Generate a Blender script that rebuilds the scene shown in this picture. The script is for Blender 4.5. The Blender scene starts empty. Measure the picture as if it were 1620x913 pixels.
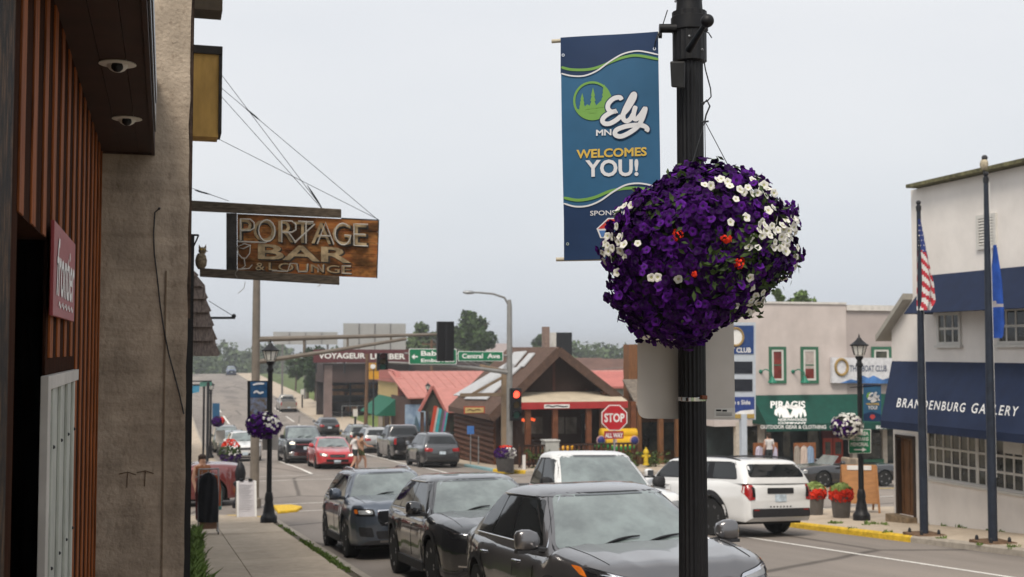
import bpy, bmesh, math, random
import numpy as np
from mathutils import Vector, Matrix
from mathutils.bvhtree import BVHTree
from math import sin, cos, tan, atan, atan2, pi, radians, sqrt

random.seed(7)
SC = bpy.context.scene
COL = SC.collection

# ------------------------------------------------------------------ camera
F, CX, CY = 1900.0, 810.0, 456.5          # focal length and centre in photo pixels (1620 x 913)
YAW, PITCH = radians(16.1), radians(2.89)
cam_d = bpy.data.cameras.new('camera')
cam_d.sensor_width = 36.0
cam_d.lens = F / 1620.0 * 36.0
cam_d.clip_start = 0.05
cam_d.clip_end = 5000
cam_d.dof.use_dof = True
cam_d.dof.focus_distance = 5.4
cam_d.dof.aperture_fstop = 5.2
cam = bpy.data.objects.new('camera', cam_d)
COL.objects.link(cam)
FW = Vector((sin(YAW) * cos(PITCH), cos(YAW) * cos(PITCH), sin(PITCH)))
cam.rotation_euler = FW.to_track_quat('-Z', 'Y').to_euler()
SC.camera = cam
RT = Vector((cos(YAW), -sin(YAW), 0))
UP = RT.cross(FW)

# ------------------------------------------------------------------ sky, sun, exposure
SUN_EL, SUN_AZ = radians(54), radians(214)      # azimuth clockwise from +Y (street direction)
w = bpy.data.worlds.new('World'); SC.world = w; w.use_nodes = True
nt = w.node_tree; nt.nodes.clear()
def wn(t, **k):
    n = nt.nodes.new(t)
    for a, b in k.items(): setattr(n, a, b)
    return n
sky = wn('ShaderNodeTexSky', sky_type='NISHITA', sun_disc=False, sun_elevation=SUN_EL, sun_rotation=SUN_AZ,
         air_density=1.4, dust_density=4.0, ozone_density=1.0)
tc = wn('ShaderNodeTexCoord')
sep = wn('ShaderNodeSeparateXYZ'); nt.links.new(tc.outputs['Generated'], sep.inputs[0])
rmp = wn('ShaderNodeValToRGB'); nt.links.new(sep.outputs['Z'], rmp.inputs[0])
e = rmp.color_ramp.elements
e[0].position = 0.0; e[0].color = (5.5, 5.9, 6.4, 1)
e[1].position = 0.32; e[1].color = (6.95, 7.1, 7.3, 1)
k_ = rmp.color_ramp.elements.new(0.12); k_.color = (6.2, 6.5, 6.85, 1)
cl = wn('ShaderNodeTexNoise'); cl.inputs['Scale'].default_value = 1.6; cl.inputs['Detail'].default_value = 4
cl.inputs['Roughness'].default_value = 0.45
mp = wn('ShaderNodeMapping'); mp.inputs['Scale'].default_value = (1, 1, 3.0)
nt.links.new(tc.outputs['Generated'], mp.inputs[0]); nt.links.new(mp.outputs[0], cl.inputs['Vector'])
cr = wn('ShaderNodeValToRGB'); nt.links.new(cl.outputs['Fac'], cr.inputs[0])
cr.color_ramp.elements[0].position = 0.3; cr.color_ramp.elements[0].color = (.90, .92, .95, 1)
cr.color_ramp.elements[1].position = 0.75; cr.color_ramp.elements[1].color = (1.10, 1.075, 1.06, 1)
mul = wn('ShaderNodeMix', data_type='RGBA', blend_type='MULTIPLY'); mul.inputs[0].default_value = 1
nt.links.new(rmp.outputs[0], mul.inputs[6]); nt.links.new(cr.outputs[0], mul.inputs[7])
mx = wn('ShaderNodeMix', data_type='RGBA'); mx.inputs[0].default_value = 0.93   # overcast layer over the clear sky
nt.links.new(sky.outputs[0], mx.inputs[6]); nt.links.new(mul.outputs[2], mx.inputs[7])
bg = wn('ShaderNodeBackground'); bg.inputs[1].default_value = 0.1
nt.links.new(mx.outputs[2], bg.inputs[0])
wo = wn('ShaderNodeOutputWorld'); nt.links.new(bg.outputs[0], wo.inputs[0])

sun_d = bpy.data.lights.new('sun', 'SUN'); sun_d.energy = 2.5; sun_d.angle = radians(22); sun_d.color = (1.0, .92, .81)
sun = bpy.data.objects.new('sun', sun_d); COL.objects.link(sun)
sun.rotation_euler = (Vector((-sin(SUN_AZ) * cos(SUN_EL), -cos(SUN_AZ) * cos(SUN_EL), -sin(SUN_EL)))).to_track_quat('-Z', 'Y').to_euler()
sun.location = (0, -20, 60)
vs = SC.view_settings
vs.view_transform = 'Standard'; vs.look = 'None'; vs.exposure = 0.32; vs.gamma = 1.0; vs.use_curve_mapping = False

# ------------------------------------------------------------------ pixel -> place
def ray(px, py):
    return (FW * F + RT * (px - CX) + UP * (CY - py)).normalized()
def PY(px, py, Y):
    d = ray(px, py); return d * (Y / d.y)
def PX(px, py, X):
    d = ray(px, py); return d * (X / d.x)
def PZ(px, py, Z):
    d = ray(px, py); return d * (Z / d.z)
def PP(px, py, pt, n):
    d = ray(px, py); return d * (Vector(pt).dot(n) / d.dot(n))
def PC(px, py, zc):
    d = ray(px, py); return d * (zc / d.dot(FW))

# ------------------------------------------------------------------ terrain heights
PROF = [(-30, .37), (0, -2.0), (33, -4.607), (41, -4.98), (50, -5.25), (57, -5.55), (66, -6.1), (75, -6.6), (85, -7.0), (95, -7.2),
        (105, -7.25), (120, -7.15), (142, -6.85), (200, -6.05), (250, -5.3), (262, -5.2), (280, -5.7), (320, -8), (400, -13), (4000, -40)]
PYS = np.array([p[0] for p in PROF], float); PZS = np.array([p[1] for p in PROF], float)
def prof(y):
    # smoothed piecewise profile
    s = 0.0
    for o, wgt in ((-3, .25), (0, .5), (3, .25)):
        s += wgt * float(np.interp(y + o, PYS, PZS))
    return s
def sstep(a, b, x):
    t = min(1, max(0, (x - a) / (b - a))); return t * t * (3 - 2 * t)
def G(x, y):
    d = .2 * sstep(5, 14, x) + min(.5, .018 * max(0, x - 15))
    return prof(y) - d * (1 - sstep(58, 75, y)) + .025 * (1 - ((min(14.4, max(2.87, x)) - 8.6) / 5.8) ** 2)
KH = .13   # kerb height
def GS(x, y): return G(x, y) + KH

# ------------------------------------------------------------------ materials
MATS = {}
def mat(name, col, rough=.6, var=.12, scale=6, bump=0, metal=0, coat=0, spec=.25, detail=4, stretch=None, col2=None, emit=0, bscale=None, lo=.35, hi=.65):
    if name in MATS: return MATS[name]
    m = bpy.data.materials.new(name); m.use_nodes = True
    t = m.node_tree; b = t.nodes['Principled BSDF']
    b.inputs['Roughness'].default_value = rough; b.inputs['Metallic'].default_value = metal
    b.inputs['Specular IOR Level'].default_value = spec
    b.inputs['Coat Weight'].default_value = coat; b.inputs['Coat Roughness'].default_value = .04
    c1 = tuple(max(0, c * (1 - var)) for c in col); c2 = col2 or tuple(min(1, c * (1 + var)) for c in col)
    co = t.nodes.new('ShaderNodeTexCoord'); mp = t.nodes.new('ShaderNodeMapping')
    if stretch: mp.inputs['Scale'].default_value = stretch
    t.links.new(co.outputs['Object'], mp.inputs[0])
    n = t.nodes.new('ShaderNodeTexNoise'); n.inputs['Scale'].default_value = scale; n.inputs['Detail'].default_value = detail
    n.inputs['Roughness'].default_value = .6
    t.links.new(mp.outputs[0], n.inputs['Vector'])
    r = t.nodes.new('ShaderNodeValToRGB')
    r.color_ramp.elements[0].position = lo; r.color_ramp.elements[0].color = (*c1, 1)
    r.color_ramp.elements[1].position = hi; r.color_ramp.elements[1].color = (*c2, 1)
    t.links.new(n.outputs['Fac'], r.inputs[0]); t.links.new(r.outputs[0], b.inputs['Base Color'])
    if bump:
        n2 = t.nodes.new('ShaderNodeTexNoise'); n2.inputs['Scale'].default_value = bscale or scale * 6; n2.inputs['Detail'].default_value = 6
        t.links.new(mp.outputs[0], n2.inputs['Vector'])
        bp = t.nodes.new('ShaderNodeBump'); bp.inputs['Strength'].default_value = bump; bp.inputs['Distance'].default_value = .01
        t.links.new(n2.outputs['Fac'], bp.inputs['Height']); t.links.new(bp.outputs[0], b.inputs['Normal'])
    if emit:
        b.inputs['Emission Color'].default_value = (*col, 1); b.inputs['Emission Strength'].default_value = emit
    MATS[name] = m
    return m
def rampmix(m, tex, stops, vec=None, fac=1.0, mode='MIX'):
    """extra layer on a material: colour ramp of a texture mixed over the present base colour"""
    t = m.node_tree; b = t.nodes['Principled BSDF']
    src = b.inputs['Base Color'].links[0].from_socket
    r = t.nodes.new('ShaderNodeValToRGB'); els = r.color_ramp.elements
    els[0].position, els[0].color = stops[0][0], (*stops[0][1], 1)
    els[1].position, els[1].color = stops[-1][0], (*stops[-1][1], 1)
    for p, c in stops[1:-1]:
        q = els.new(p); q.color = (*c, 1)
    t.links.new(tex, r.inputs[0])
    x = t.nodes.new('ShaderNodeMix'); x.data_type = 'RGBA'; x.blend_type = 'MULTIPLY'; x.inputs[0].default_value = fac
    t.links.new(src, x.inputs[6]); t.links.new(r.outputs[0], x.inputs[7]); t.links.new(x.outputs[2], b.inputs['Base Color'])
    return r
def noise_tex(m, scale, stretch=(1, 1, 1), detail=5, kind='noise', rough=.6):
    t = m.node_tree
    co = t.nodes.new('ShaderNodeTexCoord'); mp = t.nodes.new('ShaderNodeMapping'); mp.inputs['Scale'].default_value = stretch
    t.links.new(co.outputs['Object'], mp.inputs[0])
    if kind == 'noise':
        n = t.nodes.new('ShaderNodeTexNoise'); n.inputs['Detail'].default_value = detail; n.inputs['Roughness'].default_value = rough
        n.inputs['Scale'].default_value = scale; t.links.new(mp.outputs[0], n.inputs['Vector']); return n.outputs['Fac']
    n = t.nodes.new('ShaderNodeTexVoronoi'); n.feature = 'DISTANCE_TO_EDGE'; n.inputs['Scale'].default_value = scale
    d = t.nodes.new('ShaderNodeTexNoise'); d.inputs['Scale'].default_value = scale * 2.5; d.inputs['Detail'].default_value = 3
    t.links.new(mp.outputs[0], d.inputs['Vector'])
    a = t.nodes.new('ShaderNodeMix'); a.data_type = 'VECTOR'; a.inputs[0].default_value = .12
    t.links.new(mp.outputs[0], a.inputs[4]); t.links.new(d.outputs['Color'], a.inputs[5]); t.links.new(a.outputs[1], n.inputs['Vector'])
    return n.outputs['Distance']

M_black = mat('black_paint', (.0065, .0065, .008), .5, .25, 20, bump=.05, spec=.3)
M_iron = mat('iron_grey_black', (.02, .021, .024), .5, .3, 30, bump=.08)
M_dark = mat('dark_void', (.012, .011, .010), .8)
M_white = mat('white_paint', (.74, .73, .71), .5, .05, 3)
M_steel = mat('galvanised_steel', (.34, .35, .36), .45, .15, 12, metal=.6)
M_glassd = mat('window_glass', (.035, .042, .045), .06, .2, 2, spec=.9)
M_chrome = mat('chrome', (.7, .7, .72), .12, .05, 5, metal=1)
M_grass = mat('grass_green', (.10, .15, .035), .9, .4, 14)
M_yellow = mat('yellow_kerb_paint', (.62, .40, .03), .7, .2, 9, bump=.1)

# ------------------------------------------------------------------ mesh builder
class MB:
    def __init__(s): s.v = []; s.f = []; s.mi = []
    def add(s, vs, fs, m=0):
        o = len(s.v); s.v += [tuple(p) for p in vs]
        for f in fs: s.f.append(tuple(i + o for i in f)); s.mi.append(m)
        return s
    def box(s, x0, x1, y0, y1, z0, z1, m=0):
        v = [(x0, y0, z0), (x1, y0, z0), (x1, y1, z0), (x0, y1, z0), (x0, y0, z1), (x1, y0, z1), (x1, y1, z1), (x0, y1, z1)]
        return s.add(v, [(0, 3, 2, 1), (4, 5, 6, 7), (0, 1, 5, 4), (1, 2, 6, 5), (2, 3, 7, 6), (3, 0, 4, 7)], m)
    def hexa(s, b4, t4, m=0):
        return s.add(list(b4) + list(t4), [(0, 3, 2, 1), (4, 5, 6, 7), (0, 1, 5, 4), (1, 2, 6, 5), (2, 3, 7, 6), (3, 0, 4, 7)], m)
    def slab(s, q, n, m=0):
        """quad q thickened by vector n"""
        n = Vector(n); q = [Vector(p) for p in q]
        return s.hexa(q, [p + n for p in q], m)
    def beam(s, a, b, w, h, m=0, up=(0, 0, 1)):
        a, b = Vector(a), Vector(b); d = (b - a).normalized(); u = Vector(up)
        r = d.cross(u); r = r.normalized() if r.length > 1e-6 else Vector((1, 0, 0)); u = r.cross(d)
        q = [(-w / 2, -h / 2), (w / 2, -h / 2), (w / 2, h / 2), (-w / 2, h / 2)]
        return s.hexa([a + r * i + u * j for i, j in q], [b + r * i + u * j for i, j in q], m)
    def cyl(s, a, b, r0, r1=None, n=10, m=0, caps=True):
        return s.tube([a, b], [r0, r0 if r1 is None else r1], n, m, caps)
    def tube(s, pts, r, n=8, m=0, caps=True):
        pts = [Vector(p) for p in pts]; k = len(pts)
        rs = r if isinstance(r, (list, tuple)) else [r] * k
        vs = []; prev = None
        for i, p in enumerate(pts):
            d = (pts[min(i + 1, k - 1)] - pts[max(i - 1, 0)])
            d = d.normalized() if d.length > 1e-9 else Vector((0, 0, 1))
            a = prev if prev is not None else (Vector((0, 0, 1)) if abs(d.z) < .9 else Vector((1, 0, 0)))
            u = (a - d * a.dot(d)); u = u.normalized() if u.length > 1e-6 else d.orthogonal().normalized()
            v = d.cross(u); prev = u
            for j in range(n):
                t = 2 * pi * j / n; vs.append(p + (u * cos(t) + v * sin(t)) * rs[i])
        fs = [(i * n + j, i * n + (j + 1) % n, (i + 1) * n + (j + 1) % n, (i + 1) * n + j) for i in range(k - 1) for j in range(n)]
        if caps: fs += [tuple(range(n - 1, -1, -1)), tuple((k - 1) * n + j for j in range(n))]
        return s.add(vs, fs, m)
    def lathe(s, prof, c=(0, 0, 0), n=16, m=0, flute=0, axis='z'):
        """prof: (r, z) list around a vertical axis at c"""
        vs = []; c = Vector(c)
        for r, z in prof:
            for j in range(n):
                t = 2 * pi * j / n; rr = r * (1 - flute * (j % 2)) if r > .02 else r
                p = Vector((rr * cos(t), rr * sin(t), z))
                if axis == 'x': p = Vector((p.z, p.x, p.y))
                if axis == 'y': p = Vector((p.x, p.z, p.y))
                vs.append(c + p)
        k = len(prof)
        fs = [(i * n + j, i * n + (j + 1) % n, (i + 1) * n + (j + 1) % n, (i + 1) * n + j) for i in range(k - 1) for j in range(n)]
        fs += [tuple(range(n - 1, -1, -1)), tuple((k - 1) * n + j for j in range(n))]
        return s.add(vs, fs, m)
    def ball(s, c, r, n=10, k=6, m=0, sc=(1, 1, 1)):
        c = Vector(c); vs = []
        for i in range(k + 1):
            t = pi * i / k
            for j in range(n):
                p = 2 * pi * j / n; vs.append(c + Vector((r * sin(t) * cos(p) * sc[0], r * sin(t) * sin(p) * sc[1], -r * cos(t) * sc[2])))
        fs = [(i * n + j, i * n + (j + 1) % n, (i + 1) * n + (j + 1) % n, (i + 1) * n + j) for i in range(k) for j in range(n)]
        return s.add(vs, fs, m)
    def prism(s, poly, n, m=0):
        """planar polygon (3D points) thickened by vector n"""
        n = Vector(n); p = [Vector(q) for q in poly]; k = len(p)
        fs = [tuple(range(k - 1, -1, -1)), tuple(range(k, 2 * k))] + [(i, (i + 1) % k, k + (i + 1) % k, k + i) for i in range(k)]
        return s.add(p + [q + n for q in p], fs, m)
    def mesh(s, name, mats, smooth=False, angle=35):
        me = bpy.data.meshes.new(name)
        me.from_pydata(s.v, [], s.f)
        mats = mats if isinstance(mats, (list, tuple)) else [mats]
        for x in mats: me.materials.append(x)
        if len(mats) > 1: me.polygons.foreach_set('material_index', s.mi)
        bm = bmesh.new(); bm.from_mesh(me)
        bmesh.ops.recalc_face_normals(bm, faces=bm.faces); bm.to_mesh(me); bm.free()
        if smooth:
            me.polygons.foreach_set('use_smooth', [True] * len(me.polygons))
            try: me.set_sharp_from_angle(angle=radians(angle))
            except Exception: pass
        me.update()
        return me
    def build(s, name, mats, parent=None, smooth=False, angle=35, local=False, bevel=0, label=None, kind=None):
        o = bpy.data.objects.new(name, s.mesh(name, mats, smooth, angle)); COL.objects.link(o)
        if parent is not None:
            o.parent = parent
            if not local: o.location = -wloc(parent)
        if bevel:
            b = o.modifiers.new('bevel', 'BEVEL'); b.width = bevel; b.segments = 2; b.limit_method = 'ANGLE'; b.angle_limit = radians(50)
        if label: o['label'] = label
        if kind: o['kind'] = kind
        return o
def wloc(o):
    p = Vector((0, 0, 0))
    while o is not None: p += Vector(o.location); o = o.parent
    return p
def tag(o, label, cat, group=None, kind=None):
    o['label'] = label
    if cat: o['category'] = cat
    if group: o['group'] = group
    if kind: o['kind'] = kind
    return o
def thing(name, label, cat, loc=(0, 0, 0), group=None):
    o = bpy.data.objects.new(name, None); COL.objects.link(o); o.location = loc; o.empty_display_size = .2
    return tag(o, label, cat, group)
def struct(o): o['kind'] = 'structure'; return o
def link_mesh(name, me, parent, loc=(0, 0, 0), rot=None, scale=None):
    o = bpy.data.objects.new(name, me); COL.objects.link(o); o.parent = parent; o.location = loc
    if rot is not None: o.rotation_euler = rot
    if scale is not None: o.scale = scale
    return o

# text -> flat mesh data fitted to a box (u0,u1,v0,v1) through a mapping function fn(u,v)->3D
def text2d(txt, bold=0.0, shear=0.0, res=3, space=1.0):
    cu = bpy.data.curves.new('t', 'FONT'); cu.body = txt; cu.size = 1; cu.shear = shear; cu.resolution_u = res
    cu.space_character = space
    ob = bpy.data.objects.new('t', cu); COL.objects.link(ob)
    bpy.context.view_layer.update()
    me = bpy.data.meshes.new_from_object(ob.evaluated_get(bpy.context.evaluated_depsgraph_get()))
    v = [tuple(p.co[:2]) for p in me.vertices]; f = [tuple(p.vertices) for p in me.polygons]
    bpy.data.objects.remove(ob); bpy.data.curves.remove(cu); bpy.data.meshes.remove(me)
    if bold:      # embolden: push the outline outwards
        key = {}; idx = [key.setdefault((round(p[0], 4), round(p[1], 4)), len(key)) for p in v]; pos = {i: v[j] for j, i in enumerate(idx)}
        cnt = {}
        for q in f:
            ar = sum(v[q[i]][0] * v[q[(i + 1) % len(q)]][1] - v[q[(i + 1) % len(q)]][0] * v[q[i]][1] for i in range(len(q)))
            q = [idx[i] for i in (q if ar > 0 else q[::-1])]
            for i in range(len(q)): cnt[(q[i], q[(i + 1) % len(q)])] = 1
        nr = {}
        for (a, b) in cnt:
            if (b, a) in cnt: continue
            d = Vector((pos[b][0] - pos[a][0], pos[b][1] - pos[a][1]))
            if d.length < 1e-6: continue
            d.normalize()
            for k in (a, b): nr.setdefault(k, []).append(Vector((d.y, -d.x)))
        off = {}
        for k, L in nr.items():
            s = sum(L, Vector((0, 0))); s = s.normalized() if s.length > 1e-6 else L[0]; off[k] = s * bold / max(.55, s.dot(L[0]))
        v = [(p[0] + (off[i].x if i in off else 0), p[1] + (off[i].y if i in off else 0)) for p, i in zip(v, idx)]
    return v, f
def fit_text(mb, txt, u0, u1, v0, v1, fn, bold=0.0, shear=0.0, m=0, space=1.0, arc=0.0):
    v, f = text2d(txt, bold, shear, space=space)
    if not v: return
    xs = [p[0] for p in v]; ys = [p[1] for p in v]
    a, b, c, d = min(xs), max(xs), min(ys), max(ys)
    out = []
    for x, y in v:
        tx = (x - a) / (b - a); ty = (y - c) / (d - c)
        out.append(fn(u0 + (u1 - u0) * tx, v0 + (v1 - v0) * (ty) + arc * (1 - (2 * tx - 1) ** 2)))
    mb.add(out, f, m)
def rpoly(pts, r, n=4):
    """rounded polygon (2D)"""
    out = []; k = len(pts)
    for i in range(k):
        p0, p, p1 = (Vector(pts[i - 1]), Vector(pts[i]), Vector(pts[(i + 1) % k]))
        rr = r[i] if isinstance(r, (list, tuple)) else r
        a = p + (p0 - p).normalized() * min(rr, (p0 - p).length * .45); b = p + (p1 - p).normalized() * min(rr, (p1 - p).length * .45)
        for j in range(n + 1):
            t = j / n; out.append(tuple(a * (1 - t) ** 2 + p * 2 * t * (1 - t) + b * t * t))
    return out
def stroke(pts, w, n=12):
    """2D thick polyline through control points (Catmull-Rom) -> verts, quads"""
    pts = [Vector(p) for p in pts]; P = [pts[0]] + pts + [pts[-1]]; c = []
    for i in range(1, len(P) - 2):
        for j in range(n):
            t = j / n; a, b, d, e = P[i - 1], P[i], P[i + 1], P[i + 2]
            c.append(.5 * ((2 * b) + (d - a) * t + (2 * a - 5 * b + 4 * d - e) * t * t + (3 * b - a - 3 * d + e) * t ** 3))
    c.append(pts[-1]); v = []; f = []
    for i, p in enumerate(c):
        d = c[min(i + 1, len(c) - 1)] - c[max(i - 1, 0)]
        d = d.normalized() if d.length > 1e-9 else Vector((1, 0)); nn = Vector((-d.y, d.x))
        e = 1.0
        q = min(i, len(c) - 1 - i)
        if q < 3: e = (.55, .85, .97)[q]
        v += [tuple(p + nn * w / 2 * e), tuple(p - nn * w / 2 * e)]
        if i: f.append((2 * i - 2, 2 * i - 1, 2 * i + 1, 2 * i))
    return v, f
# ------------------------------------------------------------------ surface materials
M_asph = mat('asphalt', (.24, .21, .185), .85, .10, 40, bump=.25, bscale=180, detail=8)
rampmix(M_asph, noise_tex(M_asph, .22, (1, .35, 1)), [(.3, (.80, .80, .81)), (.5, (1, 1, 1)), (.7, (1.16, 1.14, 1.12))])
rampmix(M_asph, noise_tex(M_asph, .17, (1, .6, 1), kind='vor'), [(0, (.42, .41, .40)), (.007, (.55, .55, .55)), (.014, (1, 1, 1))])
rampmix(M_asph, noise_tex(M_asph, 1.3, (1, .12, 1)), [(.35, (.9, .9, .9)), (.62, (1.05, 1.05, 1.05))])
rampmix(M_asph, noise_tex(M_asph, .5, (.5, .16, 1), detail=2), [(.36, (.72, .72, .73)), (.40, (1, 1, 1))])
M_conc = mat('sidewalk_concrete', (.45, .375, .29), .85, .10, 5, bump=.2, bscale=120, detail=8)
rampmix(M_conc, noise_tex(M_conc, .7), [(.3, (.84, .82, .8)), (.65, (1.06, 1.06, 1.06))])
rampmix(M_conc, noise_tex(M_conc, 9, detail=8), [(.25, (.82, .8, .78)), (.45, (1, 1, 1))])
M_concd = mat('joint_dirt', (.10, .085, .06), .95, .3, 20)
M_kerb = mat('kerb_concrete', (.34, .30, .25), .85, .15, 6, bump=.3)
M_line = mat('road_paint_white', (.62, .60, .56), .7, .22, 14, lo=.3, hi=.5)
M_earth = mat('grass_ground', (.085, .115, .035), .95, .35, .6, bump=.3)
M_brickred = mat('brick_paving', (.20, .085, .06), .85, .2, 30)

YS = [y for y in np.arange(-14, 62, 1.5)] + [y for y in np.arange(62, 330, 4.0)]
def sheet(name, rows, xcols, z, m, parent=None):
    """rows: (y, x0, x1); strip surface at height function z"""
    mb = MB(); n = xcols
    vs = []
    for y, a, b in rows:
        for j in range(n + 1):
            x = a + (b - a) * j / n; vs.append((x, y, z(x, y)))
    fs = [(i * (n + 1) + j, i * (n + 1) + j + 1, (i + 1) * (n + 1) + j + 1, (i + 1) * (n + 1) + j) for i in range(len(rows) - 1) for j in range(n)]
    mb.add(vs, fs)
    return mb.build(name, m, parent, smooth=True, angle=60)

# one ground sheet out to the horizon
gx = [-1500, -500, -200, -90, -50, -25, -10, 0, 3, 6, 9, 12, 14.5, 18, 25, 35, 50, 90, 200, 500, 1500]
gy = [-60] + YS + [360, 420, 520, 700, 1000, 1600, 3000]
mb = MB()
mb.add([(x, y, G(x, y) - .06) for y in gy for x in gx],
       [(i * len(gx) + j, i * len(gx) + j + 1, (i + 1) * len(gx) + j + 1, (i + 1) * len(gx) + j) for i in range(len(gy) - 1) for j in range(len(gx) - 1)])
struct(mb.build('ground', M_earth, smooth=True, angle=80))

XL, XR = 2.87, 14.4
struct(sheet('road', [(y, XL - .1, XR + .1) for y in YS], 10, G, M_asph))
yc = [y for y in np.arange(31, 51.6, 1.02)]
struct(sheet('cross_street', [(y, -70, XL - .1) for y in yc], 14, G, M_asph))
struct(sheet('cross_street', [(y, XR + .1, 90) for y in yc], 20, G, M_asph))

def arc_bound(y, x0, xs, y0, r, s):
    return x0
# near left pavement: slabs on a bed
def arcpts(cx, cy, r, a0, a1, n=8):
    return [(cx + r * cos(radians(a0 + (a1 - a0) * i / n)), cy + r * sin(radians(a0 + (a1 - a0) * i / n))) for i in range(n + 1)]
def xl_near(y):      # kerb-side edge of the near left pavement
    return XL - .15 if y <= 31.5 else XL - .15 - 2.6 + sqrt(max(0, 2.6 ** 2 - (y - 31.5) ** 2))
rowsL = [(y, -.5, xl_near(y)) for y in np.arange(-12, 31.6, 1.0)] + [(31.5 + i * .26, -22, xl_near(31.5 + i * .26)) for i in range(10)]
rowsL = [r if r[0] < 28.5 else (r[0], -22, r[2]) for r in rowsL]
sw = struct(sheet('sidewalk', rowsL, 6, lambda x, y: GS(x, y) - .012, M_concd))
k = 0
yj = [23.8 - 3.05 * i for i in range(12, -1, -1)] + [26.85, 29.9, 31.5]
for i in range(len(yj) - 1):
    for (xa, xb) in ((-.5, 1.245), (1.257, 2.60)):
        y0, y1 = yj[i] + .006, yj[i + 1] - .006
        b = MB(); dz = random.uniform(-.003, .004)
        q = [(xa, y0), (xb, y0), (xb, y1), (xa, y1)]
        b.hexa([(x, y, GS(x, y) - .06) for x, y in q], [(x, y, GS(x, y) + dz) for x, y in q])
        b.build('paving_slab', M_conc, sw, bevel=.006)
b = MB()      # corner infill of the pavement
pts = [(2.6, 31.51)] + [(xl_near(y) - .02, y) for y in np.arange(31.52, 34.0, .25)] + [(-22, 34.0), (-22, 31.51)]
b.prism([(x, y, GS(x, y) - .05) for x, y in pts], (0, 0, .052)); b.build('paving_slab', M_conc, sw)

def xr_near(y):
    return XR + .15 if y <= 25.5 else XR + .15 + 5.5 - sqrt(max(0, 5.5 ** 2 - (y - 25.5) ** 2))
rowsR = [(y, XR + .15, 22) for y in np.arange(-6, 25.6, 1.0)] + [(25.5 + i * .55, xr_near(25.5 + i * .55), 75) for i in range(11)]
rowsR = [r if r[0] < 25.1 else (r[0], r[1], 75) for r in rowsR]
swr = struct(sheet('sidewalk', rowsR, 14, GS, M_conc))
def xr_far(y): return XR + .15 if y >= 54 else XR + .15 + 3.5 - sqrt(max(0, 3.5 ** 2 - (54 - y) ** 2))
rows = [(50.5 + i * .35, xr_far(50.5 + i * .35), 75) for i in range(11)] + [(y, XR + .15, 18.5) for y in np.arange(55, 270, 3.0)]
struct(sheet('sidewalk', rows, 12, GS, M_conc))
def xl_far(y): return XL - .15 if y >= 52 else XL - .15 - 3 + sqrt(max(0, 9 - (52 - y) ** 2))
rows = [(49.1 + i * .3, -30, xl_far(49.1 + i * .3)) for i in range(10)] + [(y, -.6, XL - .15) for y in np.arange(52.2, 270, 3.0)]
struct(sheet('sidewalk', rows, 6, GS, M_conc))

def kerb(path, inward, m, name='kerb', lift=.0):
    """path on the road-side face; inward = +1 when the pavement lies to the right of the walking direction"""
    mb = MB(); vs = []; k = len(path); w_ = .15
    for i, (x, y) in enumerate(path):
        a = path[max(i - 1, 0)]; c = path[min(i + 1, k - 1)]
        d = Vector((c[0] - a[0], c[1] - a[1])).normalized(); n = Vector((d.y, -d.x)) * inward
        g = G(x, y)
        for off, h in ((-.012, -.05), (.0, KH - .03), (.03, KH + lift), (w_, KH + lift), (w_, -.05)):
            vs.append((x + n.x * off, y + n.y * off, g + h))
    fs = [(i * 5 + j, i * 5 + j + 1, (i + 1) * 5 + j + 1, (i + 1) * 5 + j) for i in range(k - 1) for j in range(4)]
    fs += [(0, 1, 2, 3, 4), tuple((k - 1) * 5 + j for j in range(5))]
    mb.add(vs, fs)
    return struct(mb.build(name, m, smooth=True, angle=30))
def line(x, y0, y1, step=1.5):
    n = max(2, int(abs(y1 - y0) / step)); return [(x, y0 + (y1 - y0) * i / n) for i in range(n + 1)]
kerb(line(XL, -12, 31.5), -1, M_kerb, lift=.004)
cL = arcpts(XL - 2.75, 31.5, 2.75, 0, 90, 10)
kerb(cL[:7], -1, M_yellow, lift=.004)
kerb(cL[6:] + [(-10, 34.25), (-22, 34.25)], -1, M_kerb, lift=.004)
kerb(line(XR, -6, 21.1), 1, M_kerb, lift=.004)
cR = arcpts(XR + 5.65, 25.5, 5.65, 180, 90, 12)
kerb(line(XR, 21.1, 25.5) + cR[1:4], 1, M_yellow, lift=.006)
kerb(cR[3:] + [(30, 31.15), (75, 31.15)], 1, M_kerb, lift=.004)
cF = arcpts(XR + 3.65, 54, 3.65, 270, 180, 8)
kerb([(75, 50.35), (30, 50.35)] + cF[:5], 1, M_kerb, lift=.004)
kerb(cF[4:8], 1, M_yellow, lift=.006)
M_bluek = mat('pale_blue_kerb_paint', (.22, .36, .38), .7, .2, 9)
kerb(cF[7:] + line(XR, 54, 58.5)[1:], 1, M_bluek, lift=.006)
kerb(line(XR, 58.5, 92, 3), 1, M_kerb, lift=.004)
kerb(line(XR, 100, 104, 2), 1, M_yellow, lift=.004)
kerb(line(XR, 104, 268, 4), 1, M_kerb, lift=.004)
cB = arcpts(XL - 3.15, 52, 3.15, 270, 360, 8)
kerb([(-30, 48.85), (-10, 48.85)] + cB, -1, M_kerb, lift=.004)
kerb(line(XL, 52, 268, 4), -1, M_kerb, lift=.004)

def PGd(px, py, lo=5.0, hi=80.0):
    for _ in range(40):
        m_ = (lo + hi) / 2; p = PY(px, py, m_)
        if p.z > G(p.x, p.y): lo = m_
        else: hi = m_
    return p
q_ = [PGd(*p) for p in ((432, 803), (462, 802), (478, 805), (470, 810), (440, 813))]
b = MB(); b.prism([p - Vector((0, 0, .02)) for p in q_], (0, 0, .10)); struct(b.build('kerb', M_yellow, bevel=.03))
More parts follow.
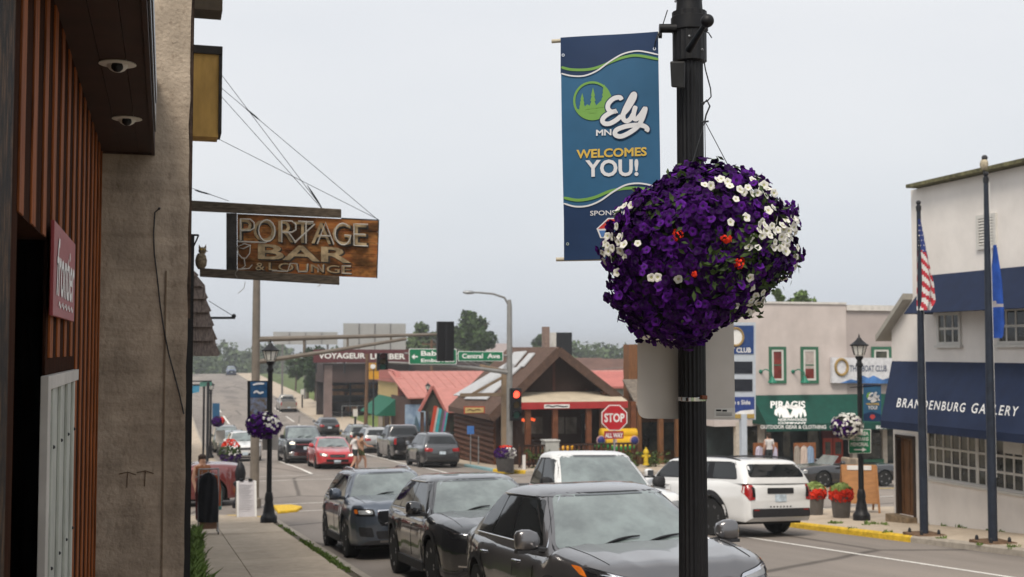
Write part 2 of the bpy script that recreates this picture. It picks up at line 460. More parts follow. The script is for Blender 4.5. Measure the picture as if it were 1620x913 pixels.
# painted lines, each its own strip 4 mm proud
def paint(pts, wd, name='road_marking', m=M_line):
    mb = MB(); vs = []
    for i, (x, y) in enumerate(pts):
        a = pts[max(i - 1, 0)]; c = pts[min(i + 1, len(pts) - 1)]
        d = Vector((c[0] - a[0], c[1] - a[1])).normalized(); n = Vector((d.y, -d.x)) * wd / 2
        vs += [(x + n.x, y + n.y, G(x + n.x, y + n.y) + .005), (x - n.x, y - n.y, G(x - n.x, y - n.y) + .005)]
    mb.add(vs, [(2 * i, 2 * i + 1, 2 * i + 3, 2 * i + 2) for i in range(len(pts) - 1)])
    return struct(mb.build(name, m))
paint(line(12.0, 6, 30, 1.0), .11)
paint(line(12.2, 52.5, 90, 1.5), .13)
for y0 in (96, 108, 120, 134, 148, 164, 182): paint(line(12.3, y0, y0 + 8, 2), .14)
paint(line(6.1, 52, 67, 1.5), .14)
for y0 in (100, 118, 136): paint(line(6.0, y0, y0 + 12, 2), .16)
M_lineY = mat('road_paint_yellow', (.55, .38, .08), .7, .2, 12)
M_worn = mat('worn_road_paint', (.40, .375, .345), .8, .25, 6, lo=.3, hi=.6)
for yy in (35.6, 38.4): paint([(2.9 + i * .96, yy) for i in range(13)], .2, m=M_worn)
for xx in (16.6, 19.2): paint(line(xx, 31.8, 49.8, 1.5), .28)
for xx in (-.4, -3.0): paint(line(xx, 35, 48.5, 1.5), .28)
paint([(20 + i * 2, 37.2) for i in range(30)], .12)
for yy in (40.8, 41.0): paint([(20 + i * 2, yy) for i in range(30)], .11, m=M_lineY)
for yy in (51.2, 48.6): paint([(3.2 + i * .92, yy) for i in range(13)], .2, m=M_worn)

# weeds in the kerb joint and along the wall foot
def tufts(name, spots, h, m, label, cat='weeds'):
    mb = MB()
    for (x, y, z, s) in spots:
        for i in range(9):
            a = random.uniform(0, 2 * pi); l = h * s * random.uniform(.5, 1.1); t = random.uniform(.15, .6)
            b0 = Vector((x + random.gauss(0, .025), y + random.gauss(0, .04), z)); d = Vector((cos(a) * t, sin(a) * t, 1)).normalized()
            sd = d.cross(Vector((cos(a + 1), sin(a + 1), .2))).normalized() * .007 * (1 + s)
            mid = b0 + d * l * .6; tip = mid + (d + Vector((cos(a), sin(a), -.5)) * .5).normalized() * l * .4
            mb.add([b0 - sd, b0 + sd, mid + sd, mid - sd, tip], [(0, 1, 2, 3), (3, 2, 4)])
    o = mb.build(name, m); return tag(o, label, cat, kind='stuff')
M_weed = mat('weed_green', (.11, .17, .035), .8, .35, 30)
sp = []
for i in range(520):
    y = random.uniform(12.5, 29); d = sin(y * 1.7) + sin(y * .63 + 1) + random.gauss(0, .7)
    if d > -.2: sp.append((2.66 + random.gauss(0, .02), y, GS(2.66, y) - .02, random.uniform(.4, 1.0)))
tufts('grass', sp, .085, M_weed, 'green weeds growing in the joint between pavement and kerb', 'weeds')
sp = [(.24 + (y - 12) * .024 + abs(random.gauss(0, .07)), y, GS(.3, y) - .02, random.uniform(.5, 1.4)) for y in np.random.RandomState(3).uniform(10.0, 27, 520)]
tufts('grass', sp, .27, M_weed, 'tall green weeds along the foot of the bar wall', 'weeds')
sp = [(XR + random.uniform(-.02, .2), y, GS(XR + .2, y) - .02, random.uniform(.5, 1)) for y in [18.2] * 4 + [20.3] * 3 + [22.1] * 5 + [23.4] * 4 + [19] * 3]
sp += [(15.7 + random.gauss(0, .15), 24.2 + random.gauss(0, .2), GS(15.8, 24.2) - .02, .9) for i in range(10)]
sp += [(15.0 + random.gauss(0, .08), 25.0 + random.gauss(0, .1), GS(15, 25) - .02, 1) for i in range(6)]
sp += [(16.75, y, GS(16.7, y) - .02, random.uniform(.4, 1)) for y in np.random.RandomState(4).uniform(17, 25, 26)]
tufts('grass', sp, .11, M_weed, 'weeds in the pavement cracks in front of the white gallery', 'weeds')
# ================================================================== left: wood-slat storefront
M_wood = mat('redwood_board', (.21, .064, .019), .7, .45, 5, spec=.12, bump=.25, stretch=(9, 9, .5), bscale=14)
M_woodgap = mat('redwood_backing', (.032, .012, .006), .9, .4, 5, spec=.03, bump=.2, stretch=(9, 9, .5))  # far darker than the boards: shade of the gaps put into the colour
M_soff = mat('brown_soffit', (.034, .014, .008), .6, .2, 4)
M_gut = mat('gutter_dark_metal', (.03, .04, .055), .25, .1, 6, metal=.7)
M_cwall = mat('wall_concrete', (.36, .295, .228), .9, .18, 4, bump=.8, bscale=40, detail=9)
rampmix(M_cwall, noise_tex(M_cwall, 1.6, (1, 1, .35)), [(.3, (.60, .59, .58)), (.5, (1, 1, 1)), (.72, (1.28, 1.28, 1.30))])
rampmix(M_cwall, noise_tex(M_cwall, 7, (.12, 1, 1.6)), [(.3, (.8, .79, .78)), (.55, (1.05, 1.05, 1.05))])
rampmix(M_cwall, noise_tex(M_cwall, 26, (1, 1, .5), detail=9), [(.28, (.7, .68, .66)), (.46, (1, 1, 1))])
XW = -.405
bld = thing('wooden_storefront', 'storefront clad in vertical red-brown boards under a dark brown overhang', 'building', (XW, 5, GS(0, 5)))
zb = -3.2
ZS = PY(200, 241.5, 8.0).z           # soffit height
def PW(px, py): return PX(px, py, XW)
yd0, yd1 = PW(22, 600).y, PW(71, 600).y          # doorway
zd = PW(45, 352).z
yp0, yp1 = PW(62, 700).y + .06, PW(111, 700).y   # metal panel
zp = PW(78, 592).z
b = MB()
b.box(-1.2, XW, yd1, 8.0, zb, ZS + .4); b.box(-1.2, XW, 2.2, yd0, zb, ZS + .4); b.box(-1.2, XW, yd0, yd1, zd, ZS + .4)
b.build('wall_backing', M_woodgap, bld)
b = MB(); b.box(-1.15, -.75, yd0, yd1, zb, zd); b.build('doorway', M_dark, bld)  # near-black block stands in for the unlit depth of the recess
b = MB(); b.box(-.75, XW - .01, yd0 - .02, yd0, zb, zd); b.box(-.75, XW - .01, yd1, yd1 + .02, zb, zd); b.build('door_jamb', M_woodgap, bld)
y = 2.6
while y < 8.0:
    w_ = .115
    z0 = zb
    if y + w_ > yd0 and y < yd1: z0 = zd
    elif y + w_ > yp0 - .1 and y < yp1: z0 = zp + .06
    b = MB(); b.box(XW, XW + random.uniform(.006, .0085), y, min(y + w_, 7.99), z0, ZS)
    b.build('board', M_wood, bld, bevel=.0015)
    y += .335
b = MB(); b.box(XW - .02, XW + .022, 2.96, 3.3, zb, ZS + .4); b.build('corner_post', mat('weathered_post', (.05, .024, .014), .7, .9, 9, bump=.6, stretch=(8, 8, 1), col2=(.30, .16, .07), lo=.5, hi=.8), bld)
b = MB(); b.box(XW - .02, XW + .02, 1.0, 2.95, zb, ZS + .9); b.build('plaster_pier', mat('off_white_render', (.55, .52, .48), .8, .1, 6, bump=.3), bld)
# soffit boards, fascia, gutter
XE = PY(245, 241, 8.0).x
sb = [XW + .002, XW + .115, XW + .225, XE - .02]
for i in range(3):
    b = MB(); b.box(sb[i] + .0015, sb[i + 1] - .0015, -2, 7.985, ZS, ZS + .05); b.build('soffit_board', M_soff, bld)
b = MB(); b.box(XW, XE + .0, 7.985, 8.0, ZS - .012, ZS + .5); b.box(XE - .02, XE, -2, 7.985, ZS - .012, ZS + .5); b.build('fascia', M_soff, bld)
b = MB(); b.box(XE + .001, XE + .012, -2, 7.3, ZS + .02, ZS + .16); b.box(XE + .012, XE + .02, -2, 6.6, ZS + .05, ZS + .13)
b.build('gutter', M_gut, bld, bevel=.003)
M_trimw = mat('downlight_white', (.62, .60, .55), .45, .05, 5)
for px, py in ((186, 100), (201, 187)):
    c = PZ(px, py, ZS)
    l = MB(); l.lathe([(.036, .002), (.078, -.001), (.080, -.006), (.06, -.012), (.036, -.010)], c, 20)
    lo = l.build('downlight', M_trimw, bld, smooth=True)
    l = MB(); l.ball(c + Vector((.0, -.004, -.004)), .047, 14, 8, sc=(1, 1, .8)); l.build('eyeball', M_trimw, lo, smooth=True)
    l = MB(); l.ball(c + Vector((.0, -.030, -.020)), .027, 12, 6); l.build('lens', M_black, lo, smooth=True)
# metal panel with frame
M_mp = mat('white_metal_panel', (.37, .385, .35), .5, .12, 4)
b = MB(); b.box(XW + .004, XW + .014, yp0, yp1, zb, zp - .05)
for i in range(4):
    yy = yp0 + (yp1 - yp0) * (i + .5) / 4; b.box(XW + .014, XW + .026, yy - .035, yy + .035, zb, zp - .05)
pn = b.build('metal_panel', M_mp, bld, bevel=.003)
b = MB()
for zz in (-.35, -.78, -1.2):
    for i in range(4):
        yy = yp0 + (yp1 - yp0) * (i + .5) / 4; b.ball((XW + .027, yy, zz), .007, 6, 4)
b.build('screw_heads', M_iron, pn)
b = MB(); b.box(XW + .004, XW + .03, yp0 - .1, yp0 - .003, zb, zp); b.box(XW + .004, XW + .03, yp0 - .003, yp1 + .02, zp - .048, zp)
b.build('panel_frame', mat('panel_frame_white', (.46, .44, .41), .5, .12, 4), bld, bevel=.002)
# red sign
XS = XW + .03
def PS(px, py, o=0): return PX(px, py, XS + o)
s0, s1 = PS(87, 352), PS(119.5, 384); s2, s3 = PS(117, 508), PS(83, 500)
ya, yb = (s0.y + s3.y) / 2, (s1.y + s2.y) / 2; za, zb2 = (s0.z + s1.z) / 2, (s2.z + s3.z) / 2
sg = thing('wall_sign', 'flat red wall sign with white script lettering on red-brown boards', 'sign', (XS, ya, zb2))
b = MB(); b.box(XS - .012, XS, ya, yb, zb2, za); b.build('sign_panel', mat('sign_red', (.29, .055, .06), .4, .08, 4), sg, bevel=.002)
b = MB()
fn = lambda u, v: Vector((XS + .003, ya + (yb - ya) * u, zb2 + (za - zb2) * v))
fit_text(b, 'frontier', .10, .93, .22, .86, fn, shear=.25, bold=.012)
fit_text(b, 'frontier', .2, .92, .07, .16, fn, bold=.01) if False else None
b.build('lettering', M_white, sg)
b = MB()
for i in range(5):     # illegible small line below the name
    u = .2 + i * .145; v, f = stroke([(u, .12), (u + .03, .165), (u + .06, .105), (u + .1, .15)], .022, 4)
    b.add([fn(*p) for p in v], f)
b.build('small_print', M_white, sg)

# ================================================================== concrete pier wall
XC = PY(297, 450, 8.0).x
cb = thing('concrete_wall', 'bare weathered brown concrete end wall beside the board-clad storefront', 'wall', (0, 8.3, GS(0, 8.3)))
b = MB(); nx, nz = 22, 60
vs = []
rs = np.random.RandomState(5)
for i in range(nz + 1):
    z = -3.4 + 10.4 * i / nz
    for j in range(nx + 1):
        x = -1.0 + (XC + 1.0) * j / nx
        e = rs.normal(0, .004) if j == nx else 0
        vs.append((x + e, 8.0 + rs.normal(0, .0016) + (.012 if abs(x - (XC - .10)) < .012 else 0), z))
b.add(vs, [(i * (nx + 1) + j, i * (nx + 1) + j + 1, (i + 1) * (nx + 1) + j + 1, (i + 1) * (nx + 1) + j) for i in range(nz) for j in range(nx)])
b.box(-1.0, XC - .01, 8.02, 8.62, -3.4, 7)
b.build('wall', M_cwall, cb, smooth=True)
b = MB(); b.box(XC - .012, XC + .012, 8.02, 8.06, .2, 7); b.box(XC - .005, XC + .02, 8.06, 8.12, .2, 7)
b.build('edge_strip', mat('rusty_edge', (.07, .045, .032), .8, .5, 12, bump=.3), cb)
b = MB()     # two T-shaped form-tie scars
for px, py in ((202, 750), (230, 748)):
    c = PY(px, py, 7.997); b.tube([c + Vector((-.052, 0, .002)), c + Vector((0, 0, .012)), c + Vector((.05, 0, -.006))], .0035, 5); b.tube([c + Vector((0, 0, .006)), c + Vector((-.004, 0, -.085))], .003, 5)
b.build('scar', mat('scar_dark', (.11, .075, .048), .9), cb)
b = MB(); b.box(PY(262, 500, 8).x - .004, PY(262, 500, 8).x + .004, 7.992, 8.01, -3.4, .5); b.build('seam', mat('seam_dark', (.19, .14, .095), .9), cb)
b = MB(); pts = [PY(px, py, 7.985) for px, py in ((252, 330), (245, 336), (243, 370), (244, 400), (249, 440), (253, 480), (259, 520), (267, 560), (275, 590), (283, 620), (291, 655))]
b.tube(pts, .0042, 6); b.ball(pts[0], .009, 6, 4)
tag(b.build('hanging_cable', M_iron, smooth=True), 'thin black cable hanging loose down the concrete wall', 'cable')

# ================================================================== bar building
bar = thing('bar_building', 'dark narrow bar front with yellow overhang and shake-shingled awning past the concrete wall', 'building', (0, 18, GS(0, 18)))
b = MB(); b.box(-8, .10, 8.7, 27, -4.5, 4.2); b.build('wall', mat('bar_wall_dark', (.045, .038, .034), .8, .3, 4, bump=.3), bar)
b = MB(); b.box(XC - .03, PY(303, 700, 8.72).x, 8.66, 8.78, -3.6, PY(300, 372, 8.7).z); b.build('corner_post', M_black, bar)
p0, p1 = PY(300, 84, 10.0), PY(345, 217, 10.0)
M_yel = mat('yellow_ply', (.50, .30, .085), .7, .25, 5, bump=.15, stretch=(1, 1, .3))
b = MB(); b.box(0.0, p1.x, 10.0, 10.25, p1.z, p0.z); b.build('overhang', M_yel, bar)
b = MB(); q = PY(352, 75, 10.0); b.box(0, q.x, 9.97, 10.35, p0.z + .001, q.z); b.box(p1.x + .001, q.x, 9.985, 10.3, p1.z + .03, p0.z)
b.build('overhang_trim', mat('dark_trim', (.035, .03, .026), .7, .3, 8), bar)
q = PY(352, 17, 10.2); b = MB(); b.box(0, q.x, 10.2, 10.5, q.z, q.z + .5); b.build('cornice', mat('brown_cornice', (.10, .075, .05), .7, .2, 6), bar)
M_shk = mat('cedar_shake', (.25, .20, .175), .85, .3, 9, bump=.5, stretch=(6, 6, 1))
prof_ = [(302, 425), (311, 436), (321, 452), (326, 472), (331, 493), (336, 516), (340, 538), (345.5, 562)]
YA = 16.0
pp = [PY(px, py, YA) for px, py in prof_]
b = MB(); b.prism([Vector((0, YA + .01, pp[0].z + .3)), Vector((pp[0].x, YA + .01, pp[0].z + .05))] + [Vector((p.x - .03, YA + .01, p.z)) for p in pp[1:]] + [Vector((0.0, YA + .01, pp[-1].z))], (0, 6, 0))
b.build('awning_frame', M_black, bar)
for i in range(len(pp) - 1):
    a, c = pp[i], pp[i + 1]
    y = YA
    while y < 20.5:
        wd = random.uniform(.17, .3); b = MB(); o = random.uniform(0, .012)
        b.hexa([(a.x - .035, y + .004, a.z + .02), (c.x - .01 + o, y + .004, c.z), (c.x - .01 + o, y + wd, c.z - random.uniform(0, .01)), (a.x - .035, y + wd, a.z + .02)],
               [(a.x - .02, y + .004, a.z + .03), (c.x + .02 + o, y + .004, c.z + .01), (c.x + .02 + o, y + wd, c.z + .01), (a.x - .02, y + wd, a.z + .03)])
        b.build('shingle', M_shk, bar); y += wd + .004
# the visible end of the awning is shingled as well
for i in range(1, len(pp)):
    a, c = pp[i - 1], pp[i]
    x = .06
    while x < c.x - .02:
        wd = min(random.uniform(.22, .42), c.x - x)
        b = MB(); xr = x + wd; top = min(xr, max(a.x, x + .02))
        yy = YA - .012 * 1
        b.hexa([(x, yy - .06, c.z - .012), (xr, yy - .06, c.z - .012), (xr, yy - .004, c.z - .004), (x, yy - .004, c.z - .004)],
               [(x, yy - .006, a.z + .01), (top, yy - .006, a.z + .01), (top, yy, a.z + .01), (x, yy, a.z + .01)])
        b.build('shingle', M_shk, bar); x += wd + .004
b = MB(); c = PY(308, 372, 9.6); b.box(.1, c.x + .03, 9.58, 9.62, c.z - .006, c.z + .006); b.tube([c + Vector((.03, 0, 0)), c + Vector((-.02, 0, -.12))], .006, 6)
b.build('bracket', M_black, bar)
# thin projecting rod with stay, further along
b = MB(); b.tube([PY(300, 503, 21), PY(372, 503, 21)], .02, 6); b.tube([PY(372, 502, 21), PY(330, 476, 21)], .006, 5); b.ball(PY(370, 500, 21), .04, 6, 4)
b.build('flag_rod', M_iron, bar)

# owl decoy on the lower sign beam
oc = PY(318, 426, 13.0)
owl = thing('owl_statue', 'small brown owl figure perched on the bar sign beam', 'owl figure', oc)
M_owl = mat('owl_brown', (.20, .155, .10), .8, .5, 40)
b = MB(); b.lathe([(.03, 0), (.055, .04), (.062, .09), (.05, .14), (.035, .165)], oc, 12); b.build('body', M_owl, owl, smooth=True)
hb = MB(); h = oc + Vector((.012, 0, .195)); hb.ball(h, .042, 12, 8, sc=(1, .9, .95))
for sx in (-1, 1):
    hb.tube([h + Vector((sx * .026, 0, .025)), h + Vector((sx * .036, 0, .066))], [.014, .002], 6)
hb.tube([h + Vector((.03, -.01, .0)), h + Vector((.056, -.02, -.006))], [.008, .002], 6)
hd = hb.build('head', M_owl, owl, smooth=True)
hb = MB(); hb.ball(h + Vector((.016, -.036, .012)), .009, 8, 5); hb.ball(h + Vector((-.016, -.036, .012)), .009, 8, 5); hb.build('eyes', mat('owl_eye', (.5, .33, .03), .3), hd)

# ================================================================== hanging bar sign (plane Y = 13)
YP = 13.0
def PB(px, py, o=0): return PY(px, py, YP + o)
ps = thing('bar_sign', 'weathered orange wooden sign with pale neon lettering hung from rough beams', 'sign', PB(303, 380))
M_beam = mat('old_beam', (.105, .082, .060), .9, .45, 10, bump=.8, stretch=(1, 8, 8))
M_panel = mat('orange_wood_panel', (.40, .125, .034), .75, .4, 3.5, bump=.4, stretch=(1, 5, 5), col2=(.36, .16, .045))
rampmix(M_panel, noise_tex(M_panel, 2.6, (1, 1, 1.6), detail=7), [(.34, (.16, .18, .18)), (.46, (.42, .42, .40)), (.54, (1, 1, 1)), (.7, (1.25, 1.0, .8))])
rampmix(M_panel, noise_tex(M_panel, 3, (.3, 1, 5), detail=6), [(.32, (.55, .52, .5)), (.5, (1, 1, 1))])
def slabq(mb, q, y0, y1, m=0):
    mb.hexa([PB(*p, o=y0) for p in q], [PB(*p, o=y1) for p in q], m)
for q in ([(301, 334), (301, 317), (540, 331), (540, 345)], [(316, 438), (316, 424), (537, 437), (537, 451)]):
    b = MB(); slabq(b, q, -.06, .05); b.build('beam', M_beam, ps, bevel=.008)
b = MB(); slabq(b, [(358, 430), (358, 337), (375, 337.5), (375, 431)], -.05, .03); b.build('post', mat('sooty_post', (.04, .036, .033), .9, .4, 8, bump=.6), ps, bevel=.006)
b = MB(); slabq(b, [(375.5, 430), (375.5, 339), (597, 350), (595, 439)], -.012, .012); b.build('backing', M_beam, ps)
# planks of the panel
top = [(375.5, 338), (599, 349)]; bot = [(375.5, 431), (596, 440)]
for i in range(5):
    t0, t1 = i / 5 + .002, (i + 1) / 5 - .002
    L0 = [top[0][0], top[0][1] + (bot[0][1] - top[0][1]) * t0]; L1 = [top[0][0], top[0][1] + (bot[0][1] - top[0][1]) * t1]
    R0 = [top[1][0] + (bot[1][0] - top[1][0]) * t0, top[1][1] + (bot[1][1] - top[1][1]) * t0]; R1 = [top[1][0] + (bot[1][0] - top[1][0]) * t1, top[1][1] + (bot[1][1] - top[1][1]) * t1]
    b = MB(); slabq(b, [L1, L0, R0, R1], -.027 + random.uniform(-.002, .002), .02); b.build('plank', M_panel, ps, bevel=.003)
b = MB(); slabq(b, [(595.5, 440.5), (598.5, 348.6), (600, 348.6), (597, 440.5)], -.03, .025); slabq(b, [(540, 346.5), (540, 344.5), (600, 347.5), (600, 349)], -.03, .025)
b.build('metal_edge', M_iron, ps)
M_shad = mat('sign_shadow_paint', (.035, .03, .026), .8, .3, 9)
M_tan = mat('sign_letter_tan', (.37, .275, .16), .8, .35, 14)
M_neon = mat('dead_neon_tube', (.48, .45, .40), .3, .2, 14)
def fb(o): return lambda u, v: PB(u, v, o)
b = MB()
def rot(u, v): return v + (u - 375) * .045
fnb = lambda o, dx=0, dy=0: (lambda u, v: PB(u + dx, rot(u, v) + dy, o))
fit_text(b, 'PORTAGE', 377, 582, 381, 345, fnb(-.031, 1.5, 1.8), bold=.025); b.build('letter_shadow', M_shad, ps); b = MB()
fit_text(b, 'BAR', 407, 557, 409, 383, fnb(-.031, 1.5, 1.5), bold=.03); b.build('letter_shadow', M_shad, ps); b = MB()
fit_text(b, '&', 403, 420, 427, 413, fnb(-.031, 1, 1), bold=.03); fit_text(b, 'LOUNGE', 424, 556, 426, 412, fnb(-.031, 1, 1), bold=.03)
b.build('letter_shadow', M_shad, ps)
b = MB()
fit_text(b, 'PORTAGE', 378, 580, 380, 346, fnb(-.034)); b.build('lettering', M_tan, ps); b = MB()
fit_text(b, 'BAR', 408, 555, 408, 384, fnb(-.034), bold=.02); b.build('lettering', M_tan, ps); b = MB()
fit_text(b, '&', 404, 419, 426, 414, fnb(-.034)); fit_text(b, 'LOUNGE', 425, 555, 425, 413, fnb(-.034))
b.build('lettering', M_tan, ps)
# neon tubing over the strokes
def tubes(mb, strokes, r=.0085):
    for st in strokes:
        mb.tube([PB(u, rot(u, v), -.055) for u, v in st], r, 5)
b = MB()
P_ = lambda x, w_, s: [[(x + a * w_, 380 - c * 34) for a, c in seg] for seg in s]
L_P = [[(.1, 0), (.1, 1), (.75, 1), (1, .85), (1, .6), (.75, .48), (.1, .45)]]
L_O = [[(.5 + .5 * cos(t), .5 + .5 * sin(t)) for t in np.linspace(0, 2 * pi, 17)]]
L_R = L_P + [[(.55, .45), (1, 0)]]
L_T = [[(0, 1), (1, 1)], [(.5, 1), (.5, 0)]]
L_A = [[(0, 0), (.5, 1), (1, 0)], [(.2, .38), (.8, .38)]]
L_G = [[(.5 + .5 * cos(t), .5 + .5 * sin(t)) for t in np.linspace(.9, 5.6, 14)] + [(1, .45), (.6, .45)]]
L_E = [[(1, 1), (0, 1), (0, 0), (1, 0)], [(0, .52), (.8, .52)]]
xs = [378, 409, 443, 472, 502, 530, 560]; ws = [24, 26, 25, 24, 26, 25, 22]
for x, w_, s in zip(xs, ws, (L_P, L_O, L_R, L_T, L_A, L_G, L_E)): b = MB(); tubes(b, P_(x, w_, s)); b.build('neon_tube', M_neon, ps)
b = MB()
tubes(b, [[(376, 382), (420, 382), (424, 379)], [(484, 347), (498, 349), (466, 380)]])
tubes(b, [[(430, 426), (455, 426), (459, 413), (470, 413), (472, 426), (486, 425), (487, 412)], [(503, 425), (503, 413), (512, 425), (512, 412)], [(555, 413), (541, 413), (541, 425), (556, 425)]], .006)
b.build('neon_tube', M_neon, ps)
b = MB()
tubes(b, [[(375, 391), (377, 402), (383, 408), (389, 408), (395, 400), (396, 387), (386, 385), (375, 391), (385, 393), (396, 387)], [(386, 408), (388, 420), (380, 426), (394, 424), (399, 418)],
          [(388, 424), (376, 426), (372, 434), (376, 440)]], .006)
b.build('neon_goblet', M_neon, ps)
b = MB(); tubes(b, [[(507, 432), (514, 436), (508, 437), (506, 446), (502, 447)]], .005)
b.tube([PB(388, 446, -.06), PB(386, 456, -.06), PB(377, 464, -.06)], .003, 4)
b.build('loose_wire', M_neon, ps)
for (x0, y0, x1, y1) in ((598, 348, 300, 97), (598, 347, 306, 200), (510, 330, 320, 78), (509, 330, 312, 110), (362, 318, 304, 298)):
    b = MB(); b.tube([PB(x0, y0), PB(x1, y1)], .0032, 5); b.build('guy_wire', M_iron, ps)
for (x0, y0, x1, y1) in ((486, 293, 509, 328), (388, 171, 412, 191), (308, 301, 334, 308)):
    b = MB(); b.tube([PB(x0, y0), PB(x0 * .7 + x1 * .3, y0 * .7 + y1 * .3), PB(x0 * .3 + x1 * .7, y0 * .3 + y1 * .7), PB(x1, y1)], [.003, .0085, .0085, .003], 6); b.build('turnbuckle', M_iron, ps)
# ================================================================== street lamps
M_lampglass = mat('lamp_glass', (.80, .78, .72), .25, .1, 6)
LH = 4.5
def lamp(x, y, label, near=False, group='black lantern street lamps'):
    z = GS(x, y)
    t = thing('street_lamp', label, 'street lamp', (x, y, z), group)
    c = Vector((x, y, z))
    n = 40 if near else 14
    b = MB(); b.lathe([(.205, 0), (.205, .12), (.19, .16), (.15, .20), (.135, .30), (.115, .42), (.095, .5), (.105, .55), (.105, .60), (.09, .68), (.085, .72), (.07, .74)], c, 12)
    b.build('base', M_black, t, smooth=True, angle=40)
    b = MB(); b.lathe([(.068, .72), (.0625, 2.0), (.0605, 3.72)], c, n, flute=.07); b.build('shaft', M_black, t)
    b = MB(); b.lathe([(.06, 3.70), (.085, 3.72), (.085, 3.78), (.062, 3.80), (.058, 3.86), (.09, 3.90), (.10, 3.95), (.07, 3.97)], c, 16); b.build('capital', M_black, t, smooth=True)
    b = MB(); b.lathe([(.085, 3.955), (.12, 4.0), (.19, 4.22)], c, 8); g = b.build('lantern_glass', M_lampglass, t)
    b = MB()
    for i in range(8):
        a = 2 * pi * i / 8; d = Vector((cos(a), sin(a), 0))
        b.tube([c + d * .123 + Vector((0, 0, 3.99)), c + d * .193 + Vector((0, 0, 4.23))], .011, 4)
    b.build('lantern_rib', M_black, g)
    b = MB(); b.lathe([(.222, 4.21), (.225, 4.24), (.19, 4.255), (.125, 4.31), (.07, 4.36), (.05, 4.40), (.018, 4.42), (.022, 4.45), (.008, 4.5)], c, 12); b.build('lantern_cap', M_black, t, smooth=True, angle=30)
    return t, c

# ---- near lamp
LX, LY = 2.29, 5.0
nl, nc = lamp(LX, LY, 'near fluted black lamp post carrying the large welcome banner and biggest flower basket', near=True)
zc0 = nc.dot(FW)
def PL(px, py, dz=0): return PC(px, py, LX * FW.x / (FW.x) * 0 + Vector((LX, LY, 0)).dot(FW) + dz)
zz = lambda py: PY(1090, py, LY).z
b = MB(); b.lathe([(.062, zz(100) - nc.z), (.078, zz(98) - nc.z), (.078, zz(44) - nc.z), (.072, zz(42) - nc.z), (.072, zz(30) - nc.z), (.08, zz(28) - nc.z), (.08, zz(20) - nc.z), (.062, zz(18) - nc.z)], nc, 40, flute=.03)
b.build('collar', M_black, nl)
b = MB()
for px, py in ((1080, 64), (1081, 85), (1100, 84), (1066, 6), (1098, 4)):
    d = (PY(px, py, LY) - Vector((LX, LY, zz(py)))); d = Vector((d.x, -.0 - sqrt(max(0, .079 ** 2 - min(.078, abs(d.x)) ** 2)), 0))
    p = Vector((LX, LY, zz(py))) + d; b.ball(p, .006, 6, 4)
b.build('bolt', M_steel, nl)
b = MB(); p0 = PC(1060, 97, 5.36); p1 = PC(1084, 140, 5.36)
b.hexa([p0, PC(1084, 97, 5.36), PC(1084, 97, 5.42), PC(1060, 97, 5.42)], [PC(1062, 138, 5.35), PC(1083, 140, 5.35), PC(1083, 140, 5.42), PC(1062, 138, 5.42)])
b.build('outlet_box', mat('outlet_grey', (.014, .014, .014), .4, .2, 8), nl, bevel=.006)
b = MB(); a0 = PC(1090, 78, 5.37); a1 = PC(1107, 52, 5.2); a2 = PC(1119, 33, 5.08)
b.tube([a0, a1, a2], [.017, .013, .010], 12); b.ball(a2, .0285, 18, 12)
b.build('basket_arm', M_black, nl, smooth=True)
b = MB(); b.tube([PC(1112, 48, 5.14), PC(1121, 52, 5.12), PC(1126, 60, 5.12)], .0025, 6); b.build('hook', M_iron, nl)
b = MB(); b.tube([PC(1043, 45, 5.47), PC(1070, 45, 5.47)], .021, 12); b.tube([PC(1042, 56, 5.47), PC(1047, 56, 5.47)], .014, 10)
b.tube([PC(1049, 38, 5.46), PC(1056, 16, 5.46)], .0025, 5); b.build('banner_clamp', M_black, nl, smooth=True)
b = MB(); zb_ = zz(631) - nc.z; b.lathe([(.0655, zb_ - .009), (.0665, zb_ - .008), (.0665, zb_ + .008), (.0655, zb_ + .009)], nc, 30); bd = b.build('band_clamp', M_chrome, nl, smooth=True)
q = PC(1112, 629, 5.37); b = MB(); b.box(q.x - .014, q.x + .014, q.y - .02, q.y + .01, q.z - .008, q.z + .010); b.build('clamp_screw', mat('rust', (.16, .055, .03), .8, .4, 40), bd, bevel=.003)

# ---- sign plate seen from behind on the near pole
YSG = LY + .085
sgn = thing('street_sign', 'blank grey aluminium back of a sign plate strapped behind the near lamp post', 'sign', PY(1086, 662, YSG))
poly = rpoly([(1009, 662), (1009, 470), (1160, 466), (1163, 664)], [16, 14, 14, 4], 5)
b = MB(); b.prism([PY(u, v, YSG) for u, v in poly], (0, .004, 0))
M_alu = mat('aluminium_sign_back', (.50, .47, .435), .5, .07, 3)
b.build('plate', M_alu, sgn)
b = MB(); b.prism([PY(u, v, YSG - .0012) for u, v in ((1130, 646), (1163, 645), (1163, 660), (1130, 661))], (0, .001, 0)); st = b.build('sticker', mat('sticker_white', (.55, .54, .51), .5), sgn)
b = MB()
for (u0, u1, v) in ((1133, 1141, 649.5), (1143, 1150, 650)): b.prism([PY(u0, v - 1.6, YSG - .0025), PY(u1, v - 1.6, YSG - .0025), PY(u1, v + 1.2, YSG - .0025), PY(u0, v + 1.2, YSG - .0025)], (0, .0008, 0))
for v in (653.5, 655.5, 657.5): b.prism([PY(1133, v - .3, YSG - .0025), PY(1158, v - .3, YSG - .0025), PY(1158, v + .3, YSG - .0025), PY(1133, v + .3, YSG - .0025)], (0, .0008, 0))
b.build('sticker_print', M_black, st)
b = MB(); b.box(LX - .02, LX + .02, LY + .05, YSG - .002, zz(650), zz(560)); b.build('bracket', M_steel, sgn)

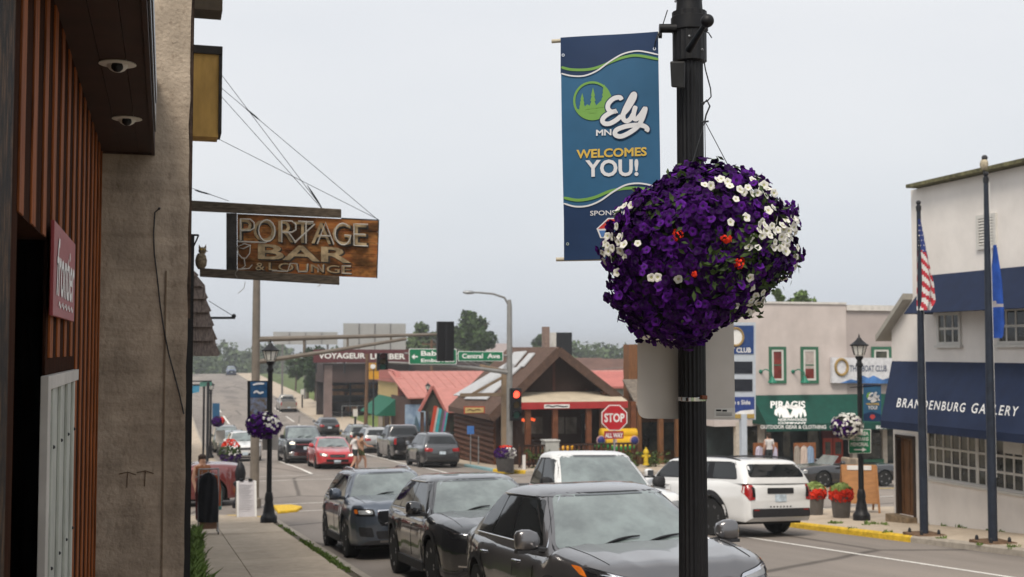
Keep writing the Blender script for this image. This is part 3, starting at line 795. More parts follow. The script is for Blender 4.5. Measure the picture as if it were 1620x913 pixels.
# ---- banner
BN = Vector((-.5, -.866, 0)).normalized(); BP = Vector((LX, LY, 0)) + BN * .015
def BQ(px, py, layer=0):
    p = PP(px, py, BP, BN)
    s = (px - 887) / 155.0; t = (py - 55) / 355.0
    rip = .010 * sin(2.2 * s + 3.1 * t) * sin(pi * min(1, max(0, t))) + .005 * sin(5 * s - 2.5 * t + 1)
    return p + BN * (rip + layer * .0016)
ban = thing('street_banner', 'large navy and blue welcome banner with tree logo and white script lettering', 'banner', BQ(1041, 230))
def grid_px(mb, c4, nu, nv, layer, m=0):
    (ax, ay), (bx, by), (cx, cy), (dx, dy) = c4
    vs = []
    for i in range(nv + 1):
        t = i / nv
        for j in range(nu + 1):
            s = j / nu
            x = (ax * (1 - s) + bx * s) * (1 - t) + (dx * (1 - s) + cx * s) * t; y = (ay * (1 - s) + by * s) * (1 - t) + (dy * (1 - s) + cy * s) * t
            vs.append(BQ(x, y, layer))
    mb.add(vs, [(i * (nu + 1) + j, i * (nu + 1) + j + 1, (i + 1) * (nu + 1) + j + 1, (i + 1) * (nu + 1) + j) for i in range(nv) for j in range(nu)], m)
M_bblue = mat('banner_blue', (.028, .105, .205), .55, .12, 2.5)
M_bnavy = mat('banner_navy', (.014, .036, .095), .55, .12, 3)
M_bgreen = mat('banner_green', (.16, .33, .075), .55, .06, 3)
M_bwhite = mat('banner_white', (.66, .66, .68), .55, .04, 3)
M_byel = mat('banner_yellow', (.62, .42, .08), .55, .05, 3)
b = MB(); grid_px(b, ((887, 60), (1041, 50), (1046, 407), (893, 412)), 12, 26, 0); grid_px(b, ((887, 60), (1041, 50), (1046, 407), (893, 412)), 12, 26, -1.2)
cl_ = b.build('cloth', M_bblue, ban, smooth=True, angle=80)
wt = [(888.5, 117), (905, 121), (925, 121), (945, 113), (965, 98), (985, 86), (1005, 81), (1020, 82), (1042, 87)]
gt = [(888.5, 107), (905, 111), (930, 111), (950, 106), (970, 97), (990, 90), (1010, 88), (1042, 94)]
wb = [(892, 322), (910, 327), (930, 326), (950, 318), (970, 304), (990, 293), (1010, 290), (1030, 293), (1045, 298)]
gb = [(892, 313), (915, 317), (940, 313), (965, 303), (990, 298), (1015, 298), (1045, 303)]
def zone(mb, top, bot, layer, n=24):
    def smp(L, x):
        return float(np.interp(x, [p[0] for p in L], [p[1] for p in L]))
    vs = []
    x0, x1 = top[0][0], top[-1][0]
    for r in range(4):
        t = r / 3
        for i in range(n + 1):
            x = x0 + (x1 - x0) * i / n; vs.append(BQ(x, smp(top, x) * (1 - t) + smp(bot, x) * t, layer))
    mb.add(vs, [(r * (n + 1) + i, r * (n + 1) + i + 1, (r + 1) * (n + 1) + i + 1, (r + 1) * (n + 1) + i) for r in range(3) for i in range(n)])
b = MB(); zone(b, [(887.3, 60), (1041, 50)], [(888, 117)] + wt[1:], 1)
b.build('navy_field', M_bnavy, cl_, smooth=True, angle=80)
b = MB(); zone(b, wb, [(893, 412), (1046, 407)], 1); b.build('navy_field', M_bnavy, cl_, smooth=True, angle=80)
def st_px(mb, pts, w_, layer, m=0):
    v, f = stroke(pts, w_, 8); mb.add([BQ(x, y, layer) for x, y in v], f, m)
b = MB(); st_px(b, gt, 4.2, 2); b.build('green_wave', M_bgreen, cl_)
b = MB(); st_px(b, gb, 4.6, 2); b.build('green_wave', M_bgreen, cl_)
b = MB(); st_px(b, wt, 2.3, 3); b.build('white_wave', M_bwhite, cl_)
b = MB(); st_px(b, wb, 2.6, 3); b.build('white_wave', M_bwhite, cl_)
# tree disc
b = MB(); cx_, cy_, R_ = 938, 160.5, 31
ring = [(cx_ + R_ * cos(t) * .98, cy_ + R_ * sin(t)) for t in np.linspace(0, 2 * pi, 41)]
inn = [(cx_ + (R_ - 3.6) * cos(t) * .98, cy_ + (R_ - 3.6) * sin(t)) for t in np.linspace(0, 2 * pi, 41)]
vs = [BQ(x, y, 2) for x, y in ring] + [BQ(x, y, 2) for x, y in inn]
b.add(vs, [(i, i + 1, 42 + i, 41 + i) for i in range(40)])
gl = [(cx_ + (R_ - 3) * cos(t), cy_ + (R_ - 3) * sin(t)) for t in np.linspace(pi * .86, pi * .08, 20)]
b.add([BQ(x, y, 2) for x, y in gl] + [BQ(938, 184, 2)], [(i, i + 1, 20) for i in range(19)])
b.add([BQ(x, y, 2) for x, y in ((911, 172), (920, 176), (930, 166), (940, 172), (952, 160), (964, 156), (966, 170), (950, 186), (925, 186))], [tuple(range(9))])
def fir(mb, x, y0, y1, w_):
    for i in range(4):
        t = i / 4; yb_ = y0 + (y1 - y0) * (t * .75 + .32); yt_ = y0 + (y1 - y0) * t * .8; ww = w_ * (.35 + .65 * (i + 1) / 4)
        mb.add([BQ(x - ww / 2, yb_ + 1, 2), BQ(x, yt_, 2), BQ(x + ww / 2, yb_ + 1, 2)], [(0, 1, 2)])
    mb.add([BQ(x - w_ * .25, y1 - 14, 2), BQ(x + w_ * .25, y1 - 14, 2), BQ(x + w_ * .5, y1, 2), BQ(x - w_ * .5, y1, 2)], [(0, 1, 2, 3)])
fir(b, 922, 148, 178, 11); fir(b, 939, 139, 180, 13); fir(b, 957, 134, 168, 12)
b.add([BQ(x, y, 2) for x, y in ((955, 138), (963, 143), (968, 153), (967, 164), (954, 168))], [(0, 1, 2, 3, 4)])
b.build('tree_logo', M_bgreen, cl_)
S = lambda L: [(880 + x / 4.806, 40 + y / 4.806) for x, y in L]
eE = S([(500, 572), (485, 552), (440, 562), (402, 600), (398, 640), (425, 662), (462, 655), (420, 668), (372, 700), (356, 730), (372, 752), (410, 752), (455, 728), (500, 690)])
eL = S([(500, 690), (545, 640), (590, 565), (598, 528), (582, 532), (550, 590), (518, 660), (512, 710), (535, 732), (565, 715), (590, 670)])
eY = S([(606, 615), (592, 665), (590, 705), (612, 715), (645, 680), (678, 632), (660, 700), (625, 765), (565, 815), (495, 848), (452, 835), (462, 800), (530, 772), (610, 760), (665, 766), (692, 786), (684, 808)])
b = MB()
for L in (eE, eL, eY): st_px(b, L, 10.5, 3)
b.build('script_outline', M_bnavy, cl_)
b = MB()
for i, L in enumerate((eE, eL, eY)): st_px(b, L, 7.2, 4 + i * .12)
b.build('script_lettering', M_bwhite, cl_)
def ftx(mb, s, x0, x1, y0, y1, layer, bold=0.0, tilt=-.055):
    fit_text(mb, s, x0, x1, y1, y0, lambda u, v: BQ(u, v + (u - x0) * tilt, layer), bold=bold)
b = MB(); ftx(b, 'MN', 944, 968, 206.5, 216, 3, .03); b.build('lettering', M_bwhite, cl_)
b = MB(); ftx(b, 'YOU!', 927, 1010, 254, 281, 3, .03, -.03); b.build('lettering', M_bwhite, cl_)
b = MB(); ftx(b, 'WELCOMES', 913, 1023, 238, 252, 3, .03, -.05); b.build('yellow_lettering', M_byel, cl_)
b = MB(); ftx(b, 'SPONSORED BY', 934, 1030, 334, 341.5, 3, .01, -.03); b.build('small_lettering', M_bwhite, cl_)
b = MB(); b.add([BQ(x, y, 2) for x, y in ((944, 362), (962, 345), (1000, 345), (1016, 362), (1000, 376), (950, 377))], [tuple(range(6))]); b.build('sponsor_border', M_bwhite, cl_)
b = MB(); b.add([BQ(x, y, 3) for x, y in ((946.5, 362), (963, 347), (999, 347), (1013, 361))], [tuple(range(4))]); b.build('sponsor_mark', mat('banner_red', (.55, .05, .045), .55), cl_)
b = MB(); b.add([BQ(x, y, 3) for x, y in ((948, 365), (1012, 364), (999, 374), (952, 375))], [tuple(range(4))]); b.build('sponsor_mark', mat('banner_mid_blue', (.08, .18, .42), .55), cl_)
M_rod = mat('fibreglass_rod', (.50, .45, .35), .5, .1, 10)
for q in (((873, 65.5), (1046, 53)), ((880, 410.5), (1070, 407))):
    b = MB(); b.tube([PP(q[0][0], q[0][1], BP - BN * .021, BN), PP(q[1][0], q[1][1], BP - BN * .021, BN)], .0095, 10); b.build('rod', M_rod, ban, smooth=True)
for px, py in ((891.5, 88), (1035.5, 77.5), (898, 386)):
    b = MB(); p = BQ(px, py, 3)
    rr = [p + (RT * cos(t) + UP * sin(t)) * .0075 for t in np.linspace(0, 2 * pi, 13)]; ri = [p + (RT * cos(t) + UP * sin(t)) * .0035 for t in np.linspace(0, 2 * pi, 13)]
    b.add(rr + ri, [(i, i + 1, 14 + i, 13 + i) for i in range(12)]); b.build('grommet', M_chrome, cl_)
b = MB(); b.tube([PP(1041, 54, BP, BN), PP(1038, 66, BP, BN) + BN * .02, BQ(1035.5, 77.5, 4)], .0025, 5); b.build('cable_tie', M_black, ban)

# ================================================================== flower baskets
def flower_mesh(name, m, mc, r=1.0, lobes=5, edge=None):
    b = MB(); n = lobes * 4; vs = [(0, 0, -.28)]; 
    for k_, (rr, zz_) in enumerate(((.30, -.10), (.72, .05), (1.0, .0))):
        for j in range(n):
            t = 2 * pi * j / n; lob = 1 - (.16 if k_ == 2 else .05) * (0.5 - .5 * cos(t * lobes)); rip = .07 * sin(t * lobes * 1 + 1) if k_ == 2 else 0
            vs.append((rr * lob * cos(t), rr * lob * sin(t), zz_ + rip))
    fs = [(0, 1 + j, 1 + (j + 1) % n) for j in range(n)]; b.add(vs, fs, 1)
    o = 0
    for k_ in range(2):
        b.add([], [], 0)
        for j in range(n):
            b.f.append((1 + k_ * n + j, 1 + (k_ + 1) * n + j, 1 + (k_ + 1) * n + (j + 1) % n, 1 + k_ * n + (j + 1) % n)); b.mi.append(0)
    return b.mesh(name, [m, mc], smooth=True, angle=80), b
def petal(name, c, c2, var=.3):
    m = mat(name, c, .65, var, 60, col2=c2, spec=.08)
    return m
M_pp = [petal('petal_purple_%d' % i, c, c2) for i, (c, c2) in enumerate((((.028, .0018, .066), (.055, .0045, .13)), ((.014, .0012, .033), (.030, .0028, .068)), ((.055, .0045, .135), (.10, .012, .24))))]
M_pc = mat('petunia_throat', (.012, .002, .03), .7)
M_pw = petal('petal_white', (.60, .58, .52), (.76, .75, .72), .1); M_pwc = mat('white_throat', (.42, .42, .22), .7)
M_pr = petal('petal_red', (.55, .025, .012), (.75, .05, .02), .2)
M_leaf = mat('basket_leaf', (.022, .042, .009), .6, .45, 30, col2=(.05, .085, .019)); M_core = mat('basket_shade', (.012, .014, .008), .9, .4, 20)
fl_p = [flower_mesh('purple_petunia', m, M_pc) for m in M_pp]
fl_w = flower_mesh('white_petunia', M_pw, M_pwc)
def basis(nrm, spin):
    nrm = Vector(nrm).normalized(); u = nrm.orthogonal().normalized(); u = Matrix.Rotation(spin, 3, nrm) @ u; v = nrm.cross(u)
    return Matrix((u, v, nrm)).transposed()
def put_flower(mb, src, p, nrm, s, spin, m=0):
    R = basis(nrm, spin); p = Vector(p); o = len(mb.v)
    for v in src.v: mb.v.append(tuple(p + R @ (Vector(v) * s)))
    for f, i in zip(src.f, src.mi): mb.f.append(tuple(q + o for q in f)); mb.mi.append(m * 2 + i)
def leaf(mb, p, nrm, s, spin, m=0, slim=.4):
    R = basis(nrm, spin)
    q = [Vector((0, -.1, -.02)), Vector((slim, .45, .03)), Vector((0, 1.1, -.05)), Vector((-slim, .45, .03))]
    mb.add([Vector(p) + R @ (v * s) for v in q], [(0, 1, 2), (0, 2, 3)], m)

# near basket
BC = PC(1106, 398, 5.10); PXM = 5.10 / F * .965
tab = [(0, 158), (20, 161), (40, 156), (67, 147), (90, 138), (110, 130), (131, 124), (150, 140), (162, 149), (180, 149), (199, 151), (219, 163), (233, 171), (250, 159), (264, 145), (280, 128), (301, 118), (327, 122), (344, 142), (360, 158)]
def rad(ang): return float(np.interp(ang % 360, [a for a, _ in tab], [r for _, r in tab])) * PXM
def blob(d):
    """d: unit direction in camera axes (right, up, toward camera)"""
    ang = math.degrees(atan2(d[1], d[0])); rr = rad(ang)
    k_ = sqrt(d[0] ** 2 + d[1] ** 2)
    lump = 1 + .045 * sin(7.1 * d[0] + 3) * sin(6.3 * d[1] + 1) + .035 * sin(11 * d[2] + 5 * d[0]) + .03 * sin(13 * d[1] - 6 * d[0] + 2)
    return sqrt((rr * k_) ** 2 + (.38 * d[2]) ** 2) * lump
def b2w(d): return RT * d[0] + UP * d[1] - FW * d[2]
bk = thing('flower_basket', 'biggest round hanging basket of purple and white petunias with red geraniums', 'flower basket', BC - Vector((0, 0, .42)), 'hanging flower baskets')
rng = np.random.RandomState(11)
b = MB(); vs = []; n1, n2 = 40, 24
for i in range(n2 + 1):
    for j in range(n1):
        th = pi * i / n2; ph = 2 * pi * j / n1; d = (sin(th) * cos(ph), cos(th), sin(th) * sin(ph))
        vs.append(BC + b2w(d) * (blob(d) * (.86 + rng.normal(0, .012))))
b.add(vs, [(i * n1 + j, i * n1 + (j + 1) % n1, (i + 1) * n1 + (j + 1) % n1, (i + 1) * n1 + j) for i in range(n2) for j in range(n1)])
b.build('shade_core', M_core, bk)  # solid dark core added to block light between the flowers
bvh = BVHTree.FromPolygons(vs, b.f)
white_px = []
def clus(px, py, sx, sy, n):
    for _ in range(int(n * 1.5)): white_px.append((px + rng.normal(0, sx), py + rng.normal(0, sy)))
clus(986, 392, 10, 15, 20); clus(1023, 383, 3, 3, 1); clus(1115, 309, 8, 3, 4); clus(1140, 308, 6, 5, 3); clus(1165, 318, 10, 8, 5); clus(1193, 302, 14, 8, 12)
clus(1228, 372, 24, 15, 44); clus(1200, 366, 14, 10, 8); clus(1174, 432, 1, 1, 1); clus(1195, 320, 12, 8, 5); clus(1060, 520, 10, 6, 5); clus(1030, 517, 4, 3, 2); clus(1178, 462, 8, 8, 8); clus(1192, 474, 10, 11, 24)
clus(1060, 440, 12, 8, 2); clus(985, 500, 8, 14, 7); clus(1005, 528, 12, 7, 10); clus(1238, 418, 8, 12, 6); clus(1222, 440, 8, 8, 6); clus(970, 480, 4, 8, 3); clus(1004, 336, 8, 4, 2)
spots = []       # accepted flower centres
def surf(px, py):
    o = Vector((0, 0, 0)); d = ray(px, py); h = bvh.ray_cast(o, d)
    if h[0] is None: return None
    return h[0], (h[0] - BC).normalized()
nobj = 0
for px, py in white_px:
    h = surf(px, py)
    if h is None: continue
    p, nn = h; p = p + nn * .062; nn = (nn + Vector(rng.normal(0, .35, 3)) - FW * .25).normalized(); s = rng.uniform(.015, .0215)
    if any((p - q).length < .0185 for q in spots): continue
    spots.append(p)
    o = link_mesh('white_petunia', fl_w[0], bk, p - BC + Vector((0, 0, .42)), basis(nn, rng.uniform(0, 6)).to_euler(), (s, s, s)); nobj += 1
wsp = list(spots)
red_px = [(1078, 377, .023), (1140, 382, .021), (1157, 412, .026), (1268, 378, .018), (1100, 427, .011), (1262, 352, .010)]
rl = MB()
for px, py, s in red_px:
    h = surf(min(px, 1255), py)
    if h is None: continue
    p, nn = h; p = p + nn * .075; spots.append(p)
    g = MB()
    for k_ in range(40):
        d = Vector(rng.normal(0, 1, 3)).normalized()
        if d.dot(nn) < -.3: continue
        c = p + d * s * rng.uniform(.6, 1.0); sp_ = rng.uniform(0, 6)
        R = basis(d + Vector(rng.normal(0, .4, 3)), sp_); w_ = .0062
        g.add([c + R @ Vector((w_ * cos(t), w_ * sin(t), .002 * (i % 2))) for i, t in enumerate(np.linspace(0, 2 * pi, 7)[:-1])], [tuple(range(6))])
    g.build('red_geranium', M_pr, bk)
cand = []
for i in range(7000):
    d = Vector(rng.normal(0, 1, 3)).normalized(); p = BC + b2w(d) * blob(d) * rng.uniform(.90, 1.045)
    cand.append((p, b2w(d), d))
pur = []
cell = {}
def keyof(p): return (int(p.x // .05), int(p.y // .05), int(p.z // .05))
for q in spots: cell.setdefault(keyof(q), []).append((q, .03))
for p, nn, d in cand:
    k0 = keyof(p); ok = True
    for a in (-1, 0, 1):
        for bb in (-1, 0, 1):
            for c in (-1, 0, 1):
                for q, r_ in cell.get((k0[0] + a, k0[1] + bb, k0[2] + c), ()):
                    if (p - q).length < r_: ok = False; break
    if not ok: continue
    # green gaps near the geraniums
    if any((p - q).length < .06 and rng.rand() < .75 for q in spots[len(wsp):]): continue
    cell.setdefault(k0, []).append((p, .0165)); pur.append((p, (nn + Vector(rng.normal(0, .45, 3))).normalized(), d))
pur.sort(key=lambda q: -(q[2].z + .15 * q[2].y))
st_ = MB()
for i, (p, nn, d) in enumerate(pur):
    s = rng.uniform(.0155, .0235); m_ = rng.choice(3, p=(.45, .35, .2)); sp_ = rng.uniform(0, 6)
    if i < 300 - nobj and d.z > 0:
        link_mesh('purple_petunia', fl_p[m_][0], bk, p - BC + Vector((0, 0, .42)), basis(nn, sp_).to_euler(), (s, s, s))
    else: put_flower(st_, fl_p[0][1], p, nn, s, sp_, m_)
o = st_.build('petunia_mass', [M_pp[0], M_pc, M_pp[1], M_pc, M_pp[2], M_pc], bk, smooth=True, angle=80, kind='stuff')
lf = MB()
for i in range(750):
    d = Vector(rng.normal(0, 1, 3)).normalized(); p = BC + b2w(d) * blob(d) * rng.uniform(.86, 1.0)
    leaf(lf, p, b2w(d) + Vector(rng.normal(0, .8, 3)), rng.uniform(.018, .036), rng.uniform(0, 6), slim=.28)
for px, py, n, sg_ in ((1020, 300, 60, 14), (1065, 290, 50, 14), (1170, 400, 90, 26), (1130, 420, 70, 20), (1210, 440, 130, 20), (1180, 480, 110, 16), (1250, 420, 60, 14), (1140, 275, 50, 20), (1215, 330, 40, 20), (1050, 340, 30, 20)):
    for k_ in range(n):
        h = surf(px + rng.normal(0, sg_), py + rng.normal(0, sg_ * .7))
        if h: leaf(lf, h[0] + h[1] * rng.uniform(.05, .085), h[1] + Vector(rng.normal(0, .7, 3)), rng.uniform(.02, .04), rng.uniform(0, 6), slim=.26)
lf.build('leaf_mass', M_leaf, bk, kind='stuff')
# hanger
b = MB(); hk = PC(1117, 150, 5.10); tp = PC(1111, 78, 5.12)
b.tube([tp, PC(1116, 110, 5.11), PC(1124, 140, 5.10), PC(1125, 153, 5.10), PC(1119, 160, 5.10), PC(1110, 163, 5.10)], .0032, 6)
b.tube([PC(1112, 166, 5.10), PC(1118, 158, 5.10), PC(1123, 168, 5.10), PC(1117, 182, 5.10), PC(1115, 192, 5.10)], .0036, 6)
b.tube([PC(1110, 193, 5.10), PC(1121, 192, 5.10)], .004, 6)
for px, py, zc_ in ((1094, 262, 4.95), (1116, 258, 5.25), (1152, 262, 5.05)): b.tube([PC(1115, 192, 5.10), PC(px, py, zc_)], .0018, 5)
b.build('hanger_wire', M_iron, bk)

def small_basket(c, rx, rz, label, cols, nfl=380, fs=.03):
    """cols: list of (material index, weight, direction) colour regions"""
    t = thing('flower_basket', label, 'flower basket', c - Vector((0, 0, rz)), 'hanging flower baskets')
    b = MB(); b.ball(c, rx * .86, 16, 10, sc=(1, 1, rz / rx)); b.build('shade_core', M_core, t)  # added dark core, keeps light out of the basket
    ms = [M_pp[0], M_pp[2], M_pw, M_pr, M_leaf]; mbx = MB(); r_ = np.random.RandomState(int(abs(c.x * 100)) + 5)
    for i in range(nfl):
        d = Vector(r_.normal(0, 1, 3)).normalized(); p = c + Vector((d.x * rx, d.y * rx, d.z * rz)) * r_.uniform(.88, 1.04)
        mi = cols(d, r_); R = basis(d + Vector(r_.normal(0, .4, 3)), r_.uniform(0, 6)); s = fs * r_.uniform(.75, 1.2)
        mbx.add([p + R @ Vector((s * cos(a), s * sin(a), .12 * s * (k_ % 2))) for k_, a in enumerate(np.linspace(0, 2 * pi, 7)[:-1])], [tuple(range(6))], mi)
    mbx.build('petunia_mass', ms, t, kind='stuff')
    return t

# ---- second lamp (same pavement)
L2 = PY(425, 836, 30.3)
l2, c2 = lamp(L2.x, 30.3, 'black lantern street lamp at the corner beside the white sandwich board')
yq = 30.3
tb = thing('street_banner', 'framed blue and gold picture banner on the corner lamp beside the sandwich board', 'banner', PY(408, 662, yq), 'lamp banners')
b = MB(); b.prism([PY(u, v, yq + .03) for u, v in ((391.5, 662), (391.5, 602.5), (424, 602.5), (424, 661))], (0, .05, 0)); b.build('frame', M_black, tb)
def flat(mb, q, Y, m=0, th=.004): mb.prism([PY(u, v, Y) for u, v in q], (0, th, 0), m)
b = MB(); flat(b, ((396, 660), (396, 604), (422.5, 604), (422.5, 660)), yq + .022); pf = b.build('picture', mat('poster_gold', (.38, .27, .12), .6, .7, 9, col2=(.20, .25, .38)), tb)
b = MB(); flat(b, ((396, 629), (396, 604), (422.5, 604), (422.5, 629)), yq + .016); b.build('picture_sky', mat('poster_blue', (.02, .075, .17), .6, .3, 6), pf)
b = MB(); v, f = stroke([(401, 622), (406, 619), (411, 622), (417, 620)], 3, 5); b.add([PY(x, y, yq + .012) for x, y in v], f); v, f = stroke([(400, 609), (408, 607), (418, 607)], 3, 5); b.add([PY(x, y, yq + .012) for x, y in v], f)
b.build('lettering', M_bwhite, pf)
small_basket(PY(417, 673, 29.9), .43, .32, 'purple and white petunia basket on the corner lamp beside the sandwich board', lambda d, r: (2 if (d.x > -.1 and d.x < .75 and d.z > -.1 and r.rand() < .62) else (2 if r.rand() < .06 else (0 if r.rand() < .7 else 1))), 520, .042)
b = MB(); flat(b, ((415, 712), (415, 663), (440.5, 663), (440.5, 712)), 30.42, th=.01)
tag(b.build('street_sign', M_alu), 'plain grey back of a sign plate on the corner lamp', 'sign')
# ---- third lamp, far side of the crossing
l3, c3 = lamp(2.6, 72, 'distant black lantern lamp with small blue banner by the line of parked cars')
b = MB(); flat(b, ((336, 664), (336, 638), (347.5, 638), (347.5, 664)), 72); tag(b.build('street_banner', M_bblue), 'small plain blue banner on the distant lamp post', 'banner', 'lamp banners')
small_basket(PY(345, 667, 71.7), .36, .30, 'small purple and red flower basket on the distant lamp post', lambda d, r: (3 if d.x > .55 and d.z > -.2 else 0), 160, .07)
b = MB(); flat(b, ((341, 700), (341, 681), (356, 681), (356, 700)), 72.15, th=.02); tag(b.build('street_sign', M_alu), 'small grey sign back low on the distant lamp post', 'sign')
# ---- lamp on the gallery corner
LR = (16.25, 25.8)
l4, c4 = lamp(LR[0], LR[1], 'black lantern street lamp on the corner by the white gallery')
yq = 25.75
def flag_px(px, py, X=16.25): return PY(px, py, yq)
tb = thing('street_banner', 'small blue welcome banner on the lamp at the gallery corner', 'banner', PY(1380, 666, yq), 'lamp banners')
b = MB(); flat(b, ((1366, 666), (1366, 608), (1394, 609), (1394, 667)), yq); cf = b.build('cloth', M_bblue, tb)
b = MB(); flat(b, ((1366, 666), (1366, 655), (1380, 651), (1394, 656), (1394, 667)), yq - .004); flat(b, ((1366, 613), (1366, 608), (1394, 609), (1394, 612), (1384, 610.5)), yq - .004); b.build('navy_field', M_bnavy, cf)
b = MB()
for L in (eE, eL, eY):
    v, f = stroke([(1373 + (x - 950) * .24, 619 + (y - 140) * .22) for x, y in L], 2.6, 4); b.add([PY(x, y, yq - .008) for x, y in v], f)
fit_text(b, 'YOU!', 1373, 1388, 648, 642, lambda u, v: PY(u, v, yq - .008), bold=.03); b.build('lettering', M_bwhite, cf)
b = MB(); fit_text(b, 'WELCOMES', 1370, 1391, 641, 637.5, lambda u, v: PY(u, v, yq - .008), bold=.03); b.build('yellow_lettering', M_byel, cf)
b = MB(); flat(b, ((1370.5, 628), (1372, 622), (1377, 620), (1378, 628), (1374, 632)), yq - .006); b.build('tree_logo', M_bgreen, cf)
b = MB(); flat(b, ((1376, 660), (1378, 656), (1383, 656), (1385, 660), (1380, 664)), yq - .008); b.build('sponsor_mark', mat('banner_red2', (.45, .06, .06), .6), cf)
b = MB(); b.tube([PY(1345, 613, yq), PY(1392, 610, yq)], .012, 6); b.build('arm', M_black, tb)
small_basket(PY(1340, 674, 25.5), .37, .31, 'white and purple flower basket on the lamp at the gallery corner', lambda d, r: (2 if (d.x > -.25 or d.z > .55) and r.rand() < .9 else (2 if r.rand() < .3 else 0)), 420, .042)
vm = thing('street_sign', 'green direction sign with white arrow for the veterans memorial on the gallery corner lamp', 'sign', PY(1360, 718, 25.65))
b = MB(); b.prism([PY(u, v, 25.64) for u, v in rpoly([(1342.5, 718), (1342.5, 680), (1378, 679), (1378, 717)], 2)], (0, .01, 0)); b.build('plate', M_white, vm)
b = MB(); b.prism([PY(u, v, 25.63) for u, v in rpoly([(1343.5, 717), (1343.5, 681), (1377, 680), (1377, 716)], 2)], (0, .008, 0)); b.build('face', mat('sign_green', (.012, .16, .075), .4, .08, 4), vm)
b = MB(); fq = lambda u, v: PY(u, v, 25.622)
fit_text(b, 'ELY AREA', 1346, 1374, 689, 683, fq, bold=.02); fit_text(b, 'VETERANS', 1346, 1374, 697.5, 691.5, fq, bold=.02); fit_text(b, 'MEMORIAL', 1346, 1374, 706, 700, fq, bold=.02)
b.add([fq(*p) for p in ((1351, 710.5), (1364, 710.5), (1364, 708), (1371, 711.5), (1364, 715), (1364, 712.5), (1351, 712.5))], [(0, 1, 5, 6), (1, 2, 3), (1, 3, 5), (5, 3, 4)]); b.build('lettering', M_white, vm)
# ---- far lamp before the pink building
l5, c5 = lamp(18.45, 86, 'distant black lantern lamp in front of the pink-roofed building')
# ================================================================== vehicles
M_tyre = mat('tyre_rubber', (.018, .018, .018), .85, .2, 20, bump=.2)
M_rim = mat('alloy_rim', (.42, .42, .43), .3, .1, 8, metal=.85)
M_rimd = mat('dark_rim', (.12, .12, .125), .35, .2, 8, metal=.6)
M_plast = mat('black_plastic', (.022, .022, .024), .6, .2, 20)
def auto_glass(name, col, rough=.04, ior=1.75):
    m = mat(name, col, rough, .35, 2.2, spec=.5); m.node_tree.nodes['Principled BSDF'].inputs['IOR'].default_value = ior; return m  # base colour mottled in place of cloud and tree reflections
M_wind = auto_glass('windscreen_glass', (.14, .17, .165), .06, 2.3)  # base colour lightened to stand in for reflected sky
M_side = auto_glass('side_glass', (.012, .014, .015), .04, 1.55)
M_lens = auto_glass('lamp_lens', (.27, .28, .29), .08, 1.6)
M_led = mat('lit_headlamp', (1.0, .90, .70), .3, emit=1.3)
M_amber = mat('amber_lens', (.55, .14, .015), .2, .1, 9)
M_tail = mat('tail_lens', (.30, .012, .012), .15, .2, 9, spec=.7)
M_plate = mat('licence_plate', (.48, .56, .62), .5, .25, 9)
def paint_mat(name, c, metal=.35, rough=.32):
    m = mat(name, c, rough, .04, 1.2, metal=metal, coat=1.0); m.node_tree.nodes['Principled BSDF'].inputs['Coat IOR'].default_value = 1.85; return m
class Body:
    pass
def prof_fn(pts):
    xs = [p[0] for p in pts]; ys = [p[1] for p in pts]
    def f(x):
        s = 0
        for o, w_ in ((-.05, .25), (0, .5), (.05, .25)): s += w_ * float(np.interp(x + o, xs, ys))
        return s
    return f
def poly_rings(poly, fr=(0.0, .4, .75, 1.0)):
    cx = sum(p[0] for p in poly) / len(poly); cy = sum(p[1] for p in poly) / len(poly)
    return [[(cx + (x - cx) * t, cy + (y - cy) * t) for x, y in poly] for t in fr]
def resample(poly, mx=.06):
    out = []
    for i, p in enumerate(poly):
        q = poly[(i + 1) % len(poly)]; n = max(1, int(math.hypot(q[0] - p[0], q[1] - p[1]) / mx) + 1)
        out += [(p[0] + (q[0] - p[0]) * k / n, p[1] + (q[1] - p[1]) * k / n) for k in range(n)]
    return out
def patch(mb, bvh, poly, view, off=.006, depth=.02, m=0, far=4.0):
    """2D polygon projected on the body: view 'F' (x,z from front), 'B' (x,z from rear), 'L'/'R' (y,z from a side), 'T' (x,y from above)"""
    def cast(a, c):
        if view == 'F': o, d = Vector((a, far, c)), Vector((0, -1, 0))
        elif view == 'B': o, d = Vector((a, -far, c)), Vector((0, 1, 0))
        elif view == 'L': o, d = Vector((-far, a, c)), Vector((1, 0, 0))
        elif view == 'R': o, d = Vector((far, a, c)), Vector((-1, 0, 0))
        else: o, d = Vector((a, c, far)), Vector((0, 0, -1))
        h = bvh.ray_cast(o, d)
        return (h[0], h[1], d) if h[0] is not None else None
    ext = max(max(p[0] for p in poly) - min(p[0] for p in poly), max(p[1] for p in poly) - min(p[1] for p in poly))
    poly = resample(poly, max(.03, ext / 14)); NR = 9 if ext > .5 else 4
    rings = poly_rings(poly, [0.0] + [(i + 1) / NR for i in range(NR)]); n = len(poly); vs = []; last = None
    for k_, rg in enumerate(rings):
        for p in ([rg[0]] if k_ == 0 else rg):
            h = cast(*p)
            if h is None:
                q = last if last is not None else Vector((0, 0, 0)); vs.append(q.copy()); continue
            q = h[0] - h[2] * off; last = q; vs.append(q)
    d = {'F': (0, -1, 0), 'B': (0, 1, 0), 'L': (1, 0, 0), 'R': (-1, 0, 0), 'T': (0, 0, -1)}[view]; d = Vector(d) * depth
    base = 1 + (NR - 1) * n
    vs += [vs[base + j] + d for j in range(n)]
    fs = [(0, 1 + j, 1 + (j + 1) % n) for j in range(n)]
    for k_ in range(NR - 1):
        a = 1 + k_ * n
        fs += [(a + j, a + n + j, a + n + (j + 1) % n, a + (j + 1) % n) for j in range(n)]
    mb.add(vs, fs, m)
    return mb
WHEELS = {}
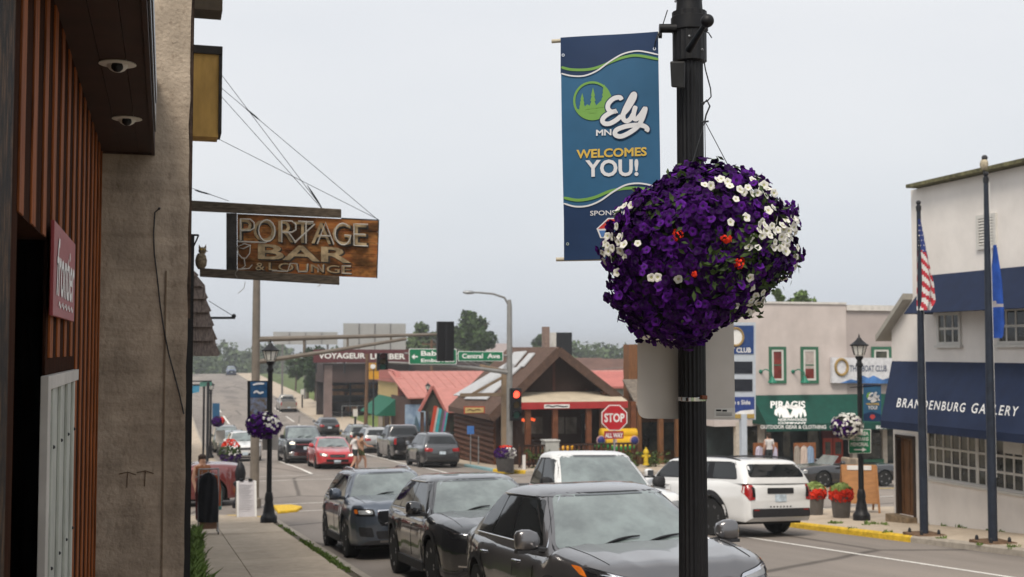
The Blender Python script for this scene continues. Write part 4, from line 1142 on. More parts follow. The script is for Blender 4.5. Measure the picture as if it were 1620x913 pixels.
def wheel_meshes(r, wd, spokes, dark):
    key = (round(r, 3), round(wd, 3), spokes, dark)
    if key in WHEELS: return WHEELS[key]
    ri = r * .70; b = MB()
    b.lathe([(ri, -wd / 2), (r * .93, -wd / 2), (r * .985, -wd * .38), (r, -wd * .2), (r, wd * .2), (r * .985, wd * .38), (r * .93, wd / 2), (ri, wd / 2)], (0, 0, 0), 32, axis='x')
    ty = b.mesh('wheel', M_tyre, True, 40)
    b = MB(); b.lathe([(ri * .99, -wd * .3), (ri * 1.0, wd * .46), (ri * .95, wd * .46), (ri * .9, wd * .2)], (0, 0, 0), 28, axis='x')
    b.lathe([(.001, wd * .44), (.055, wd * .44), (.06, wd * .3)], (0, 0, 0), 12, axis='x')
    for i in range(spokes):
        a = 2 * pi * i / spokes
        for da in (-.11, .11):
            p = [Vector((wd * .40, .04 * cos(a), .04 * sin(a))), Vector((wd * .44, ri * .96 * cos(a + da), ri * .96 * sin(a + da)))]
            b.beam(p[0], p[1], ri * .13, wd * .14, up=(1, 0, 0))
    b.lathe([(.001, wd * .1), (ri * .92, wd * .1)], (0, 0, 0), 20, m=1, axis='x')
    rm = b.mesh('rim', [M_rimd if dark else M_rim, M_dark], True, 30)
    WHEELS[key] = (ty, rm); return ty, rm

DEF = dict(L=4.65, W=1.84, H=1.70, wb=2.71, fo=.95, r=.36, sill=.24, belt=1.05, cowl=1.10, nose=.86, hood=1.0, ws0=1.20, ws1=2.05, rt=.62, rb=.14, tail=1.05, roofw=.66, kind='suv',
           clad=True, rails=True, spokes=5, dark_rim=False, lit=False, front='generic', fcorner=1.0, bed=None, bottomf=.30, flare=.022)
def make_car(name, label, x, y, heading, pm, group=None, cat='car', detail=True, **kw):
    S_ = dict(DEF); S_.update(kw); A = type('A', (), S_)
    L2_, W2 = A.L / 2, A.W / 2
    # placement on the slope
    hd = radians(heading); fwd = Vector((sin(hd), cos(hd), 0)); rgt = Vector((cos(hd), -sin(hd), 0))
    pf, pb = Vector((x, y, 0)) + fwd * A.wb / 2, Vector((x, y, 0)) - fwd * A.wb / 2
    zf, zb_ = G(pf.x, pf.y), G(pb.x, pb.y); zl, zr = G(*(Vector((x, y, 0)) - rgt * .75)[:2]), G(*(Vector((x, y, 0)) + rgt * .75)[:2])
    f3 = (fwd * A.wb + Vector((0, 0, zf - zb_))).normalized(); r3 = (rgt * 1.5 + Vector((0, 0, zr - zl))).normalized(); u3 = r3.cross(f3).normalized(); r3 = f3.cross(u3)
    t = thing(name, label, cat, (x, y, (zf + zb_) / 2), group)
    t.rotation_euler = Matrix((r3, f3, u3)).transposed().to_euler()
    yfw, yrw = L2_ - A.fo, L2_ - A.fo - A.wb
    yc0, yw1, yr1, yr0 = L2_ - A.ws0, L2_ - A.ws1, -L2_ + A.rt, -L2_ + A.rb
    # lower body
    if A.bed:      # pickup: cab ends at rb, bed behind
        top = prof_fn([(-L2_ - 1, A.bed - .06), (-L2_ + .03, A.bed - .02), (-L2_ + .08, A.bed), (yr0 - .05, A.bed), (yr0, A.belt), (yc0 - .1, A.belt), (yc0 + .1, A.cowl), (L2_ - .55, A.hood), (L2_ - .18, A.nose + .04), (L2_ - .05, A.nose), (L2_, A.nose - .12), (9, A.nose - .12)])
    else:
        top = prof_fn([(-9, A.tail - .15), (-L2_, A.tail - .15), (-L2_ + .07, A.tail), (yr0 + .25, A.belt + .05), (yrw, A.belt + .03), (yc0 - .1, A.belt), (yc0 + .1, A.cowl), (L2_ - .55, A.hood), (L2_ - .20, A.nose + .05), (L2_ - .06, A.nose), (L2_, A.nose - .13), (9, A.nose - .13)])
    ra = A.r * 1.17
    def bot(yy):
        z = float(np.interp(yy, [-L2_, -L2_ + .12, -L2_ + .5, L2_ - .6, L2_ - .12, L2_], [.42, .34, A.sill + .02, A.sill + .0, A.bottomf - .04, A.bottomf + .04]))
        for yw in (yfw, yrw):
            d = abs(yy - yw)
            if d < ra: z = max(z, A.r + sqrt(ra * ra - d * d) * 1.0)
        return z
    fc = A.fcorner
    wf_ = lambda yy: float(np.interp(yy, [-L2_, -L2_ + .04, -L2_ + .12, -L2_ + .35, -L2_ + .9, L2_ - 1.1, L2_ - .7, L2_ - .35, L2_ - .16, L2_ - .06, L2_], [.83, .88, .925, .965, 1, 1, .985, .95 * fc + (1 - fc) * .98, .87 * fc + (1 - fc) * .95, .79 * fc + (1 - fc) * .9, .68 * fc + (1 - fc) * .85]))
    ys = set(np.round(np.linspace(-L2_, L2_, 46), 4)) | {round(L2_ - d, 4) for d in (.02, .04, .06, .09, .12, .16, .2, .25, .3, .36)} | {round(-L2_ + d, 4) for d in (.02, .04, .08, .12)}
    for yw in (yfw, yrw):
        for a in np.linspace(0, pi, 17): ys.add(round(yw + ra * cos(a), 4))
        ys |= {round(yw + ra + .006, 4), round(yw - ra - .006, 4)}
    ys = sorted(ys); ys = [ys[0]] + [b_ for a_, b_ in zip(ys, ys[1:]) if b_ - a_ > .0035]
    lev = [0, .05, .14, .26, .40, .52, .62, .70, .78, .86, .92, .965, 1.0]
    wp = [.955, .975, .985, .99, .995, 1.0, 1.0, .988, .985, .972, .945, .905, .84]
    verts = []; ncol = 0
    for yy in ys:
        zt_, zb0 = top(yy), bot(yy); zs = A.sill if abs(yy) < L2_ - .5 else min(zb0, A.sill + .15); hw = W2 * wf_(yy); row = []
        row.append((0, zb0)); row.append((hw * .8, zb0))
        for lv, w_ in zip(lev, wp):
            z = zs + (zt_ - zs) * lv
            if z < zb0 + .001 * lv: z = zb0 + .001 * lv
            fl = 0
            if A.flare:
                for yw in (yfw, yrw): fl = max(fl, A.flare * max(0, 1 - abs(yy - yw) / (ra * 1.5)) ** .5 * max(0, 1 - abs(z - A.r - ra * .8) / .55))
            row.append((hw * w_ + fl, z))
        for u in (.72, .60, .5, .26): row.append((hw * u, zt_ + .022 * (1 - (u / .84) ** 2) + (.014 * (1 if u == .60 else -.2 if u < .6 else 0) if yy > yc0 else 0)))
        row.append((0, zt_ + .022)); ncol = len(row)
        full = [(-a, z) for a, z in row] + [(a, z) for a, z in row[::-1]]
        verts.append([(a, yy, z) for a, z in full])
    nc = 2 * ncol; b = MB(); flat_ = [v for r_ in verts for v in r_]; fs = []
    for i in range(len(ys) - 1):
        for j in range(nc - 1): fs.append((i * nc + j, i * nc + j + 1, (i + 1) * nc + j + 1, (i + 1) * nc + j))
    N = (len(ys) - 1) * nc
    for base in (0, N):
        for j in range(ncol - 1): fs.append((base + j, base + j + 1, base + nc - 2 - j, base + nc - 1 - j))
    b.add(flat_, fs)
    bm_v, bm_f = list(b.v), list(b.f)
    body = b.build('body', pm, t, smooth=True, angle=38, local=True)
    bb = BVHTree.FromPolygons([Vector(v) for v in bm_v], bm_f)
    # dark wheel wells
    b = MB()
    for yw in (yfw, yrw): b.box(-W2 * .80, W2 * .80, yw - ra, yw + ra, A.sill, A.r + ra - .01)
    b.box(-W2 * .86, W2 * .86, -L2_ + .35, L2_ - .4, A.sill - .06, A.sill + .1); b.build('underbody', M_dark, t, local=True)
    # cabin
    zb1 = A.belt - .06; wbelt = W2 * .935; wroof = W2 * A.roofw * 1.02
    levs = [0, .12, .3, .5, .68, .80, .88]
    rings = []; Hc = A.H - zb1; nn = 56
    def ring(c, inset=0.0):
        yf = yc0 + (yw1 - yc0) * (c ** 1.08) - inset * 1.6; yr = yr0 + (yr1 - yr0) * (c ** 1.3) + inset * 1.6; hw = wbelt + (wroof - wbelt) * (c ** 1.15) - inset
        my, hy = (yf + yr) / 2, (yf - yr) / 2
        if hy < .12: hy = .12; yf, yr = my + hy, my - hy
        rc = min(.09 + .16 * c + inset * .5, hw * .8, hy * .8); q = []
        q += [(-hw + rc + (2 * hw - 2 * rc) * k / 9, yf) for k in range(10)]
        q += [(hw - rc + rc * sin(a), yf - rc + rc * cos(a)) for a in np.linspace(.26, 1.31, 4)]
        q += [(hw, yf - rc + (yr - yf + 2 * rc) * k / 13) for k in range(14)]
        q += [(hw - rc + rc * cos(a), yr + rc - rc * sin(a)) for a in np.linspace(.26, 1.31, 4)]
        q += [(hw - rc - (2 * hw - 2 * rc) * k / 9, yr) for k in range(10)]
        q += [(-hw + rc - rc * sin(a), yr + rc - rc * cos(a)) for a in np.linspace(.26, 1.31, 4)]
        q += [(-hw, yr + rc + (yf - yr - 2 * rc) * k / 5) for k in (1, 2, 3, 4)][:0] + [(-hw, yr + rc + (yf - yr - 2 * rc) * k / 13) for k in range(14)]
        q += [(-hw + rc - rc * cos(a), yf - rc + rc * sin(a)) for a in np.linspace(.26, 1.31, 4)]
        out = []
        for (a, b_) in q:
            t_ = max(-1, min(1, (b_ - my) / hy)); t2 = max(-1, min(1, (b_ - (yw1 + yr1) / 2) / ((yw1 - yr1) / 2 + .05))); u = min(1, abs(a) / max(hw, .01))
            out.append((a * (1 + .012 * (1 - t_ * t_)), b_ + (.12 if t_ > 0 else -.06) * (1 - u * u) * max(0, abs(t_)) ** 4 - (.05 if t_ > 0 else -.02) * abs(t_) ** 4, zb1 + Hc * c - (c ** 3) * Hc * ((.10 if not A.bed else .03) * max(0, -t2) ** 2 + .05 * max(0, t2) ** 2)))
        return out
    nn = len(ring(.5))
    for c in levs: rings.append(ring(c))
    rings += [ring(.93, .018), ring(.962, .05), ring(.982, .10), ring(.992, .18), ring(.998, .30), ring(1.0, .48)]
    b = MB(); vs = [p for r_ in rings for p in r_]; k_ = len(rings)
    fs = [(i * nn + j, i * nn + (j + 1) % nn, (i + 1) * nn + (j + 1) % nn, (i + 1) * nn + j) for i in range(k_ - 1) for j in range(nn)] + [tuple((k_ - 1) * nn + j for j in range(nn))]
    b.add(vs, fs)
    if A.kind != 'open':
        cab = b.build('cabin', pm, t, smooth=True, angle=50, local=True)
        cbv = BVHTree.FromPolygons([Vector(v) for v in vs], fs)
        Z = lambda c: zb1 + Hc * c
        YF = lambda c: yc0 + (yw1 - yc0) * (c ** 1.08); YR = lambda c: yr0 + (yr1 - yr0) * (c ** 1.3); HW = lambda c: wbelt + (wroof - wbelt) * (c ** 1.15)
        lo_, hi_ = .17, .87
        # windscreen and backlight
        q = rpoly([(-HW(lo_) * .92, Z(lo_ - .03)), (-HW(hi_) * .86, Z(hi_)), (HW(hi_) * .86, Z(hi_)), (HW(lo_) * .92, Z(lo_ - .03))], .07)
        b = MB(); patch(b, cbv, rpoly([(-HW(lo_) * .965, Z(lo_ - .075)), (-HW(hi_) * .905, Z(hi_ + .022)), (HW(hi_) * .905, Z(hi_ + .022)), (HW(lo_) * .965, Z(lo_ - .075))], .07), 'F', .002, .01); b.build('screen_surround', M_black, t, smooth=True, angle=60, local=True)
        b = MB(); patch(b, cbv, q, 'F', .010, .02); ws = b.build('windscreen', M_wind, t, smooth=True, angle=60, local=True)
        q2 = rpoly([(-HW(.86) * .55, Z(.845)), (-HW(.9) * .55, Z(hi_ - .004)), (HW(.9) * .55, Z(hi_ - .004)), (HW(.86) * .55, Z(.845))], .02)
        b = MB(); patch(b, cbv, q2, 'F', .0125, .005); b.build('sun_band', mat('screen_band', (.09, .10, .11), .15), ws, local=True)
        hr = .74 if A.kind == 'suv' else .86
        q = rpoly([(-HW(.22) * .86, Z(.24)), (-HW(hr) * .84, Z(hr)), (HW(hr) * .84, Z(hr)), (HW(.22) * .86, Z(.24))], .08)
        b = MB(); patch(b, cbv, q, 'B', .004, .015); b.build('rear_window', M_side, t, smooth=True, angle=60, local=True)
        # side glass with black surround
        splits = A.glass if hasattr(A, 'glass') else ((.02, .40), (.415, .70), (.715, .93))
        for sd in ('L', 'R'):
            c0, c1 = .19, .80
            a0, a1 = YF(c0) - .10, YF(c1) - .10; r0_, r1_ = YR(c0) + .10, YR(c1) + .10
            e0, e1 = splits[-1][1], splits[0][0]
            fr = rpoly([(a0 + .03, Z(c0) - .02), (a1 + .03, Z(c1) + .02), (a1 + (r1_ - a1) * e0 - .02, Z(c1) + .02), (a0 + (r0_ - a0) * e0 - .02, Z(c0) - .02)], .07)
            b = MB(); patch(b, cbv, fr, sd, .002, .01); sf = b.build('window_surround', M_black, t, smooth=True, angle=60, local=True)
            if detail and not A.bed:
                b = MB(); pts = [(a0 + .03, Z(c0) - .02), (a0 + (r0_ - a0) * e0 - .02, Z(c0) - .02)]
                tr = []
                for u in np.linspace(0, 1, 8):
                    yy = pts[0][0] + (pts[1][0] - pts[0][0]) * u; sx = -1 if sd == 'L' else 1
                    h = cbv.ray_cast(Vector((sx * 4, yy, pts[0][1])), Vector((-sx, 0, 0)))
                    if h[0] is not None: tr.append(h[0] + Vector((sx * .004, 0, 0)))
                if len(tr) > 2 and A.front in ('rogue', 'volvo', 'cx'):
                    tp_ = []
                    for u in np.linspace(0, 1, 12):
                        aa = fr[0]; yy = a1 + .02 + (a1 + (r1_ - a1) * e0 - .03 - a1) * u; h = cbv.ray_cast(Vector((sx * 4, yy, Z(c1) + .02)), Vector((-sx, 0, 0)))
                        if h[0] is not None: tp_.append(h[0] + Vector((sx * .004, 0, 0)))
                    b.tube(tr[::-1] + tp_, .008, 5); b.build('window_trim', M_chrome, t, smooth=True, local=True)
            for (s0_, s1_) in splits:
                q = rpoly([(a0 + (r0_ - a0) * s0_, Z(c0)), (a1 + (r1_ - a1) * (s0_ + .0), Z(c1)), (a1 + (r1_ - a1) * s1_, Z(c1)), (a0 + (r0_ - a0) * s1_, Z(c0))], .045)
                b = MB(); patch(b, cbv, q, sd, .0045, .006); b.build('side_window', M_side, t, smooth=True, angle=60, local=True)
        if A.rails:
            for sx in (-1, 1):
                b = MB(); pts = []
                for u in np.linspace(0, 1, 10):
                    yy = yw1 - .15 + (yr1 + .1 - yw1 + .15) * u; h = cbv.ray_cast(Vector((sx * wroof * .90, yy, 4)), Vector((0, 0, -1)))
                    if h[0] is not None: pts.append(h[0] + Vector((0, 0, .035 * min(1, 6 * u, 6 * (1 - u)))))
                if len(pts) > 3: b.tube(pts, .018, 6); b.build('roof_rail', M_chrome if A.rails == 'chrome' else M_plast, t, smooth=True, local=True)
        if detail and not A.bed:
            for sx in (-1, 1):
                pts = []
                for u in np.linspace(0, 1, 12):
                    yy = yc0 + .08 + (L2_ - .2 - yc0 - .08) * u; h = bb.ray_cast(Vector((sx * W2 * (.80 - .10 * u), yy, 4)), Vector((0, 0, -1)))
                    if h[0] is not None: pts.append(h[0] + Vector((0, 0, .0005)))
                if len(pts) > 3: b = MB(); b.tube(pts, .0045, 4); b.build('bonnet_gap', M_dark, t, local=True)
        if detail:
            for xo, x1_, rise in ((-.10, -.50, .05), (.30, -.06, .055)):
                b = MB(); pts = []
                for u in np.linspace(0, 1, 6):
                    xx = xo + (x1_ - xo) * u; zz_ = Z(.12) + .03 + rise * sin(u * pi * .5); h = cbv.ray_cast(Vector((xx, 4, zz_)), Vector((0, -1, 0)))
                    if h[0] is not None: pts.append(h[0] + Vector((0, .02, .012)))
                if len(pts) > 2: b.tube(pts, [.006, .012, .014, .012, .009, .006][:len(pts)], 5); b.build('wiper', M_black, t, smooth=True, local=True)
    # wheels
    ty, rm = wheel_meshes(A.r, .235, A.spokes, A.dark_rim)
    for yw in (yfw, yrw):
        for sx in (-1, 1):
            wh = link_mesh('wheel', ty, t, (sx * (W2 - .125), yw, A.r), (0, 0, 0 if sx > 0 else pi)); link_mesh('rim', rm, wh)
    # cladding / arch lips
    if A.clad:
        for sx in (-1, 1):
            for yw in (yfw, yrw):
                b = MB(); vs = []; n_ = 18
                for i in range(n_ + 1):
                    a = pi * i / n_
                    for rr in (ra - .012, ra + (.10 if A.flare > .03 else .055)):
                        yy, zz_ = yw + rr * cos(a), max(A.sill + .01, A.r + rr * sin(a)); h = bb.ray_cast(Vector((sx * 4, yy, zz_ + (.02 if rr < ra else 0))), Vector((-sx, 0, 0)))
                        xx = h[0].x if h[0] is not None and abs(h[0].x) > W2 * .7 else sx * W2 * .97
                        vs.append((xx + sx * .012, yy, zz_))
                b.add(vs, [(2 * i, 2 * i + 1, 2 * i + 3, 2 * i + 2) for i in range(n_)]); b.build('wheel_arch', M_plast, t, smooth=True, local=True)
            b = MB(); q = [(yfw - ra - .05, A.sill + .0), (yfw - ra - .05, A.sill + .12), (yrw + ra + .05, A.sill + .12), (yrw + ra + .05, A.sill + .0)]
            b.slab([(sx * W2 * .985, a, z) for a, z in q], (sx * .02, 0, 0)); b.build('sill', M_plast, t, local=True)
    # door gaps and handles
    for sd, sx in (('L', -1), ('R', 1)):
        ymid = (yfw + yrw) / 2 + .12
        for yy in (yfw - ra - .14, ymid - .05, yrw + ra * .55):
            pts = []; b = MB()
            for z in np.linspace(A.sill + .16, A.belt - .05, 7):
                h = bb.ray_cast(Vector((sx * 4, yy, z)), Vector((-sx, 0, 0)))
                if h[0] is not None: pts.append(h[0] + Vector((sx * .0005, 0, 0)))
            if len(pts) > 2: b.tube(pts, .0045, 4); b.build('door_gap', M_dark, t, local=True)
        for yy in (ymid + .12, yrw + ra * .55 + .16):
            h = bb.ray_cast(Vector((sx * 4, yy, A.belt - .13)), Vector((-sx, 0, 0)))
            if h[0] is not None:
                b = MB(); p = h[0]; b.tube([p + Vector((sx * .0, -.11, 0)), p + Vector((sx * .03, -.08, .004)), p + Vector((sx * .03, .08, .006)), p + Vector((0, .11, .004))], .014, 6); b.build('door_handle', M_chrome if A.front == 'rogue' else pm, t, smooth=True, local=True)
        # mirror
        my_, mz = yc0 - .22, A.belt + .085
        b = MB(); x0 = sx * W2 * .93
        vs = []; nn_ = 12
        for i, (xx, s) in enumerate(((0.03, .3), (.06, .75), (.12, .98), (.19, 1.0), (.235, .9), (.255, .55))):
            for j in range(nn_):
                a = 2 * pi * j / nn_; e = .5
                vs.append((x0 + sx * xx, my_ + .07 * s * (abs(cos(a)) ** e) * (1 if cos(a) > 0 else -1) - .02 * xx * 10 * .1, mz + .02 + (.085 + .02 * (1 if sin(a) > 0 else 0)) * s * (abs(sin(a)) ** e) * (1 if sin(a) > 0 else -1)))
        fs = [(i * nn_ + j, i * nn_ + (j + 1) % nn_, (i + 1) * nn_ + (j + 1) % nn_, (i + 1) * nn_ + j) for i in range(5) for j in range(nn_)] + [tuple(range(nn_)), tuple(5 * nn_ + j for j in range(nn_))]
        b.add(vs, fs); mr = b.build('mirror', M_plast if A.front == 'truck' else pm, t, smooth=True, angle=50, local=True)
        b = MB(); b.tube([(x0 - sx * .03, my_, mz - .07), (x0 + sx * .08, my_, mz - .05)], [.03, .025], 6); b.box(min(x0 + sx * .05, x0 + sx * .25), max(x0 + sx * .05, x0 + sx * .25), my_ - .06, my_ + .055, mz - .085, mz - .055); b.build('mirror_stalk', M_plast, mr, local=True)
        b = MB(); b.box(min(x0 + sx * .07, x0 + sx * .235), max(x0 + sx * .07, x0 + sx * .235), my_ - .078, my_ - .07, mz - .045, mz + .09); b.build('mirror_glass', M_chrome, mr, local=True)
    # front
    zn = A.nose; fr_ = A.front
    fx = W2 * wf_(L2_ - .12)
    def fp(nm, q, m, r=.03, off=.008, parent=None, sym=True, view='F', depth=.03):
        objs = []
        for sx in ((-1, 1) if sym else (1,)):
            qq = [(sx * a, z) for a, z in q]
            if sx < 0: qq = qq[::-1]
            b = MB(); patch(b, bb, rpoly(qq, r), view, off, depth); objs.append(b.build(nm, m, (parent[0 if sx < 0 else 1] if isinstance(parent, list) else parent) or t, smooth=True, angle=50, local=True))
        return objs
    Hd = M_led if A.lit else M_lens
    if fr_ == 'rogue':
        hl = fp('headlight', [(.42, zn - .13), (.45, zn - .06), (.82, zn + .045), (.80, zn - .05)], M_black, .02)
        fp('daylight_strip', [(.44, zn - .092), (.46, zn - .062), (.80, zn + .03), (.795, zn - .005)], M_led if False else M_chrome, .012, .016, hl)
        fp('lens_block', [(.46, zn - .12), (.465, zn - .09), (.70, zn - .02), (.70, zn - .075)], M_lens, .012, .014, hl)
        fp('turn_signal', [(.805, zn - .045), (.81, zn + .03), (.838, zn + .035), (.835, zn - .03)], M_amber, .008, .012, hl)
        fp('grille', [(-.40, zn - .42), (-.47, zn - .10), (.47, zn - .10), (.40, zn - .42)], M_black, .04, .008, sym=False)
        fp('grille_trim', [(.30, zn - .36), (.44, zn - .085), (.52, zn - .10), (.38, zn - .38)], M_chrome, .012, .016)
        fp('lower_headlight', [(.52, zn - .34), (.54, zn - .20), (.74, zn - .18), (.72, zn - .32)], M_lens, .03, .008)
        fp('lower_intake', [(-.62, .36), (-.6, .46), (.6, .46), (.62, .36)], M_plast, .03, .008, sym=False)
    elif fr_ == 'cx':
        hl = fp('headlight', [(.46, zn - .10), (.50, zn - .045), (.83, zn + .0), (.80, zn - .09)], M_black, .015)
        fp('daylight_strip', [(.48, zn - .058), (.50, zn - .045), (.81, zn - .008), (.81, zn - .026)], M_chrome, .006, .014, hl)
        fp('grille', [(-.36, zn - .46), (-.52, zn - .16), (-.46, zn - .08), (.46, zn - .08), (.52, zn - .16), (.36, zn - .46)], M_black, .05, .008, sym=False)
        fp('lower_intake', [(-.7, .36), (-.66, .44), (.66, .44), (.7, .36)], M_plast, .03, .008, sym=False)
        fp('fog_strip', [(.5, zn - .46), (.5, zn - .44), (.74, zn - .42), (.74, zn - .44)], M_chrome, .006, .008)
    elif fr_ == 'volvo':
        hl = fp('headlight', [(.50, zn - .17), (.52, zn - .05), (.84, zn - .02), (.82, zn - .16)], M_black, .03)
        fp('lens_block', [(.54, zn - .13), (.55, zn - .07), (.78, zn - .06), (.77, zn - .13)], M_lens, .02, .013, hl)
        fp('turn_signal', [(.785, zn - .12), (.79, zn - .05), (.83, zn - .05), (.825, zn - .12)], M_amber, .01, .013, hl)
        fp('grille_surround', [(-.40, zn - .33), (-.46, zn - .24), (-.46, zn - .06), (.46, zn - .06), (.46, zn - .24), (.40, zn - .33)], M_chrome, .03, .006, sym=False)
        gr = fp('grille', [(-.385, zn - .31), (-.44, zn - .23), (-.44, zn - .08), (.44, zn - .08), (.44, zn - .23), (.385, zn - .31)], M_black, .03, .012, sym=False)
        yb_ = bb.ray_cast(Vector((0, 4, zn - .19)), Vector((0, -1, 0)))[0].y + .03
        b = MB(); b.tube([(.075 * cos(a), yb_, zn - .19 + .075 * sin(a)) for a in np.linspace(0, 2 * pi, 17)], .012, 6); b.tube([(-.34 * -1, yb_ - .012, zn - .30), (.06, yb_, zn - .215)], .013, 6); b.tube([(-.05, yb_, zn - .16), (-.33, yb_ - .012, zn - .085)], .013, 6); b.build('badge', M_chrome, gr[0], smooth=True, local=True)
        fp('fog_recess', [(.52, .40), (.56, .56), (.78, .58), (.76, .42)], M_plast, .03, .006)
        fp('lower_intake', [(-.46, .36), (-.5, .5), (.5, .5), (.46, .36)], M_plast, .04, .006, sym=False)
        fp('skid_plate', [(-.42, .30), (-.42, .34), (.42, .34), (.42, .30)], M_rim, .01, .014, sym=False)
    elif A.bed and fr_ == 'truck':
        hl = fp('headlight', [(.58, zn - .26), (.58, zn - .08), (.90, zn - .07), (.90, zn - .24)], M_lens if not A.lit else M_lens, .03)
        if A.lit: fp('lamp_strip', [(.62, zn - .22), (.62, zn - .12), (.86, zn - .11), (.86, zn - .2)], M_led, .03, .014, hl)
        fp('grille', [(-.55, zn - .45), (-.56, zn - .08), (.56, zn - .08), (.55, zn - .45)], M_black, .04, .008, sym=False)
        fp('grille_bar', [(-.54, zn - .25), (-.54, zn - .20), (.54, zn - .20), (.54, zn - .25)], M_chrome if A.lit else M_plast, .01, .016, sym=False)
        fp('bumper', [(-.9, .42), (-.9, .60), (.9, .60), (.9, .42)], M_chrome if A.lit else M_plast, .03, .03, sym=False, depth=.06)
    else:
        hl = fp('headlight', [(.44, zn - .20), (.46, zn - .07), (.80, zn - .01), (.80, zn - .14)], M_lens, .03)
        if A.lit: fp('lamp_bulb', [(.52, zn - .155), (.53, zn - .08), (.70, zn - .055), (.70, zn - .13)], M_led, .03, .014, hl)
        fp('grille', [(-.34, zn - .22), (-.36, zn - .09), (.36, zn - .09), (.34, zn - .22)], M_black, .03, .008, sym=False)
        fp('grille_bar', [(-.34, zn - .165), (-.34, zn - .145), (.34, zn - .145), (.34, zn - .165)], M_chrome, .005, .014, sym=False)
        fp('lower_intake', [(-.5, .34), (-.52, .46), (.52, .46), (.5, .34)], M_black, .03, .008, sym=False)
    if fr_ not in ('rogue',):
        fp('licence_plate', [(-.155, zn - .50), (-.155, zn - .34), (.155, zn - .34), (.155, zn - .50)] if fr_ != 'volvo' else [(-.155, zn - .47), (-.155, zn - .34), (.155, zn - .34), (.155, zn - .47)], M_plate, .01, .02, sym=False)
    # rear
    if A.kind == 'open': return t
    tz = A.tail
    if A.bed:
        fp('tail_light', [(W2 * .78, A.bed - .42), (W2 * .78, A.bed - .08), (W2 * .90, A.bed - .08), (W2 * .90, A.bed - .42)], M_tail, .02, view='B')
        fp('tailgate', [(-W2 * .74, .62), (-W2 * .74, A.bed - .05), (W2 * .74, A.bed - .05), (W2 * .74, .62)], pm, .03, .006, sym=False, view='B', depth=.01)
        fp('rear_bumper', [(-W2 * .85, .44), (-W2 * .85, .58), (W2 * .85, .58), (W2 * .85, .44)], M_chrome, .03, .05, sym=False, view='B', depth=.08)
        b = MB(); b.box(-W2 * .72, W2 * .72, -L2_ + .1, yr0 - .12, A.bed - .02, A.bed + .028); b.build('bed_liner', M_plast, t, local=True)
        fp('licence_plate', [(-.155, .46), (-.155, .58), (.155, .58), (.155, .46)], M_plate, .01, .06, sym=False, view='B')
    elif fr_ == 'runner':
        fp('tail_light', [(W2 * .70, tz - .35), (W2 * .74, tz - .04), (W2 * .90, tz - .02), (W2 * .93, tz - .2), (W2 * .86, tz - .37)], M_tail, .03, .014, view='B')
        fp('tail_lens_dark', [(W2 * .70, tz - .30), (W2 * .72, tz - .09), (W2 * .79, tz - .08), (W2 * .78, tz - .30)], M_black, .02, .018, view='B')
        fp('badge_bar', [(-.36, tz - .23), (-.36, tz - .11), (.36, tz - .11), (.36, tz - .23)], M_plast, .02, .012, sym=False, view='B')
        fp('licence_plate', [(-.155, tz - .40), (-.155, tz - .25), (.155, tz - .25), (.155, tz - .40)], M_plate, .01, .014, sym=False, view='B')
        b = MB()
        for i in range(7): b.box(-.27 + i * .09 - .02, -.27 + i * .09 + .02, -L2_ - .004, -L2_ + .02, tz - .52, tz - .49)
        b.build('tailgate_letters', M_plast, t, local=True)
        fp('rear_bumper', [(-W2 * .80, .44), (-W2 * .80, .62), (W2 * .80, .62), (W2 * .80, .44)], M_plast, .03, .03, sym=False, view='B', depth=.08)
        fp('bumper_reflector', [(W2 * .62, .58), (W2 * .62, .605), (W2 * .76, .605), (W2 * .76, .58)], M_tail, .006, .036, view='B')
    else:
        fp('tail_light', [(W2 * .52, tz - .25), (W2 * .50, tz - .10), (W2 * .90, tz - .06), (W2 * .90, tz - .24)], M_tail, .03, view='B')
        fp('licence_plate', [(-.155, tz - .38), (-.155, tz - .24), (.155, tz - .24), (.155, tz - .38)], M_plate, .01, .012, sym=False, view='B')
        fp('rear_bumper', [(-W2 * .78, .40), (-W2 * .78, .56), (W2 * .78, .56), (W2 * .78, .40)], M_plast, .03, .02, sym=False, view='B', depth=.06)
    return t

pt_rogue = paint_mat('gunmetal_paint', (.12, .115, .118), .7, .28)
pt_black = paint_mat('black_car_paint', (.013, .013, .015), .2, .25)
pt_blue = paint_mat('slate_blue_paint', (.085, .105, .14), .6, .3)
pt_white = paint_mat('white_car_paint', (.72, .72, .71), 0, .35)
pt_red = paint_mat('red_car_paint', (.50, .022, .028), .1, .3)
pt_navy = paint_mat('dark_navy_paint', (.018, .024, .034), .3, .3)
pt_silver = paint_mat('silver_paint', (.42, .42, .41), .6, .3)
pt_grey = paint_mat('dark_grey_paint', (.055, .058, .062), .5, .3)
pt_maroon = paint_mat('maroon_paint', (.15, .025, .022), .3, .3)
pt_green = paint_mat('grey_green_paint', (.16, .17, .15), .5, .3)

